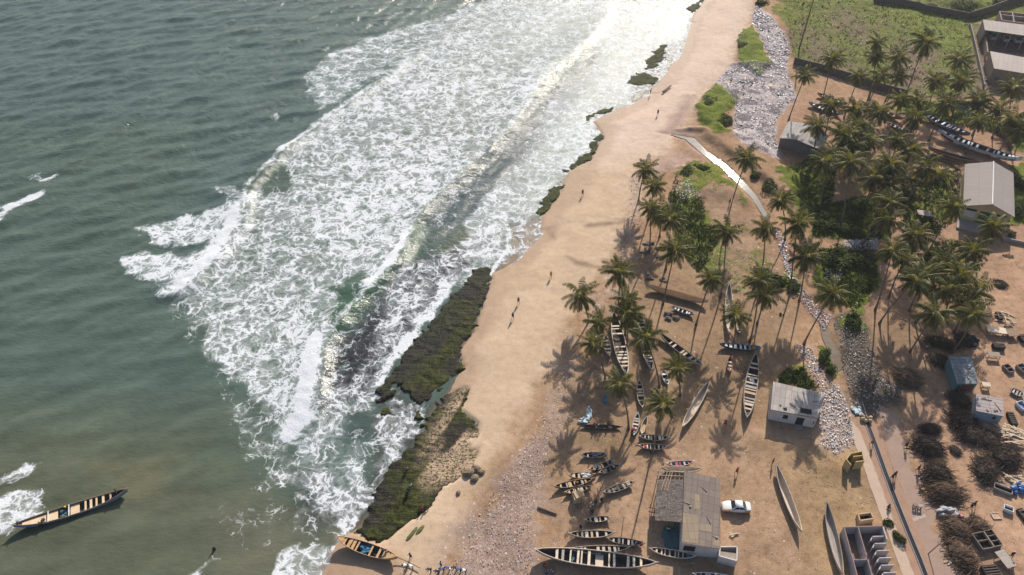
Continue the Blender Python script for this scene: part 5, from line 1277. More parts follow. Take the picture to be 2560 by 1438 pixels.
# ------------------------------------------------------------------ buildings
def house(name, label, cat, roof, wallmat, roofmat, over=0.25, th=0.08, walls=(0, 1, 2, 3), openings=(), group=None, uvdir=None, base=0.0, extra=0.0):
    """roof: four (px, py, z) corners, far left, far right, near right, near left"""
    P = [G(*q) for q in roof]; c = sum(P, Vector()) / 4
    root = thing(name, label, cat, (c.x, c.y, 0), 0, group)
    b = MB(); b.slab([P[3], P[2], P[1], P[0]], th); r = b.build("roof", roofmat, root, world_in=True)
    uv_planar(r, uvdir or (P[1] - P[0]).xy.to_3d(), Vector((0, 0, 1)).cross(uvdir or (P[1] - P[0]).xy.to_3d()))
    F = []
    for q in P:
        d = (c - q).xy.to_3d(); F.append(q + d.normalized() * over * 1.4)
    for k in walls:
        a, e = F[k], F[(k + 1) % 4]
        w = MB(); w.panel(a, e, base - 0.1, a.z - th - 0.004, e.z - th - 0.004, 0.18); w.build("wall", wallmat, root, world_in=True)
    for side, f0, f1, z0, z1, kind, mat in openings:
        a, e = F[side], F[(side + 1) % 4]; d = (e - a).xy.to_3d(); ln = d.length; d.normalize()
        nrm = Vector((d.y, -d.x, 0)); nrm = nrm if nrm.dot((a + e).xy.to_3d() / 2 - c.xy.to_3d()) > 0 else -nrm
        m_ = a.xy.to_3d() + d * ln * (f0 + f1) / 2 + nrm * 0.10
        w = MB(); w.box(m_ + Vector((0, 0, (z0 + z1) / 2)), (ln * (f1 - f0), 0.06, z1 - z0), math.atan2(d.y, d.x))
        o = w.build(kind, mat, root, world_in=True)
        if kind in ("window", "door"):
            fr = MB(); hw, hh = ln * (f1 - f0) / 2, (z1 - z0) / 2; ang = math.atan2(d.y, d.x); ctr = m_ + nrm * 0.012 + Vector((0, 0, (z0 + z1) / 2))
            for sx in (-1, 1): fr.box(ctr + d * sx * hw, (0.07, 0.075, 2 * hh + 0.07), ang)
            fr.box(ctr + Vector((0, 0, hh)), (2 * hw - 0.07, 0.075, 0.07), ang)
            g = fr.build("frame", wallmat, root, world_in=True); g.parent = o
    return root, P, F
WHITEW = paint("dirty_whitewash", (0.50, 0.46, 0.45), 0.95, 0.22, 0.9); DARKO = paint("dark_opening", (0.022, 0.020, 0.020), 0.9, 0.2); YELW = paint("cream_yellow_wall", (0.46, 0.36, 0.20), 0.95, 0.12, 0.5)
GREYW = paint("grey_boards", (0.13, 0.12, 0.12), 0.95, 0.3, 1.5, grain=(1, 1, 6)); CONC = paint("raw_concrete", (0.30, 0.25, 0.215), 0.95, 0.25, 0.8); GRN = paint("green_door_paint", (0.03, 0.085, 0.065), 0.7, 0.2)
BLOCK = paint("sandcrete_block", (0.26, 0.19, 0.155), 0.95, 0.25, 0.9); DARKW = paint("stained_boundary_wall", (0.115, 0.095, 0.085), 0.95, 0.35, 0.8); TEALW = paint("teal_wall", (0.08, 0.16, 0.17), 0.8, 0.25); MAROON = paint("maroon_panel", (0.10, 0.028, 0.03), 0.8, 0.2)
R_HUT = sheet("bleached_sheets", (0.46, 0.415, 0.375), (0.37, 0.33, 0.305), (0.24, 0.21, 0.19), 0.95, 1.9)
R_ZINC = sheet("rusty_zinc_sheets", (0.185, 0.152, 0.135), (0.23, 0.185, 0.158), (0.12, 0.098, 0.09), 0.9, 1.25, stain=(0.30, 0.235, 0.19), stain_amt=0.35)
R_GAB = sheet("grey_roof_sheets", (0.30, 0.262, 0.25), (0.28, 0.245, 0.235), (0.22, 0.19, 0.18), 1.0, 2.4, stain=(0.24, 0.20, 0.19), stain_amt=0.3)
R_GREY = sheet("old_grey_sheets", (0.36, 0.335, 0.325), (0.31, 0.29, 0.285), (0.22, 0.205, 0.20), 0.9, 2.0)
R_BLUE = sheet("patched_blue_grey_sheets", (0.26, 0.285, 0.31), (0.19, 0.215, 0.24), (0.10, 0.10, 0.11), 2.6, 0.8, stain=(0.30, 0.25, 0.24), stain_amt=0.35)
R_PINK = sheet("pale_patched_sheets", (0.42, 0.36, 0.345), (0.34, 0.295, 0.30), (0.15, 0.12, 0.12), 3.2, 0.75)
R_WARE = sheet("warehouse_sheets", (0.44, 0.385, 0.355), (0.40, 0.35, 0.325), (0.30, 0.26, 0.24), 1.2, 6.0, stain=(0.33, 0.26, 0.24), stain_amt=0.35)

hut, HP, HF = house("hut", "white walled hut with patched pale sheet roof by the rubbish", "hut", [(1933, 954, 3.1), (2064, 985, 3.1), (2045, 1046, 2.7), (1927, 1024, 2.7)], WHITEW, R_HUT, 0.12,
    openings=[(2, 0.60, 0.72, 1.0, 2.1, "window", DARKO), (2, 0.24, 0.42, 0.0, 2.1, "door", DARKO), (2, 0.02, 0.05, 0.9, 1.9, "window", DARKO), (1, 0.2, 0.7, 0.4, 2.2, "window", DARKO)])
b = MB(); A_, E_ = HP[3].lerp(HP[2], 0.62), HP[3].lerp(HP[2], 0.86); bk = (HP[0] - HP[3]).normalized()
b.slab([A_ + bk * 0.5 + Vector((0, 0, 0.02)), E_ + bk * 0.5 + Vector((0, 0, 0.02)), E_ + bk * 1.5 + Vector((0, 0, 0.09)), A_ + bk * 1.5 + Vector((0, 0, 0.09))], 0.03); b.build("roof_hole", DARKO, hut, world_in=True)
b = MB(); A_, E_ = HP[3].lerp(HP[2], 0.28), HP[3].lerp(HP[2], 0.34)
b.slab([A_ + bk * 0.3 + Vector((0, 0, 0.02)), E_ + bk * 0.3 + Vector((0, 0, 0.02)), E_ + bk * 0.95 + Vector((0, 0, 0.07)), A_ + bk * 0.95 + Vector((0, 0, 0.07))], 0.03); b.build("roof_hole", DARKO, hut, world_in=True)
b = MB(); A_, E_ = HP[3].lerp(HP[2], -0.02), HP[3].lerp(HP[2], 1.02)
b.tube([A_ - bk * 0.05 + Vector((0, 0, -0.05)), E_ - bk * 0.05 + Vector((0, 0, -0.05))], 0.06, 4); b.build("eave_board", paint("rust_red_board", (0.25, 0.10, 0.07)), hut, world_in=True)
s_ = G(1995, 1068); b = MB(); b.box((s_.x, s_.y, 0.1), (1.3, 1.0, 0.2), 0.1); b.build("doorstep", CONC, hut, world_in=True)

zinc, ZP, ZF = house("shed", "long shed under rusty patched zinc roof beside the taxi", "shed", [(1711, 1176, 3.6), (1801, 1197, 3.3), (1801, 1372, 3.0), (1705, 1358, 3.3)], WHITEW, R_ZINC, 0.15,
    openings=[(2, 0.62, 0.95, 1.2, 2.7, "window", DARKO)])
for a0, a1, b0, b1 in ((0.0, 0.42, 0.60, 0.98), (0.44, 0.78, 0.70, 0.80), (0.30, 0.44, 0.30, 0.52), (0.80, 0.98, 0.84, 0.97)):    # newer tan sheets laid over the old zinc
    zq = lambda u, v: ZP[0].lerp(ZP[1], u).lerp(ZP[3].lerp(ZP[2], u), v) + Vector((0, 0, 0.02))
    b = MB(); b.slab([zq(a0, b1), zq(a1, b1), zq(a1, b0), zq(a0, b0)], 0.015); r = b.build("roof_patch", sheet("tan_sheets", (0.31, 0.245, 0.175), (0.27, 0.215, 0.16), (0.2, 0.155, 0.115), 0.9, 1.25), zinc, world_in=True); uv_planar(r, (1, 0, 0), (0, 1, 0))
T = [G(1646, 1178, 3.0), G(1710, 1181, 3.2), G(1706, 1302, 3.2), G(1637, 1298, 2.7)]
thr = thing("thatch_shelter", "open shelter under ragged grey palm thatch joined to the zinc shed", "shelter", ((T[0] + T[2]) / 2).xy.to_3d())
thm = bpy.data.materials.new("old_thatch"); n = NT(thm); p = n.pos()
f = n.math('ADD', n.math('MULTIPLY', n.noise(n.stretch(p, 0.8, 5, 1), 1.2, 5, 0.7), 0.6), n.math('MULTIPLY', n.noise(p, 2.2, 5, 0.7), 0.4))
n.link(n.ramp(f, [(0.33, (0.03, 0.026, 0.025)), (0.5, (0.12, 0.098, 0.09)), (0.66, (0.26, 0.215, 0.19))]), n.p.inputs["Base Color"]); n.p.inputs["Roughness"].default_value = 0.95
n.link(n.bump(f, 1.0, 0.12), n.p.inputs["Normal"])
b = MB(); rr = random.Random(4)
def tq(u, v, dz=0.0): return T[0].lerp(T[1], u).lerp(T[3].lerp(T[2], u), v) + Vector((0, 0, dz))
b.slab([tq(0.02, 1.0), tq(0.99, 1.0), tq(0.99, 0.16), tq(0.02, 0.2)], 0.12)
for k in range(520):                                       # overlapping thatch straws
    u, v = rr.uniform(0, 0.97), rr.uniform(0.17, 1.0); ln = rr.uniform(0.03, 0.16)
    a, c2 = tq(u, v, rr.uniform(0.03, 0.09)), tq(min(u + rr.uniform(-0.02, 0.02), 1), min(v + ln, 1.03), rr.uniform(0.0, 0.06))
    sd_ = Vector((rr.uniform(0.06, 0.14), 0, 0)); b.add([a - sd_, a + sd_, c2 + sd_ * 0.6, c2 - sd_ * 0.6], [(0, 1, 2, 3)])
b.build("thatch", thm, thr, world_in=True)
for k in range(7):
    q = MB(); u = k / 6; q.tube([tq(u, -0.06, -0.06), tq(u * 0.98, 0.35, -0.05)], 0.05, 5); q.build("rafter", W_SHADE, thr, world_in=True)
for v in (0.0, 0.09):
    q = MB(); q.tube([tq(-0.05, v, 0.03), tq(1.0, v, 0.03)], 0.05, 5); q.build("batten", W_PALE, thr, world_in=True)
for u, v in ((0.02, 0.0), (0.02, 0.35), (0.02, 0.7), (0.02, 0.98), (0.5, 0.98), (0.95, 0.98), (0.95, 0.0)):
    q = MB(); t = tq(u, v); q.tube([(t.x, t.y, -0.1), (t.x, t.y, t.z - 0.08)], 0.07, 5); q.build("post", W_BROWN, thr, world_in=True)
for k in range(3):
    q = MB(); q.tube([tq(0.35 + 0.1 * k, 0.02, 0.15), tq(0.15 + 0.12 * k, 0.42, 0.14)], 0.045, 5); q.build("loose_pole", W_TAN, thr, world_in=True)
# white block with low parapets behind the car, and the small slab roof block
an = thing("washroom_block", "low white roofless washroom block at the zinc shed's corner", "outbuilding", G(1820, 1385))
W4 = [G(1801, 1366, 2.0), G(1843, 1366, 2.0), G(1842, 1402, 1.9), G(1798, 1378 + 12, 1.9)]
for a, e in ((0, 1), (1, 2), (2, 3), (3, 0)):
    q = MB(); q.panel(W4[a], W4[e], -0.1, 1.95, 1.95, 0.16); q.build("wall", WHITEW, an, world_in=True)
q = MB(); q.slab([W4[3] + Vector((0, 0, -.2)), W4[2] + Vector((0, 0, -.2)), W4[2].lerp(W4[1], 0.55) + Vector((0, 0, -.2)), W4[3].lerp(W4[0], 0.55) + Vector((0, 0, -.2))], 0.08); q.build("slab_roof", CONC, an, world_in=True)

def roof_weights(root, P, n_, seed):
    rw = random.Random(seed)
    for k in range(n_):
        u, v = rw.uniform(0.08, 0.9), rw.uniform(0.08, 0.9); q = P[0].lerp(P[1], u).lerp(P[3].lerp(P[2], u), v); b = MB()
        if rw.random() < 0.5: b.box(q + Vector((0, 0, 0.06)), (rw.uniform(.7, 1.9), .09, .07), rw.uniform(0, 3.1)); b.build("roof_batten", W_SHADE, root, world_in=True)
        else: b.box(q + Vector((0, 0, 0.09)), (rw.uniform(.2, .4), rw.uniform(.2, .35), .16), rw.uniform(0, 3.1)); b.build("roof_stone", CONC, root, world_in=True)
roof_weights(hut, HP, 5, 1); roof_weights(zinc, ZP, 7, 2)
gs, GSP, GSF = None, None, None
EL = [G(2412, 410, 4.2), G(2408, 515, 4.2)]; RG = [G(2484, 404, 6.2), G(2481, 511, 6.2)]; ER = [G(2534, 433, 4.2), G(2537, 543, 4.2)]
gs = thing("gable_shed", "large gabled shed with grey sheet roof and yellow front", "shed", ((EL[0] + ER[1]) / 2).xy.to_3d())
for side, q in (("l", [EL[1], RG[1], RG[0], EL[0]]), ("r", [RG[1], ER[1], ER[0], RG[0]])):
    b = MB(); b.slab(q, 0.08); r = b.build("roof_slope", R_GAB, gs, world_in=True); dd = (EL[0] - EL[1]).normalized(); uv_planar(r, dd, Vector((-dd.y, dd.x, 0)))
b = MB(); b.tube([RG[1] + Vector((0, 0, 0.05)), RG[0] + Vector((0, 0, 0.05))], 0.13, 5); b.build("ridge_cap", P_WHITE, gs, world_in=True)
def ins(q, k=0.45): return q.lerp((EL[0] + ER[1]) / 2, k / 9)
fl, fr_, bl, br_ = ins(EL[1], 1.0), ins(ER[1], 1.0), ins(EL[0], 1.0), ins(ER[0], 1.0)
for a, e in ((fl, bl), (fr_, br_)):
    q = MB(); q.panel(a, e, -0.1, 4.05, 4.05, 0.2); q.build("wall", YELW, gs, world_in=True)
for a, e in ((fl, fr_), (bl, br_)):
    m_ = (a + e) / 2; q = MB(); q.panel(a, m_, -0.1, 4.0, 5.85, 0.2); q.panel(m_, e, -0.1, 5.85, 4.0, 0.2); q.build("gable_wall", YELW, gs, world_in=True)
d = (fr_ - fl).xy.to_3d(); ln = d.length; d.normalize(); nrm = Vector((d.y, -d.x, 0)); ang = math.atan2(d.y, d.x)
for f0, f1, z0, z1, kd, mt in ((0.05, 0.28, 2.9, 3.4, "window", DARKO), (0.72, 0.94, 2.9, 3.4, "window", DARKO), (0.36, 0.66, 0.0, 3.3, "door", GRN), (0.05, 0.28, 1.2, 2.8, "shutter", WHITEW), (0.72, 0.94, 1.2, 2.8, "shutter", WHITEW)):
    q = MB(); q.box(fl.xy.to_3d() + d * ln * (f0 + f1) / 2 + nrm * 0.12 + Vector((0, 0, (z0 + z1) / 2)), (ln * (f1 - f0), 0.08, z1 - z0), ang); q.build(kd, mt, gs, world_in=True)
q = MB(); q.box(fl.xy.to_3d() + d * ln * 0.25 + nrm * 2.2 + Vector((0, 0, 0.2)), (ln * 0.62, 3.6, 0.4), ang); q.build("loading_apron", CONC, gs, world_in=True)

gh = thing("grey_house", "small grey boarded house with sagging sheet roof beside the rubbish tip", "house", G(2000, 365))
LQ = [G(1971, 303, 3.0), G(2030, 311, 3.6), G(1990, 349, 3.6), G(1949, 345, 2.9)]; RQ = [G(2030, 311, 3.6), G(2073, 340, 2.7), G(2050, 374, 2.6), G(1990, 349, 3.6)]
for q4 in (LQ, RQ):
    b = MB(); b.slab([q4[3], q4[2], q4[1], q4[0]], 0.07); r = b.build("roof_slope", R_GREY, gh, world_in=True); uv_planar(r, (q4[2] - q4[3]).xy.to_3d(), (q4[0] - q4[3]).xy.to_3d())
cc = (LQ[0] + RQ[2]) / 2
loop = [q.lerp(Vector((cc.x, cc.y, q.z)), 0.05) for q in (LQ[3], LQ[2], RQ[2], RQ[1], LQ[1], LQ[0])]
for a, e in zip(loop, loop[1:] + loop[:1]):
    q = MB(); q.panel(a, e, -0.1, a.z - 0.08, e.z - 0.08, 0.12); q.build("wall", GREYW, gh, world_in=True)
b = MB(); b.tube([LQ[1] + Vector((0, 0, 0.03)), LQ[2] + Vector((0, 0, 0.03))], 0.07, 4); b.build("ridge_pole", W_PALE, gh, world_in=True)

sk1, S1P, _ = house("market_shack", "shack with patched blue grey sheet roof and maroon front", "shack", [(2372, 891, 2.7), (2429, 892, 2.8), (2446, 959, 2.5), (2393, 960, 2.5)], TEALW, R_BLUE, 0.15, openings=[(2, 0.12, 0.72, 0.3, 2.1, "panel", MAROON), (2, 0.76, 0.94, 0.0, 2.0, "door", DARKO)])
roof_weights(sk1, S1P, 8, 3)
sk2, S2P, _ = house("market_shack", "shack with pale pinkish patched roof below the maroon fronted shack", "shack", [(2440, 985, 2.6), (2507, 997, 2.6), (2510, 1041, 2.4), (2440, 1027, 2.4)], P_GREYBLUE, R_PINK, 0.15, openings=[(2, 0.2, 0.33, 1.2, 1.9, "window", DARKO)])
roof_weights(sk2, S2P, 7, 4)
w1, W1P, _ = house("warehouse", "upper warehouse with long stained roof above the parked minibuses", "warehouse", [(2457, 49, 5.2), (2680, 77, 5.2), (2680, 106, 4.6), (2462, 75, 4.6)], BLOCK, R_WARE, 0.1, walls=(0, 1, 3))
for f_ in (0.0, 0.15, 0.3, 0.45):
    q = MB(); t = W1P[3].lerp(W1P[2], f_ + 0.02); q.tube([(t.x, t.y + 0.2, 0), (t.x, t.y + 0.2, t.z - 0.1)], 0.12, 6); q.build("post", CONC, w1, world_in=True)
house("warehouse", "lower warehouse with white edged pale roof in the compound", "warehouse", [(2475, 128, 5.0), (2680, 165, 5.0), (2680, 203, 4.4), (2485, 171, 4.4)], BLOCK, R_WARE, 0.1, openings=[(2, 0.88, 0.95, 1.2, 2.2, "window", TEALW)])
rl = thing("unfinished_building", "roofless concrete frame building behind the upper warehouse", "building", G(2560, 60))
q4 = [G(2499, 28, 4.2), G(2680, 46, 4.2), G(2680, 74, 4.2), G(2505, 50, 4.2)]
for a, e in ((0, 1), (1, 2), (2, 3), (3, 0)):
    q = MB(); q.panel(q4[a], q4[e], -0.1, 4.2, 4.2, 0.3); q.build("wall", BLOCK, rl, world_in=True)
for f_ in (0.18, 0.36, 0.54):
    q = MB(); q.panel(q4[0].lerp(q4[1], f_), q4[3].lerp(q4[2], f_), -0.1, 4.18, 4.18, 0.25); q.build("partition", CONC, rl, world_in=True)
q = MB(); q.panel(q4[0].lerp(q4[3], 0.35), q4[1].lerp(q4[2], 0.35), -0.1, 4.16, 4.16, 0.25); q.build("partition", CONC, rl, world_in=True)

def wall_run(label, pts, h, mat, th=0.25, name="boundary_wall", group=None):
    P = [G(*q) for q in pts]; root = thing(name, label, "wall", P[0], 0, group)
    for a, e in zip(P[:-1], P[1:]):
        q = MB(); q.panel(a, e, -0.2, h, h, th); q.build("wall_panel", mat, root, world_in=True)
    for a in P:
        q = MB(); q.box((a.x, a.y, h / 2), (th * 1.5, th * 1.5, h + 0.1)); q.build("pier", mat, root, world_in=True)
wall_run("long dark boundary wall between field and palm clump", [(1985, 160), (2050, 176), (2120, 198), (2190, 222), (2262, 241)], 2.0, DARKW)
wall_run("far boundary wall, left arm, along the top of the field", [(2185, 3), (2230, 10), (2294, 20), (2311, 27), (2370, 38), (2421, 47)], 2.0, DARKW)
wall_run("far boundary wall, right arm, rising to the top corner", [(2423, 47), (2470, 33), (2510, 18), (2560, 2), (2600, -10)], 2.4, DARKW)
wall_run("low outer compound wall beside the sandy alley", [(2423, 67), (2434, 112), (2446, 165), (2458, 220)], 1.2, paint("grey_wall", (0.2, 0.175, 0.165), 0.95, 0.25))
wall_run("tall inner compound wall joining the two warehouses", [(2450, 95), (2457, 115), (2461, 150)], 2.6, BLOCK)
wall_run("broken dark wall beside the big blue canoe", [(2494, 322), (2510, 350), (2526, 378)], 1.6, DARKW)
wall_run("low concrete wall at the shed's right corner", [(2505, 600), (2560, 612)], 0.8, CONC)

# roofless cells by the path
tb = thing("latrine_block", "roofless concrete wash cells with open stalls beside the path", "outbuilding", G(2165, 1380))
HT = 2.0
o0, o1, l1 = G(2110, 1318, HT), G(2207, 1315, HT), G(2160, 1500, HT)
ux = (o1 - o0).normalized(); vy = (l1 - o0).normalized(); Wd = (o1 - o0).length; Ln = 13.0
LILAC = paint("lilac_grey_plaster", (0.40, 0.37, 0.38), 0.95, 0.22, 0.8); BRICK = paint("reddish_coping", (0.26, 0.165, 0.135), 0.95, 0.2)
def bl_wall(a, b_, h=HT, th=0.17, nm="wall", cop=True):
    A2, B2 = o0 + ux * a[0] + vy * a[1], o0 + ux * b_[0] + vy * b_[1]
    q = MB(); q.panel(A2, B2, -0.1, h, h, th); w = q.build(nm, LILAC, tb, world_in=True)
    if cop:
        q = MB(); q.panel(A2, B2, h + 0.003, h + 0.05, h + 0.05, th * 0.8); k = q.build("coping", BRICK, tb, world_in=True); k.parent = w
x1, x2 = Wd * 0.36, Wd * 0.60
bl_wall((0, 0), (Wd, 0)); bl_wall((0, 0), (0, Ln)); bl_wall((x1, 0.1), (x1, 4.6)); bl_wall((0.1, 5.3), (x1, 5.3)); bl_wall((x1, 5.3), (x1, Ln)); bl_wall((Wd, 0.1), (Wd, 2.2), cop=False)
for k in range(9):
    y = 1.5 + k * 1.15
    bl_wall((x2 + 0.5, y), (Wd, y), 1.7, 0.13, "stall_wall", cop=False)
    bl_wall((x2 + 0.1, y + 0.55), (x2 + 0.5, y), 1.5, 0.13, "stall_wall", cop=False)
q = MB(); q.slab([o0 + vy * Ln + Vector((0, 0, -HT + 0.03)), o0 + vy * Ln + ux * Wd + Vector((0, 0, -HT + 0.03)), o0 + ux * Wd + Vector((0, 0, -HT + 0.03)), o0 + Vector((0, 0, -HT + 0.03))], 0.1); q.build("floor", paint("cell_floor", (0.17, 0.13, 0.12), 0.9, 0.3, 2), tb, world_in=True)
for k, lab in ((2, "yellow bag in an upper stall of the roofless cells"), (6, "bright yellow bags in a lower stall of the roofless cells")):
    heap("plastic_bag", lab, "bag", 0, 0, (0.8, 0.6, 0.5), YELC, at=o0 + ux * (Wd - 0.7) + vy * (1.5 + k * 1.15 - 0.55) + Vector((0, 0, -HT + 0.05)), n=6)
cb = thing("concrete_tank", "small open concrete tank behind the roofless cells", "tank", G(2166, 1310))
q4 = [G(2146, 1285, 1.1), G(2177, 1281, 1.1), G(2185, 1296, 1.1), G(2150, 1301, 1.1)]
TANKW = paint("tan_plaster", (0.40, 0.29, 0.19), 0.95, 0.15)
for a, e in ((0, 1), (1, 2), (2, 3), (3, 0)):
    q = MB(); q.panel(q4[a], q4[e], -0.1, 1.1, 1.1, 0.18); q.build("wall", TANKW, cb, world_in=True)
q = MB(); q.slab([q4[3] + Vector((0, 0, -.75)), q4[2] + Vector((0, 0, -.75)), q4[1] + Vector((0, 0, -.75)), q4[0] + Vector((0, 0, -.75))], 0.05); q.build("dark_contents", DARKO, cb, world_in=True)
yb = thing("yellow_cubicle", "yellow roofless cubicle standing between rubbish and path", "cubicle", G(2140, 1165))
YEL2 = paint("ochre_yellow_wall", (0.40, 0.30, 0.14), 0.9, 0.15)
c0, c1, c2, c3 = G(2124, 1136, 2.2), G(2155, 1128, 2.2), G(2161, 1152, 2.2), G(2116, 1148, 2.2)
for a, e in ((G(2127, 1133, 2.2), c1), (c1, c2), (G(2139, 1154, 2.2), c2), (c3, G(2128, 1162, 2.2)), (G(2127, 1133, 2.2), c3), (G(2133, 1141, 2.2), G(2155, 1139, 2.2))):
    q = MB(); q.panel(a, e, -0.1, 2.2, 2.2, 0.14); q.build("wall", YEL2, yb, world_in=True)
# ------------------------------------------------------------------ people
SKIN = paint("dark_skin", (0.065, 0.038, 0.026), 0.6, 0.1); HAIR = paint("black_hair", (0.012, 0.011, 0.011), 0.9, 0.2)
def cloth(name, c): return paint(name, c, 0.9, 0.15, 4)
C_RED, C_YEL, C_BLK = cloth("red_garment", (0.40, 0.035, 0.035)), cloth("yellow_garment", (0.55, 0.35, 0.04)), cloth("dark_garment", (0.03, 0.03, 0.04))
C_BLU, C_WHI, C_PNK = cloth("blue_garment", (0.06, 0.11, 0.28)), cloth("white_garment", (0.60, 0.60, 0.62)), cloth("pink_garment", (0.58, 0.20, 0.30))
C_GRY, C_ORG, C_NAV = cloth("grey_garment", (0.20, 0.20, 0.21)), cloth("orange_garment", (0.55, 0.17, 0.05)), cloth("navy_garment", (0.025, 0.035, 0.085))

def skin_mesh(name, J, E, mat, root):
    """one continuous surface grown over joints J {name: (pos, radius)} along bones E"""
    names = list(J); me = bpy.data.meshes.new("tmp")
    me.from_pydata([J[k][0] for k in names], [(names.index(a), names.index(b)) for a, b in E], [])
    o = bpy.data.objects.new("tmp", me); COL.objects.link(o)
    md = o.modifiers.new("skin", 'SKIN'); md.use_smooth_shade = True
    for i, k in enumerate(names):
        v = me.skin_vertices[0].data[i]; r = J[k][1]; v.radius = (r, r) if not hasattr(r, '__len__') else r; v.use_root = (k == root)
    o.modifiers.new("sub", 'SUBSURF').levels = 1
    bpy.context.view_layer.update()
    ev = o.evaluated_get(bpy.context.evaluated_depsgraph_get())
    out = bpy.data.meshes.new_from_object(ev); out.name = name
    out.materials.clear(); out.materials.append(mat)
    bpy.data.objects.remove(o); bpy.data.meshes.remove(me)
    return out

def pose(kind):
    J = dict(pelvis=((0, 0, .94), .13), waist=((0, .0, 1.10), .115), chest=((0, .01, 1.32), .145), neck=((0, 0, 1.48), .055), jaw=((0, .02, 1.56), .075), skull=((0, .01, 1.64), .092), crown=((0, 0, 1.70), .06),
             sl=((-.18, 0, 1.41), .062), el=((-.25, -.02, 1.13), .045), wl=((-.26, .08, .89), .03), pl=((-.26, .11, .82), .036), sr=((.18, 0, 1.41), .062), er=((.25, -.02, 1.13), .045), wr=((.26, .08, .89), .03), pr=((.26, .11, .82), .036),
             hl=((-.10, 0, .86), .092), kl=((-.11, .03, .48), .062), al=((-.11, -.02, .08), .042), tl=((-.12, .13, .035), .035), hr=((.10, 0, .86), .092), kr=((.11, .03, .48), .062), ar=((.11, -.02, .08), .042), tr=((.12, .13, .035), .035))
    def mv(**k):
        for n_, p in k.items(): J[n_] = (p, J[n_][1])
    if kind == 'walk':
        mv(kl=(-.10, .20, .50), al=(-.10, .26, .09), tl=(-.11, .41, .06), kr=(.10, -.02, .48), ar=(.10, -.30, .14), tr=(.10, -.22, .04), el=(-.24, -.16, 1.16), wl=(-.24, -.14, .93), pl=(-.24, -.11, .87), er=(.24, .10, 1.15), wr=(.23, .28, 1.02), pr=(.23, .34, .98))
    if kind == 'bend':
        mv(waist=(0, .10, 1.05), chest=(0, .32, 1.15), neck=(0, .47, 1.16), jaw=(0, .56, 1.13), skull=(0, .63, 1.15), crown=(0, .69, 1.17), sl=(-.18, .40, 1.15), sr=(.18, .40, 1.15), el=(-.22, .48, .88), er=(.22, .48, .88), wl=(-.18, .60, .66), wr=(.18, .60, .66), pl=(-.17, .64, .60), pr=(.17, .64, .60))
    if kind == 'sit':
        dz = -.62
        for n_ in ('pelvis', 'waist', 'chest', 'neck', 'jaw', 'skull', 'crown', 'sl', 'sr', 'el', 'er'):
            p = J[n_][0]; mv(**{n_: (p[0], p[1] + (.06 if n_ in ('chest', 'neck', 'jaw', 'skull', 'crown', 'sl', 'sr') else 0), p[2] + dz)})
        mv(hl=(-.11, .05, .28), hr=(.11, .05, .28), kl=(-.14, .42, .42), kr=(.14, .42, .42), al=(-.13, .50, .06), ar=(.13, .50, .06), tl=(-.13, .64, .03), tr=(.13, .64, .03), wl=(-.17, .30, .46), wr=(.17, .30, .46), pl=(-.15, .37, .45), pr=(.15, .37, .45), el=(-.26, .08, .52), er=(.26, .08, .52))
    return J
BONES = [("pelvis", "waist"), ("waist", "chest"), ("chest", "neck"), ("neck", "jaw"), ("jaw", "skull"), ("skull", "crown"), ("chest", "sl"), ("sl", "el"), ("el", "wl"), ("wl", "pl"), ("chest", "sr"), ("sr", "er"), ("er", "wr"), ("wr", "pr"),
         ("pelvis", "hl"), ("hl", "kl"), ("kl", "al"), ("al", "tl"), ("pelvis", "hr"), ("hr", "kr"), ("kr", "ar"), ("ar", "tr")]
KIT = {}
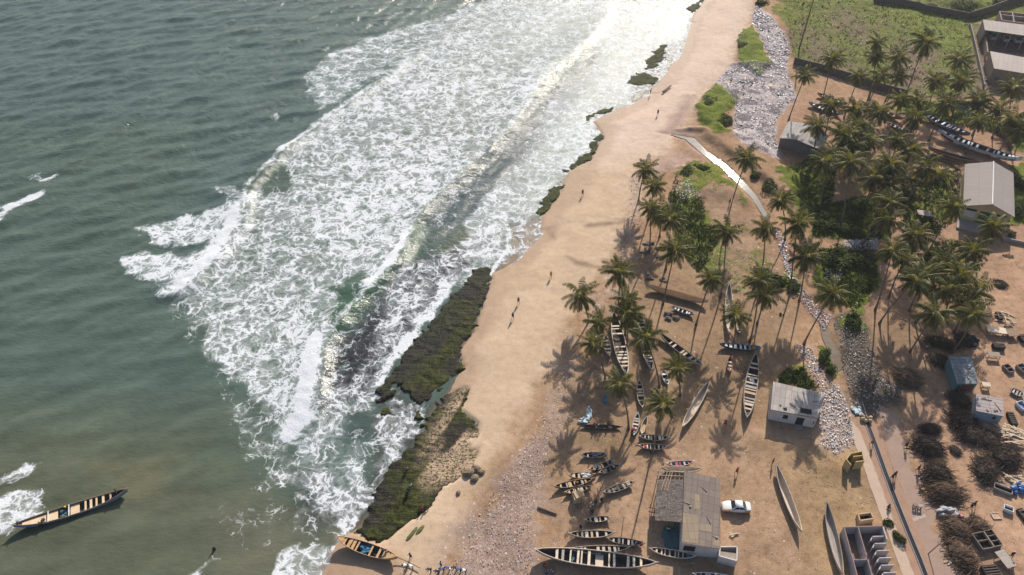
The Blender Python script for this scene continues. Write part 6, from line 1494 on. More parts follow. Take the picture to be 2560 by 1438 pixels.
for kd in ("stand", "walk", "bend", "sit"):
    J = pose(kd)
    body = skin_mesh("body", J, BONES, SKIN, "pelvis")
    x = MB()                                              # fingers, thumb, nose, ears added to the same body mesh
    for s, w, p in ((-1, "wl", "pl"), (1, "wr", "pr")):
        W_, P_ = Vector(J[w][0]), Vector(J[p][0]); d = (P_ - W_).normalized(); sd_ = d.cross(Vector((1, 0, 0))).normalized()
        for f, l in enumerate((.075, .085, .08, .06)):
            o = P_ + d * .02 + sd_ * (.024 - .016 * f); x.tube([o, o + d * l * .6, o + d * l + Vector((-s * .02, 0, 0))], [.009, .008, .006], 5)
        o = P_ - d * .02 + sd_ * .03; x.tube([o, o + sd_ * .03 + d * .02, o + sd_ * .035 + d * .05], [.010, .009, .007], 5)
    H, F_ = Vector(J["skull"][0]), (Vector((0, 1, 0)) if kd != 'bend' else Vector((0, .35, -.93)))
    up = Vector((0, 0, 1)) if kd != 'bend' else Vector((0, .93, .35))
    x.ball(H + F_ * .105 - up * .02, (.014, .022, .022), 6, 4)
    for s in (-1, 1): x.ball(H + Vector((s * .098, 0, 0)) - up * .02, (.012, .026, .032), 6, 4)
    n0 = len(body.vertices)
    vs = [tuple(v.co) for v in body.vertices] + x.v; fs = [tuple(q.vertices) for q in body.polygons] + [tuple(i + n0 for i in q) for q in x.f]
    me = bpy.data.meshes.new("body"); me.from_pydata(vs, [], fs); me.materials.append(SKIN); me.polygons.foreach_set("use_smooth", [True] * len(fs))
    def sub(keys, grow, ends=None):
        K = {k: (J[k][0], J[k][1] + grow) for k in keys}
        for k, (a, b2, t) in (ends or {}).items(): K[k] = (tuple(Vector(J[a][0]).lerp(Vector(J[b2][0]), t)), J[b2][1] + grow + .02)
        return K
    S = sub(("pelvis", "waist", "chest", "sl", "sr"), .022, {"ul": ("sl", "el", .65), "ur": ("sr", "er", .65)})
    shirt = skin_mesh("shirt", S, [("pelvis", "waist"), ("waist", "chest"), ("chest", "sl"), ("chest", "sr"), ("sl", "ul"), ("sr", "ur")], C_RED, "chest")
    S = sub(("pelvis", "hl", "hr"), .02, {"ul": ("hl", "kl", .9), "ur": ("hr", "kr", .9)})
    shorts = skin_mesh("shorts", S, [("pelvis", "hl"), ("pelvis", "hr"), ("hl", "ul"), ("hr", "ur")], C_BLK, "pelvis")
    hb_ = MB(); hb_.ball(H + up * .035 - F_ * .015, (.103, .108, .085), 9, 6); hair = hb_.mesh("hair", HAIR, True)
    hb_ = MB(); hb_.ball(H + up * .045, (.112, .118, .085), 9, 6); hb_.cyl(H + up * .03, .17, .02, 12); hat = hb_.mesh("hat", C_YEL, True)
    KIT[kd] = (me, shirt, shorts, hair, hat)
def person(at, label, kind="stand", shirt=None, shorts=None, face=0.0, hat=None, group="people on the beach and yard"):
    if not isinstance(at, Vector): at = G(*at)
    o = thing("person", label, "person", at, R(face), group)
    me, sh, so, ha, ht = KIT[kind]
    put("body", me, o)
    for nm, m_, mt in (("shirt", sh, shirt or C_BLK), ("shorts", so, shorts or C_BLK), ("hat" if hat else "hair", ht if hat else ha, hat)):
        q = put(nm, m_, o)
        if mt: q.material_slots[0].link = 'OBJECT'; q.material_slots[0].material = mt
    return o
PEOPLE = [
 ((1840, 1184), "person in red walking alone behind the zinc shed", "walk", C_RED, C_RED, 200), ((1930, 1161), "person in red standing at the tip of the long pale dugout", "stand", C_RED, C_BLK, 60),
 ((1811, 1066), "person in red walking between the diagonal dugout and the hut", "walk", C_RED, C_BLK, 20), ((1456, 489), "dark clad person walking on the upper beach by the wet sand", "walk", C_BLK, C_BLK, 190),
 ((1377, 694), "person in yellow on the wide pale beach", "walk", C_YEL, C_YEL, 180), ((1296, 759), "person in grey on the sand beside the mossy shelf, upper of two", "walk", C_GRY, C_GRY, 190),
 ((1282, 797), "person in black on the sand beside the mossy shelf, lower of two", "walk", C_BLK, C_BLK, 200), ((1644, 288), "dark figure on the narrow upper beach right of the pools", "walk", C_BLK, C_NAV, 180),
 ((1626, 235), "dark figure at the waterline by the beach pools", "stand", C_BLK, C_BLK, 90), ((1027, 1397), "person in black standing behind the beached canoe's rope", "walk", C_BLK, C_BLK, 120),
 ((1018, 1422), "person in white bending over the rope, leftmost", "bend", C_WHI, C_BLK, 90), ((1033, 1423), "person in grey bending over the rope, second from left", "bend", C_WHI, C_GRY, 100),
 ((1078, 1431), "person in black hauling, left of the gathered crowd", "bend", C_BLK, C_BLK, 100), ((1103, 1418), "bare headed person standing behind the hauling row", "stand", C_GRY, C_NAV, 120),
 ((1097, 1436), "person in navy at the front of the hauling row", "bend", C_NAV, C_BLK, 95), ((1110, 1430), "person in blue in the middle of the hauling row", "bend", C_BLU, C_BLK, 95),
 ((1124, 1427), "person in blue and white shorts in the hauling row", "bend", C_BLU, C_WHI, 95), ((1141, 1427), "person in grey near the right of the hauling row", "bend", C_NAV, C_GRY, 95),
 ((1152, 1431), "person in blue with black shorts, second from right of the hauling row", "bend", C_BLU, C_BLK, 95), ((1165, 1434), "person in white at the right end of the hauling row", "bend", C_WHI, C_NAV, 95),
 ((1017, 1177, SEA + .4), "person in pink on the upper mossy rock", "sit", C_PNK, C_BLK, 0), ((1027, 1219, SEA + .4), "person in white on the mossy rock", "sit", C_WHI, C_NAV, 30), ((1019, 1238, SEA + .4), "dark clad person on the mossy rock below the one in white", "sit", C_BLK, C_BLK, 10),
 ((1055, 1275, SEA + .4), "person in red at the edge of the rock shelf", "sit", C_RED, C_BLK, 60), ((1063, 1272, SEA + .4), "dark clad person beside the one in red at the shelf edge", "sit", C_BLK, C_BLK, 240),
 ((1482, 1266), "person in white sitting mending net below the row of canoes", "sit", C_WHI, C_BLU, 60), ((1503, 1252), "person in black sitting, right of the net menders", "sit", C_BLK, C_BLK, 200), ((1492, 1258), "person in navy sitting between two net menders", "sit", C_NAV, C_BLK, 100),
 ((1481, 1284), "dark clad person sitting apart below the net menders", "sit", C_BLK, C_NAV, 20), ((1451, 1325), "person in navy behind the grey canoe's left end", "stand", C_NAV, C_BLK, 150),
 ((1491, 1180), "person in blue standing between two small canoes", "bend", C_BLU, C_BLK, 40), ((1580, 1085), "person in red at the narrow canoe's end under the palm foot", "bend", C_RED, C_BLK, 330),
 ((1364, 1419), "person in orange sitting below the largest canoe", "sit", C_ORG, C_BLK, 40), ((1367, 1435), "person in blue sitting below the largest canoe, left", "sit", C_BLU, C_BLK, 20), ((1379, 1434), "person in grey blue sitting below the largest canoe, right", "sit", C_GRY, C_BLU, 320),
 ((1670, 1326), "person in white sitting at the shade edge of the thatch shelter", "sit", C_WHI, C_BLK, 180), ((1487, 1067, .35), "person in red sitting in the dark flat canoe", "sit", C_RED, C_BLK, 90), ((1496, 1066, .35), "person in white sitting in the dark flat canoe", "sit", C_WHI, C_BLU, 90),
 ((1519, 1063, .35), "dark clad person in the right half of the flat canoe", "sit", C_BLK, C_BLK, 270),
 ((2262, 1120), "dark clad person walking on the road edge in shadow", "walk", C_BLK, C_BLK, 180), ((2292, 1178), "person in black on the road beside the firewood", "walk", C_BLK, C_NAV, 200), ((2299, 1204), "person in grey on the road edge below the one in black", "walk", C_GRY, C_BLK, 190),
 ((2177, 1112), "person in orange red on the red verge", "walk", C_ORG, C_BLK, 200), ((2228, 1198), "person in dark clothes on the verge, left of a pair", "walk", C_BLK, C_BLK, 190), ((2234, 1193), "person in brown clothes on the verge, right of a pair", "walk", cloth("brown_garment", (0.10, 0.06, 0.04)), C_BLK, 190),
 ((2424, 1272), "person in black walking over the yard, left of a pair", "walk", C_BLK, C_BLK, 230), ((2432, 1268), "person in navy walking over the yard, right of a pair", "walk", C_NAV, C_BLK, 230),
 ((2401, 1298), "person in pink bending at the tarp covered firewood", "bend", C_PNK, C_NAV, 100), ((2219, 1269), "dark figure squatting on the path's edge", "sit", C_BLK, C_BLK, 200),
 ((1823, 512), "dark clad person standing on the bare patch of the green mound", "stand", C_BLK, C_BLK, 90), ((2006, 18), "dark clad person on the footpath at the top of the field", "walk", C_BLK, C_BLK, 10), ((540, 1382, SEA - 0.9), "swimmer standing chest deep in the brown shallows", "stand", C_BLK, C_BLK, 40),
]
for p in PEOPLE: person(*p)
person((2525, 1394), "person with a pink hat beside the slab table", "walk", C_BLK, C_GRY, 160, hat=C_PNK)
for t, y, kd, sh, so, fc, ht, lab in ((0.045, 0.0, "sit", C_NAV, C_BLK, -70, None, "helmsman sitting in the stern of the canoe on the sea"), (0.25, -0.25, "bend", C_BLK, C_BLK, 200, None, "dark clad person bending in the after part of the canoe on the sea"),
                                  (0.22, -0.62, "sit", C_NAV, C_BLK, 200, C_YEL, "person with yellow hat at the side of the canoe on the sea"), (0.44, 0.55, "sit", C_BLK, C_BLK, 20, C_YEL, "person sitting by the dark net in the canoe on the sea"), (0.90, 0.3, "stand", C_BLK, C_BLK, -70, None, "bowman standing in the front of the canoe on the sea")):
    person(on_canoe(c_sea, t, y, 0.45 if kd != "stand" else 0.35), lab, kd, sh, so, fc, ht, "crew of the canoe on the sea")
person(on_canoe(c_beach, 0.80, 0.5, 0.5), "person in dark shirt leaning over the foredeck of the honey canoe", "bend", C_BLK, C_GRY, 100)
for c_, t, lab, sh in ((c_r4, 0.85, "person in green blue working at the right end of the tan canoe", C_BLU), (c_r5, 0.7, "person in white in the dark canoe beside the tan one", C_WHI), (c_r5, 0.45, "person in navy in the dark canoe beside the tan one", C_NAV), (c_r2, 0.58, "person in yellow in the longest canoe of the row", C_YEL), (c_r6, 0.42, "person in blue sitting in the grey blue canoe", C_BLU)):
    person(on_canoe(c_, t, 0, 0.3), lab, "sit", sh, C_BLK, random.uniform(0, 360))
b = MB(); b.tube([Vector(G(990, 1392, 0.7)), G(1014, 1402, 0.45), G(1050, 1420, 0.35)], [0.09, 0.08, 0.07], 6)
tag(b.build("hauling_pole", W_BROWN), "thick pole running from the beached canoe's bow to the haulers", "pole")

# ------------------------------------------------------------------ taxi and minibuses
CARW = bpy.data.materials.new("white_car_paint"); n = NT(CARW); n.p.inputs["Base Color"].default_value = (0.66, 0.66, 0.66, 1); n.p.inputs["Roughness"].default_value = 0.3; n.p.inputs["Coat Weight"].default_value = 0.4
CARO = bpy.data.materials.new("orange_car_paint"); n = NT(CARO); n.p.inputs["Base Color"].default_value = (0.55, 0.23, 0.02, 1); n.p.inputs["Roughness"].default_value = 0.35
GLASS = bpy.data.materials.new("car_glass"); n = NT(GLASS); n.p.inputs["Base Color"].default_value = (0.02, 0.03, 0.035, 1); n.p.inputs["Roughness"].default_value = 0.08
TYRE = paint("tyre_rubber", (0.02, 0.02, 0.02), 0.9, 0.1); RIM = paint("wheel_rim", (0.35, 0.35, 0.36), 0.4, 0.1); LAMP = paint("headlight_glass", (0.6, 0.6, 0.58), 0.2, 0.05); PLAST = paint("dark_plastic", (0.04, 0.04, 0.045), 0.7, 0.1)
def loft(rings):
    b = MB(); n_ = len(rings[0]); b.v = [p for r in rings for p in r]
    for i in range(len(rings) - 1):
        for k in range(n_): b.f.append((i * n_ + k, i * n_ + (k + 1) % n_, (i + 1) * n_ + (k + 1) % n_, (i + 1) * n_ + k))
    b.f += [tuple(range(n_ - 1, -1, -1)), tuple(range((len(rings) - 1) * n_, len(rings) * n_))]
    return b
def wheels(root, xs, w, r):
    for x in xs:
        for s in (-1, 1):
            q = MB(); q.tube([(x, s * (w - 0.10), r), (x, s * (w + 0.09), r)], [r, r], 14); o = q.build("wheel", TYRE, root)
            q = MB(); q.tube([(x, s * (w + 0.05), r), (x, s * (w + 0.1), r)], [r * 0.6, r * 0.55], 12); q.build("rim", RIM, o)
tx = thing("taxi", "white taxi with orange wings parked right of the zinc shed", "taxi", G(1839, 1272), R(180 - 4))
prof = [(2.22, .62, .42, .62), (2.16, .74, .28, .70), (1.9, .84, .22, .78), (1.2, .87, .20, .90), (.85, .87, .20, .94), (0, .88, .20, .96), (-1.0, .88, .20, .97), (-1.5, .86, .20, .98), (-2.05, .80, .24, .96), (-2.2, .70, .34, .82)]
def ring(x, w, zb, zt): return [(x, -w * .92, zb), (x, -w, (zb + zt) / 2), (x, -w * .94, zt - .05), (x, -w * .75, zt), (x, w * .75, zt), (x, w * .94, zt - .05), (x, w, (zb + zt) / 2), (x, w * .92, zb)]
loft([ring(*q) for q in prof]).build("body", CARW, tx, True)
cab = [(.85, .80, .94, .95), (.25, .72, .94, 1.38), (-.2, .70, .94, 1.44), (-.8, .70, .94, 1.42), (-1.45, .76, .94, .985)]
loft([[(x, -w, zb), (x, -w * .88, zt), (x, w * .88, zt), (x, w, zb)] for x, w, zb, zt in cab]).build("cabin_glass", GLASS, tx)
loft([[(x, -w * .9, zt - .02), (x, -w * .86, zt + .035), (x, w * .86, zt + .035), (x, w * .9, zt - .02)] for x, w, zb, zt in ((.3, .72, .94, 1.37), (-.2, .70, .94, 1.44), (-.85, .70, .94, 1.42))]).build("roof", CARW, tx, True)
for s in (-1, 1):
    for x0, x1 in ((.86, .27), (-.86, -1.46)):
        q = MB(); z0, z1 = .95, 1.40; q.tube([(x0 if x0 > 0 else x1, s * .79, z0), (x1 if x0 > 0 else x0, s * .64, z1)], [.04, .04], 4); q.build("roof_pillar", CARW, tx)
    q = MB(); q.tube([(-.3, s * .80, .95), (-.3, s * .63, 1.41)], [.03, .03], 4); q.build("roof_pillar", CARW, tx)
    for x0, x1 in ((1.05, 2.05), (-1.15, -2.0)):
        q = MB(); q.box(((x0 + x1) / 2, s * .86, .62), (abs(x1 - x0), .05, .40)); q.build("wing_panel", CARO, tx)
    q = MB(); q.ball((2.14, s * .58, .62), (.07, .17, .09), 8, 5); q.build("headlight", LAMP, tx)
    q = MB(); q.box((.72, s * .93, 1.0), (.1, .16, .11)); q.build("wing_mirror", PLAST, tx)
for x, nm in ((2.24, "front_bumper"), (-2.22, "rear_bumper")):
    q = MB(); q.box((x, 0, .38), (.08, 1.35, .16)); q.build(nm, CARW, tx)
wheels(tx, (1.35, -1.32), .76, .31)
VANW = paint("van_paint", (0.50, 0.52, 0.55), 0.4, 0.08)
for i, (x, y, roof, lab) in enumerate(((2476, 95, None, "white minibus at the left end of the row under the warehouse eave"), (2508, 100, C_ORG, "white minibus with orange red roof in the row under the warehouse eave"), (2537, 103, None, "white minibus third from the left under the warehouse eave"), (2562, 106, REDC, "minibus with red top cut off by the right edge"))):
    vn = thing("minibus", lab, "minibus", G(x, y), R(-90 - 6), "minibuses under the warehouse eave")
    vp = [(2.35, .70, .35, .95), (2.3, .84, .30, 1.05), (1.75, .88, .28, 1.2), (1.15, .86, .28, 1.92), (0, .86, .28, 1.98), (-2.2, .85, .28, 1.95), (-2.35, .80, .32, 1.85)]
    loft([[(a, -w * .95, zb), (a, -w, (zb + zt) / 2), (a, -w * .9, zt), (a, w * .9, zt), (a, w, (zb + zt) / 2), (a, w * .95, zb)] for a, w, zb, zt in vp]).build("body", VANW, vn)
    q = MB(); q.add([(1.79, -.72, 1.2), (1.79, .72, 1.2), (1.20, .70, 1.90), (1.20, -.70, 1.90)], [(0, 1, 2, 3)]); o = q.build("windscreen", GLASS, vn); o.location = (0.02, 0, 0.02)
    q = MB(); q.box((-.6, 0, 2.0), (3.0, 1.4, .06)); q.build("roof", roof or P_WHITE, vn)
    for s in (-1, 1):
        q = MB(); q.box((-.5, s * .865, 1.5), (2.9, .03, .45)); q.build("side_window", GLASS, vn)
        q = MB(); q.ball((2.33, s * .58, .72), (.05, .14, .1), 7, 5); q.build("headlight", LAMP, vn)
    q = MB(); q.box((2.37, 0, .45), (.1, 1.5, .18)); q.build("bumper", PLAST, vn)
    q = MB(); q.box((2.36, 0, .78), (.05, .8, .14)); q.build("grille", PLAST, vn)
    wheels(vn, (1.5, -1.4), .74, .33)

# ------------------------------------------------------------------ firewood, timber, tables, crates
STICK = paint("firewood_bark", (0.055, 0.039, 0.031), 0.95, 0.45, 3); STICK2 = paint("dry_brown_branch", (0.115, 0.075, 0.050), 0.95, 0.4, 3); PLANK = paint("fresh_plank", (0.46, 0.37, 0.27), 0.85, 0.25, 2)
def sticks(seed, n_, spread, fl=1.0):
    rnd = random.Random(seed); b = MB()
    b.ball((0, 0, 0.05), (0.85, 0.8, 0.55), 9, 5, 0.15)
    for k in range(n_):
        r = math.sqrt(rnd.random()); a = rnd.uniform(0, 6.28); x, y = r * math.cos(a), r * math.sin(a)
        z = (1 - r * r) * 0.75 * rnd.uniform(0.4, 1.1) + 0.05
        d = Vector((math.cos(rnd.gauss(0, spread)), math.sin(rnd.gauss(0, spread)), rnd.gauss(0.02, 0.22))).normalized() * rnd.uniform(0.25, 0.62)
        j = Vector((rnd.gauss(0, .05), rnd.gauss(0, .05), rnd.gauss(0.03, .06)))
        c = Vector((x, y, z)); q = rnd.uniform(0.010, 0.026)
        b.tube([c - d, c + j, c + d + j * 0.5], [q, q * 0.9, q * 0.5], 4, False)
    return b
PILE = [sticks(3, 240, 0.5).mesh("branches", STICK), sticks(4, 240, 0.9).mesh("branches", STICK), sticks(5, 260, 0.35).mesh("branches", STICK2)]
for px, py, wx, wy, h, k, rz, lab in [
 (2326, 1076, 27, 1.3, 1.4, 0, .1, "small firewood pile at the top of the road side"), (2320, 1120, 40, 2.1, 2.0, 1, -.2, "knotty firewood pile second along the road"), (2338, 1152, 24, 1.6, .5, 2, .2, "flat spread of brush between two road side piles"),
 (2344, 1190, 37, 2.4, 2.1, 1, -.3, "wide firewood pile above the long brown pile"), (2360, 1232, 47, 2.5, 2.2, 2, 0, "long brown branch pile in the middle of the road side"), (2390, 1325, 34, 2.7, 1.9, 2, -.2, "branch pile just below the white tarp"),
 (2402, 1388, 32, 3.2, 2.0, 2, .15, "lowest branch pile beside the road"), (2463, 1178, 30, 3.2, 2.0, 0, -.6, "firewood pile alone in the yard's middle"), (2512, 1146, 38, 3.0, 2.1, 0, -.5, "big dark firewood pile below the planks"),
 (2405, 1052, 36, 2.7, 1.8, 1, .2, "dark firewood pile left of the pink roofed shack"), (2428, 1090, 36, 2.4, 1.8, 0, .1, "dark firewood pile below the pink roofed shack"), (2270, 948, 30, 2.5, 1.7, 2, -.1, "round dark brush pile beside the black ditch"),
 (2350, 860, 19, 3.4, 1.9, 1, 1.3, "tall narrow brush pile left of the blue grey shack"), (2352, 905, 20, 2.4, 1.6, 0, 1.1, "brush pile against the blue grey shack's left wall"), (2447, 1318, 24, 2.0, 1.5, 2, .4, "branch pile behind the paired open crates"),
 (2398, 1004, 26, 2.6, 1.7, 1, .3, "dark brush pile between the two shacks"), (2410, 850, 24, 2.0, 1.4, 1, .4, "tangled dark heap above the blue grey shack"), (2500, 712, 16, 1.5, .9, 0, -.7, "heap of logs at the sandy yard's upper edge"),
 (2470, 1100, 26, 2.2, 1.2, 0, -.3, "low dark brush in the shade below the shack wall"), (2388, 1128, 14, 1.3, .7, 1, .2, "small scatter of pale brush in the shaded yard"), (2188, 640, 22, 1.8, 1.0, 2, .1, "dead brush heap beside the creeper rubbish")]:
    P_ = G(px, py); rx = (G(px + wx, py) - P_).length
    o = put("firewood_pile", PILE[k], None, P_, rz, (rx, wy, h)); tag(o, lab, "firewood pile", "firewood piles")
def planks(label, px, py, n_, L_, spread, rz, mat=PLANK, name="plank_heap"):
    rnd = random.Random(px); b = MB()
    for k in range(n_):
        b.box((rnd.uniform(-.5, .5) * spread, rnd.uniform(-.5, .5) * spread, 0.06 + 0.06 * k * 0.6), (L_ * rnd.uniform(.5, 1.1), rnd.uniform(.1, .28), .05), rz + rnd.gauss(0, .5), 0, rnd.gauss(0, .06))
    o = b.build(name, mat); o.location = G(px, py); return tag(o, label, "timber")
planks("big heap of pale planks right of the pink roofed shack", 2532, 1094, 30, 3.6, 3.2, -.5); planks("upright looking stack of pale planks beside the plank heap", 2508, 1080, 12, 3.4, 1.2, 1.5)
planks("driftwood and pale boards along the upper right edge of the yard", 2512, 795, 14, 2.6, 3.0, -1.0); planks("pale boards beside the pale topped table", 2512, 825, 10, 2.0, 1.6, .3); planks("pale boards under the firewood beside the road", 2376, 1405, 4, 1.8, 0.8, .3)
planks("loose boards by the blue tarp", 2545, 1210, 12, 2.8, 2.6, -.7); planks("old timber beside the road side trough", 2490, 1205, 9, 2.6, 1.4, -.5, W_SHADE); planks("stacked pale boards right of the zinc shed", 1836, 1338, 6, 1.7, .4, 0.05)
planks("dark fallen branch heap on the yard's upper edge", 2520, 640, 6, 2.0, 1.5, .2, STICK2, "branch_heap")
def table(label, px, py, w, d, h, rz, mat=W_GREY):
    o = thing("market_table", label, "table", G(px, py), rz, "market tables")
    q = MB(); q.box((0, 0, h), (w, d, .08)); q.build("table_top", mat, o)
    for sx in (-1, 1):
        for sy in (-1, 1):
            q = MB(); q.box((sx * (w / 2 - .1), sy * (d / 2 - .1), h / 2 - .02), (.09, .09, h - .04)); q.build("leg", W_SHADE, o)
    q = MB(); q.box((0, d / 2 - .1, h * .45), (w - .29, .05, .12)); q.build("rail", W_SHADE, o)
    return o
table("pinkish table in the grove beside the shed path", 2308, 541, 3.0, 2.0, .9, -.2, paint("pinkish_board", (0.36, 0.28, 0.27), .9, .2)); table("large table with bleached top at the yard's upper right", 2487, 833, 3.4, 1.6, .9, -.2, W_CREAM)
table("dark slab table above the blue grey shack", 2480, 894, 2.2, 1.2, .9, -.1, W_SHADE); table("small board table between the two shacks", 2461, 968, 1.4, 1.0, .8, -.15, W_PALE); table("grey slab table at the bottom right of the yard", 2508, 1404, 1.6, 2.7, .8, .28, W_GREY)
table("thin frame table beside the dark crate in the upper yard", 2524, 838, 2.0, 2.0, .8, .1, W_BROWN); table("small bench on the road, left of two", 2285, 1268, .6, .5, .7, 0, W_BROWN); table("small bench on the road, right of two", 2297, 1270, .7, .5, .7, 0, W_GREY)
def crate(label, px, py, w, d, h, rz, div=1, mat=W_SHADE, fill=DARKO, slats=0, cat="crate"):
    o = thing("wooden_crate", label, cat, G(px, py), rz, "open crates and smoking trays")
    for a in ((-w / 2, -d / 2, w / 2, -d / 2), (w / 2, -d / 2 + .045, w / 2, d / 2 - .045), (w / 2, d / 2, -w / 2, d / 2), (-w / 2, d / 2 - .045, -w / 2, -d / 2 + .045)):
        q = MB(); q.panel(a[:2], a[2:], 0, h, h, .08); q.build("side", mat, o)
    for k in range(1, div):
        q = MB(); y = -d / 2 + d * k / div; q.panel((-w / 2 + .045, y), (w / 2 - .045, y), 0, h - .01, h - .01, .06); q.build("divider", mat, o)
    q = MB(); q.box((0, 0, h * .35), (w - .1, d - .1, .04)); q.build("contents", fill, o)
    for k in range(slats):
        q = MB(); y = -d / 2 + d * (k + .5) / slats; q.box((0, y, h + .03), (w * .98, d / slats * .45, .04)); q.build("slat", W_DARK, o)
    return o
BLK = paint("sooty_board", (0.05, 0.042, 0.038), .95, .3, 3)
crate("left of the paired open crates below the branch pile", 2452, 1358, 1.9, 2.6, .9, .2, 2); crate("right of the paired open crates below the branch pile", 2477, 1352, 1.4, 2.6, .9, .2, 3); crate("sooty lidded crate cut off by the bottom edge", 2473, 1432, 2.2, 1.6, .8, .1, 1, BLK, BLK, 4)
crate("two part crate in the open yard right of the shack", 2519, 925, 1.2, 1.8, .6, .25, 2); crate("crate with green inside at the right edge", 2554, 925, 1.4, 1.8, .7, .3, 2, W_SHADE, TEALW); crate("long slatted tray right of the pink roofed shack", 2528, 1050, 1.0, 2.6, .6, -.12, 1, BLK, BLK, 6)
crate("dark crate on the yard above the slab table", 2494, 870, 2.0, 1.1, .8, -.1, 1, BLK, BLK, 3); crate("narrow dark crate at the yard's upper edge", 2496, 793, .9, 1.8, .6, -.05, 1, BLK, BLK, 3); crate("square dark slatted tray beside the bleached table", 2521, 826, 1.4, 1.4, .6, .1, 1, BLK, BLK, 4)
crate("slatted tray in the shaded sand left of the brush", 2313, 864, 1.0, 1.8, .7, .1, 1, W_BROWN, BLK, 6); crate("crate with blue inside at the right edge", 2552, 1018, 1.3, 1.6, .7, .3, 1, P_WHITE, BLUC); crate("long trough of boards beside the blue tarp", 2505, 1226, 2.6, 1.0, .6, -.5, 1, W_GREY, DARKO)
crate("pale sink like tray on the yard below the trough", 2518, 1276, 1.3, .9, .7, -.5, 1, P_WHITE, GRN); crate("dark crate at the right edge above the green crate", 2556, 850, 1.2, 1.6, .7, .1, 1, BLK, BLK, 3); crate("dark rack lying at the right edge of the yard", 2556, 1290, .9, 2.0, .5, .2, 1, BLK, BLK, 3)
crate("pale frame lying on the yard beside the sink tray", 2490, 1291, 1.3, 1.0, .15, .05, 1, W_PALE, paint("yard_sand", (0.42, 0.265, 0.175), .95))
heap("tarpaulin", "white tarp thrown over the firewood beside the road", "tarpaulin", 2368, 1285, (2.6, 1.6, 1.1), paint("grey_white_tarp", (0.36, 0.35, 0.36), 0.9, 0.4, 3), n=18); heap("tarpaulin", "blue and white tarp heap at the right of the yard", "tarpaulin", 2547, 1228, (2.0, 1.8, 1.2), BLUC, n=10); heap("plastic_sacks", "white sacks on top of the blue tarp heap", "sacks", 2541, 1213, (1.2, 0.9, 1.1), NETW, n=6)
heap("cloth_bundle", "red and orange cloth under the white tarp's edge", "bundle", 2377, 1298, (1.0, 0.6, 0.9), C_ORG, n=6); sb = thing("straw_bale", "square brown bundle of straw on the debris edge", "bundle", G(1445, 1249), 0.1); b = MB(); b.box((0, 0, .7), (1.7, 1.5, 1.4), .1, .05); b.box((.1, .1, 1.43), (1.5, 1.3, .16), .3, 0, .06); b.build("straw", W_TAN, sb); b = MB(); b.box((0, 0, .72), (1.74, .12, 1.46), .1, .05); b.box((.3, 0, .72), (.1, 1.54, 1.46), .1, .05); b.build("binding", W_BROWN, sb); heap("rubbish_bag", "black bag heap at the shed's right corner", "bag", 2533, 590, (1.6, 1.2, 1.2), NETD, n=8)
heap("fishing_net", "dark netting heap under the palms beside the bleached table", "fishing net", 2432, 855, (2.2, 2.0, 1.2), NETD, n=12); heap("plastic_sheet", "bluish plastic heap at the head of the drain", "rubbish", 2140, 1026, (1.6, 1.8, 0.5), NETP, n=10)
heap("rubble_mound", "round tan rubble mound beside the drain's head", "rubble", 2166, 1048, (1.6, 1.4, 1.0), TANKW, n=8, jit=.1); heap("brush_heap", "dark brush heap in the far field by the palms", "brush", 2345, 190, (5.0, 2.0, 0.9), STICK, n=16)
heap("stone_heap", "pale stone heap in the alley by the compound wall", "stones", 2464, 200, (1.6, 2.2, 0.7), CONC, n=10); heap("dark_stump", "dark stump on the sand beside the slanting ditch palm", "stump", 1954, 787, (0.9, 0.5, 0.5), STICK, n=5); heap("drum", "dark blue net bundle in palm shade by the leaning palm", "bundle", 1511, 997, (0.7, 1.6, 0.5), NETC, n=6)
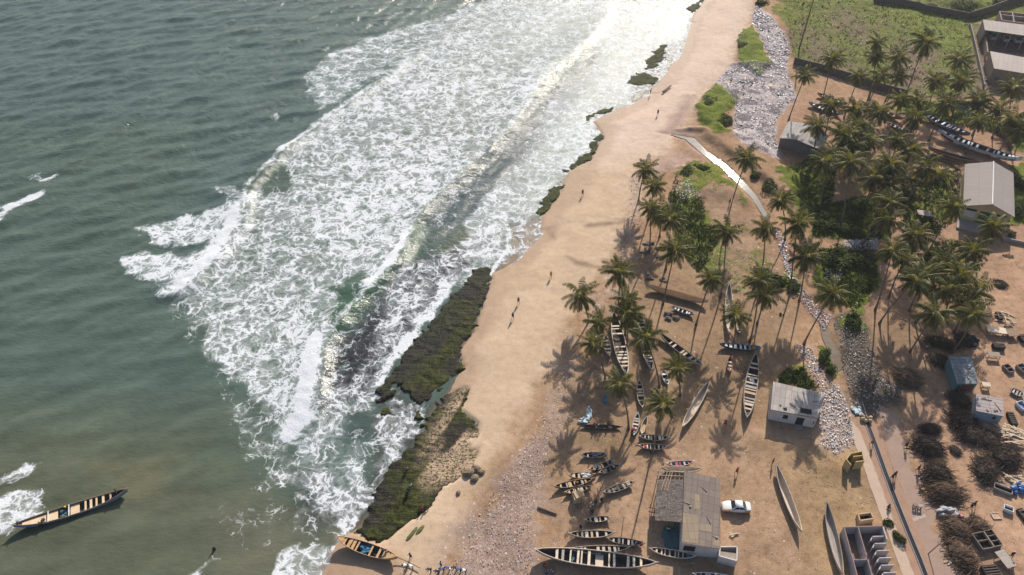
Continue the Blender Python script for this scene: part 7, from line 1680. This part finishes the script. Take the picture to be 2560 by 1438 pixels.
# poles
def pole(label, bx, by, h, r, lean=(0, 0), mat=W_BROWN, arm=0):
    B_ = G(bx, by); o = thing("utility_pole" if arm else "post", label, "pole", B_)
    q = MB(); q.tube([(0, 0, -.3), (lean[0], lean[1], h)], [r, r * .7], 7); q.build("shaft", mat, o)
    if arm: q = MB(); q.box((lean[0], lean[1], h - .4), (arm, .12, .12)); q.build("cross_arm", mat, o)
    else: q = MB(); q.cyl((lean[0], lean[1], h), r * .9, .05, 7); q.build("cap", mat, o)
pole("tall dark utility pole in the far field, top out of frame", 1998, 121, 17.0, .26, (0.6, 0.4), W_BROWN, 1.8)
pole("leaning post standing on the road beside the branch piles", 2319, 1385, 2.6, .09, (0.9, 0.2)); pole("thin pole on the sand between small canoes and thatch", 1554, 1340, 5.0, .06, (-.2, .1)); pole("post with yellow cap leaning on the roofless cells", 2136, 1418, 3.4, .07, (.4, .6))
for k in range(7):
    pole(("white fence stake furthest up the shed's left side", "second white fence stake beside the shed", "third white fence stake beside the shed", "middle white fence stake beside the shed", "fifth white fence stake beside the shed", "sixth white fence stake beside the shed", "white fence stake nearest the shed's front")[k], 2395 - k * .6, 440 + k * 8.5, 1.0, .07, (0, 0), P_WHITE)
b = MB(); b.tube([(-2.2, 0, .25), (2.2, 0, .3)], [.28, .22], 8); o = b.build("driftwood_log", W_BROWN); o.location = G(1667, 224); o.rotation_euler = (0, 0, .9); tag(o, "dark log lying on the upper beach below the rubbish", "log")
b = MB(); b.tube([(-1.6, 0, .2), (1.6, 0, .2)], [.2, .15], 8); o = b.build("driftwood_log", W_BROWN); o.location = G(1368, 1278); o.rotation_euler = (0, 0, -.4); tag(o, "dark log on the shell debris beside the straw bundle", "log")
# ------------------------------------------------------------------ sea haze
hz = bpy.data.materials.new("thin_sea_haze"); hz.use_nodes = True; ht_ = hz.node_tree
ht_.nodes.remove(ht_.nodes["Principled BSDF"])
pv = ht_.nodes.new("ShaderNodeVolumePrincipled"); pv.inputs["Color"].default_value = (0.86, 0.90, 0.96, 1); pv.inputs["Density"].default_value = 0.0001; pv.inputs["Anisotropy"].default_value = 0.25
ht_.links.new(pv.outputs[0], ht_.nodes["Material Output"].inputs["Volume"])
b = MB(); b.box((0, 2000, 55), (12000, 12000, 125)); tag(b.build("haze", hz), kind="stuff")
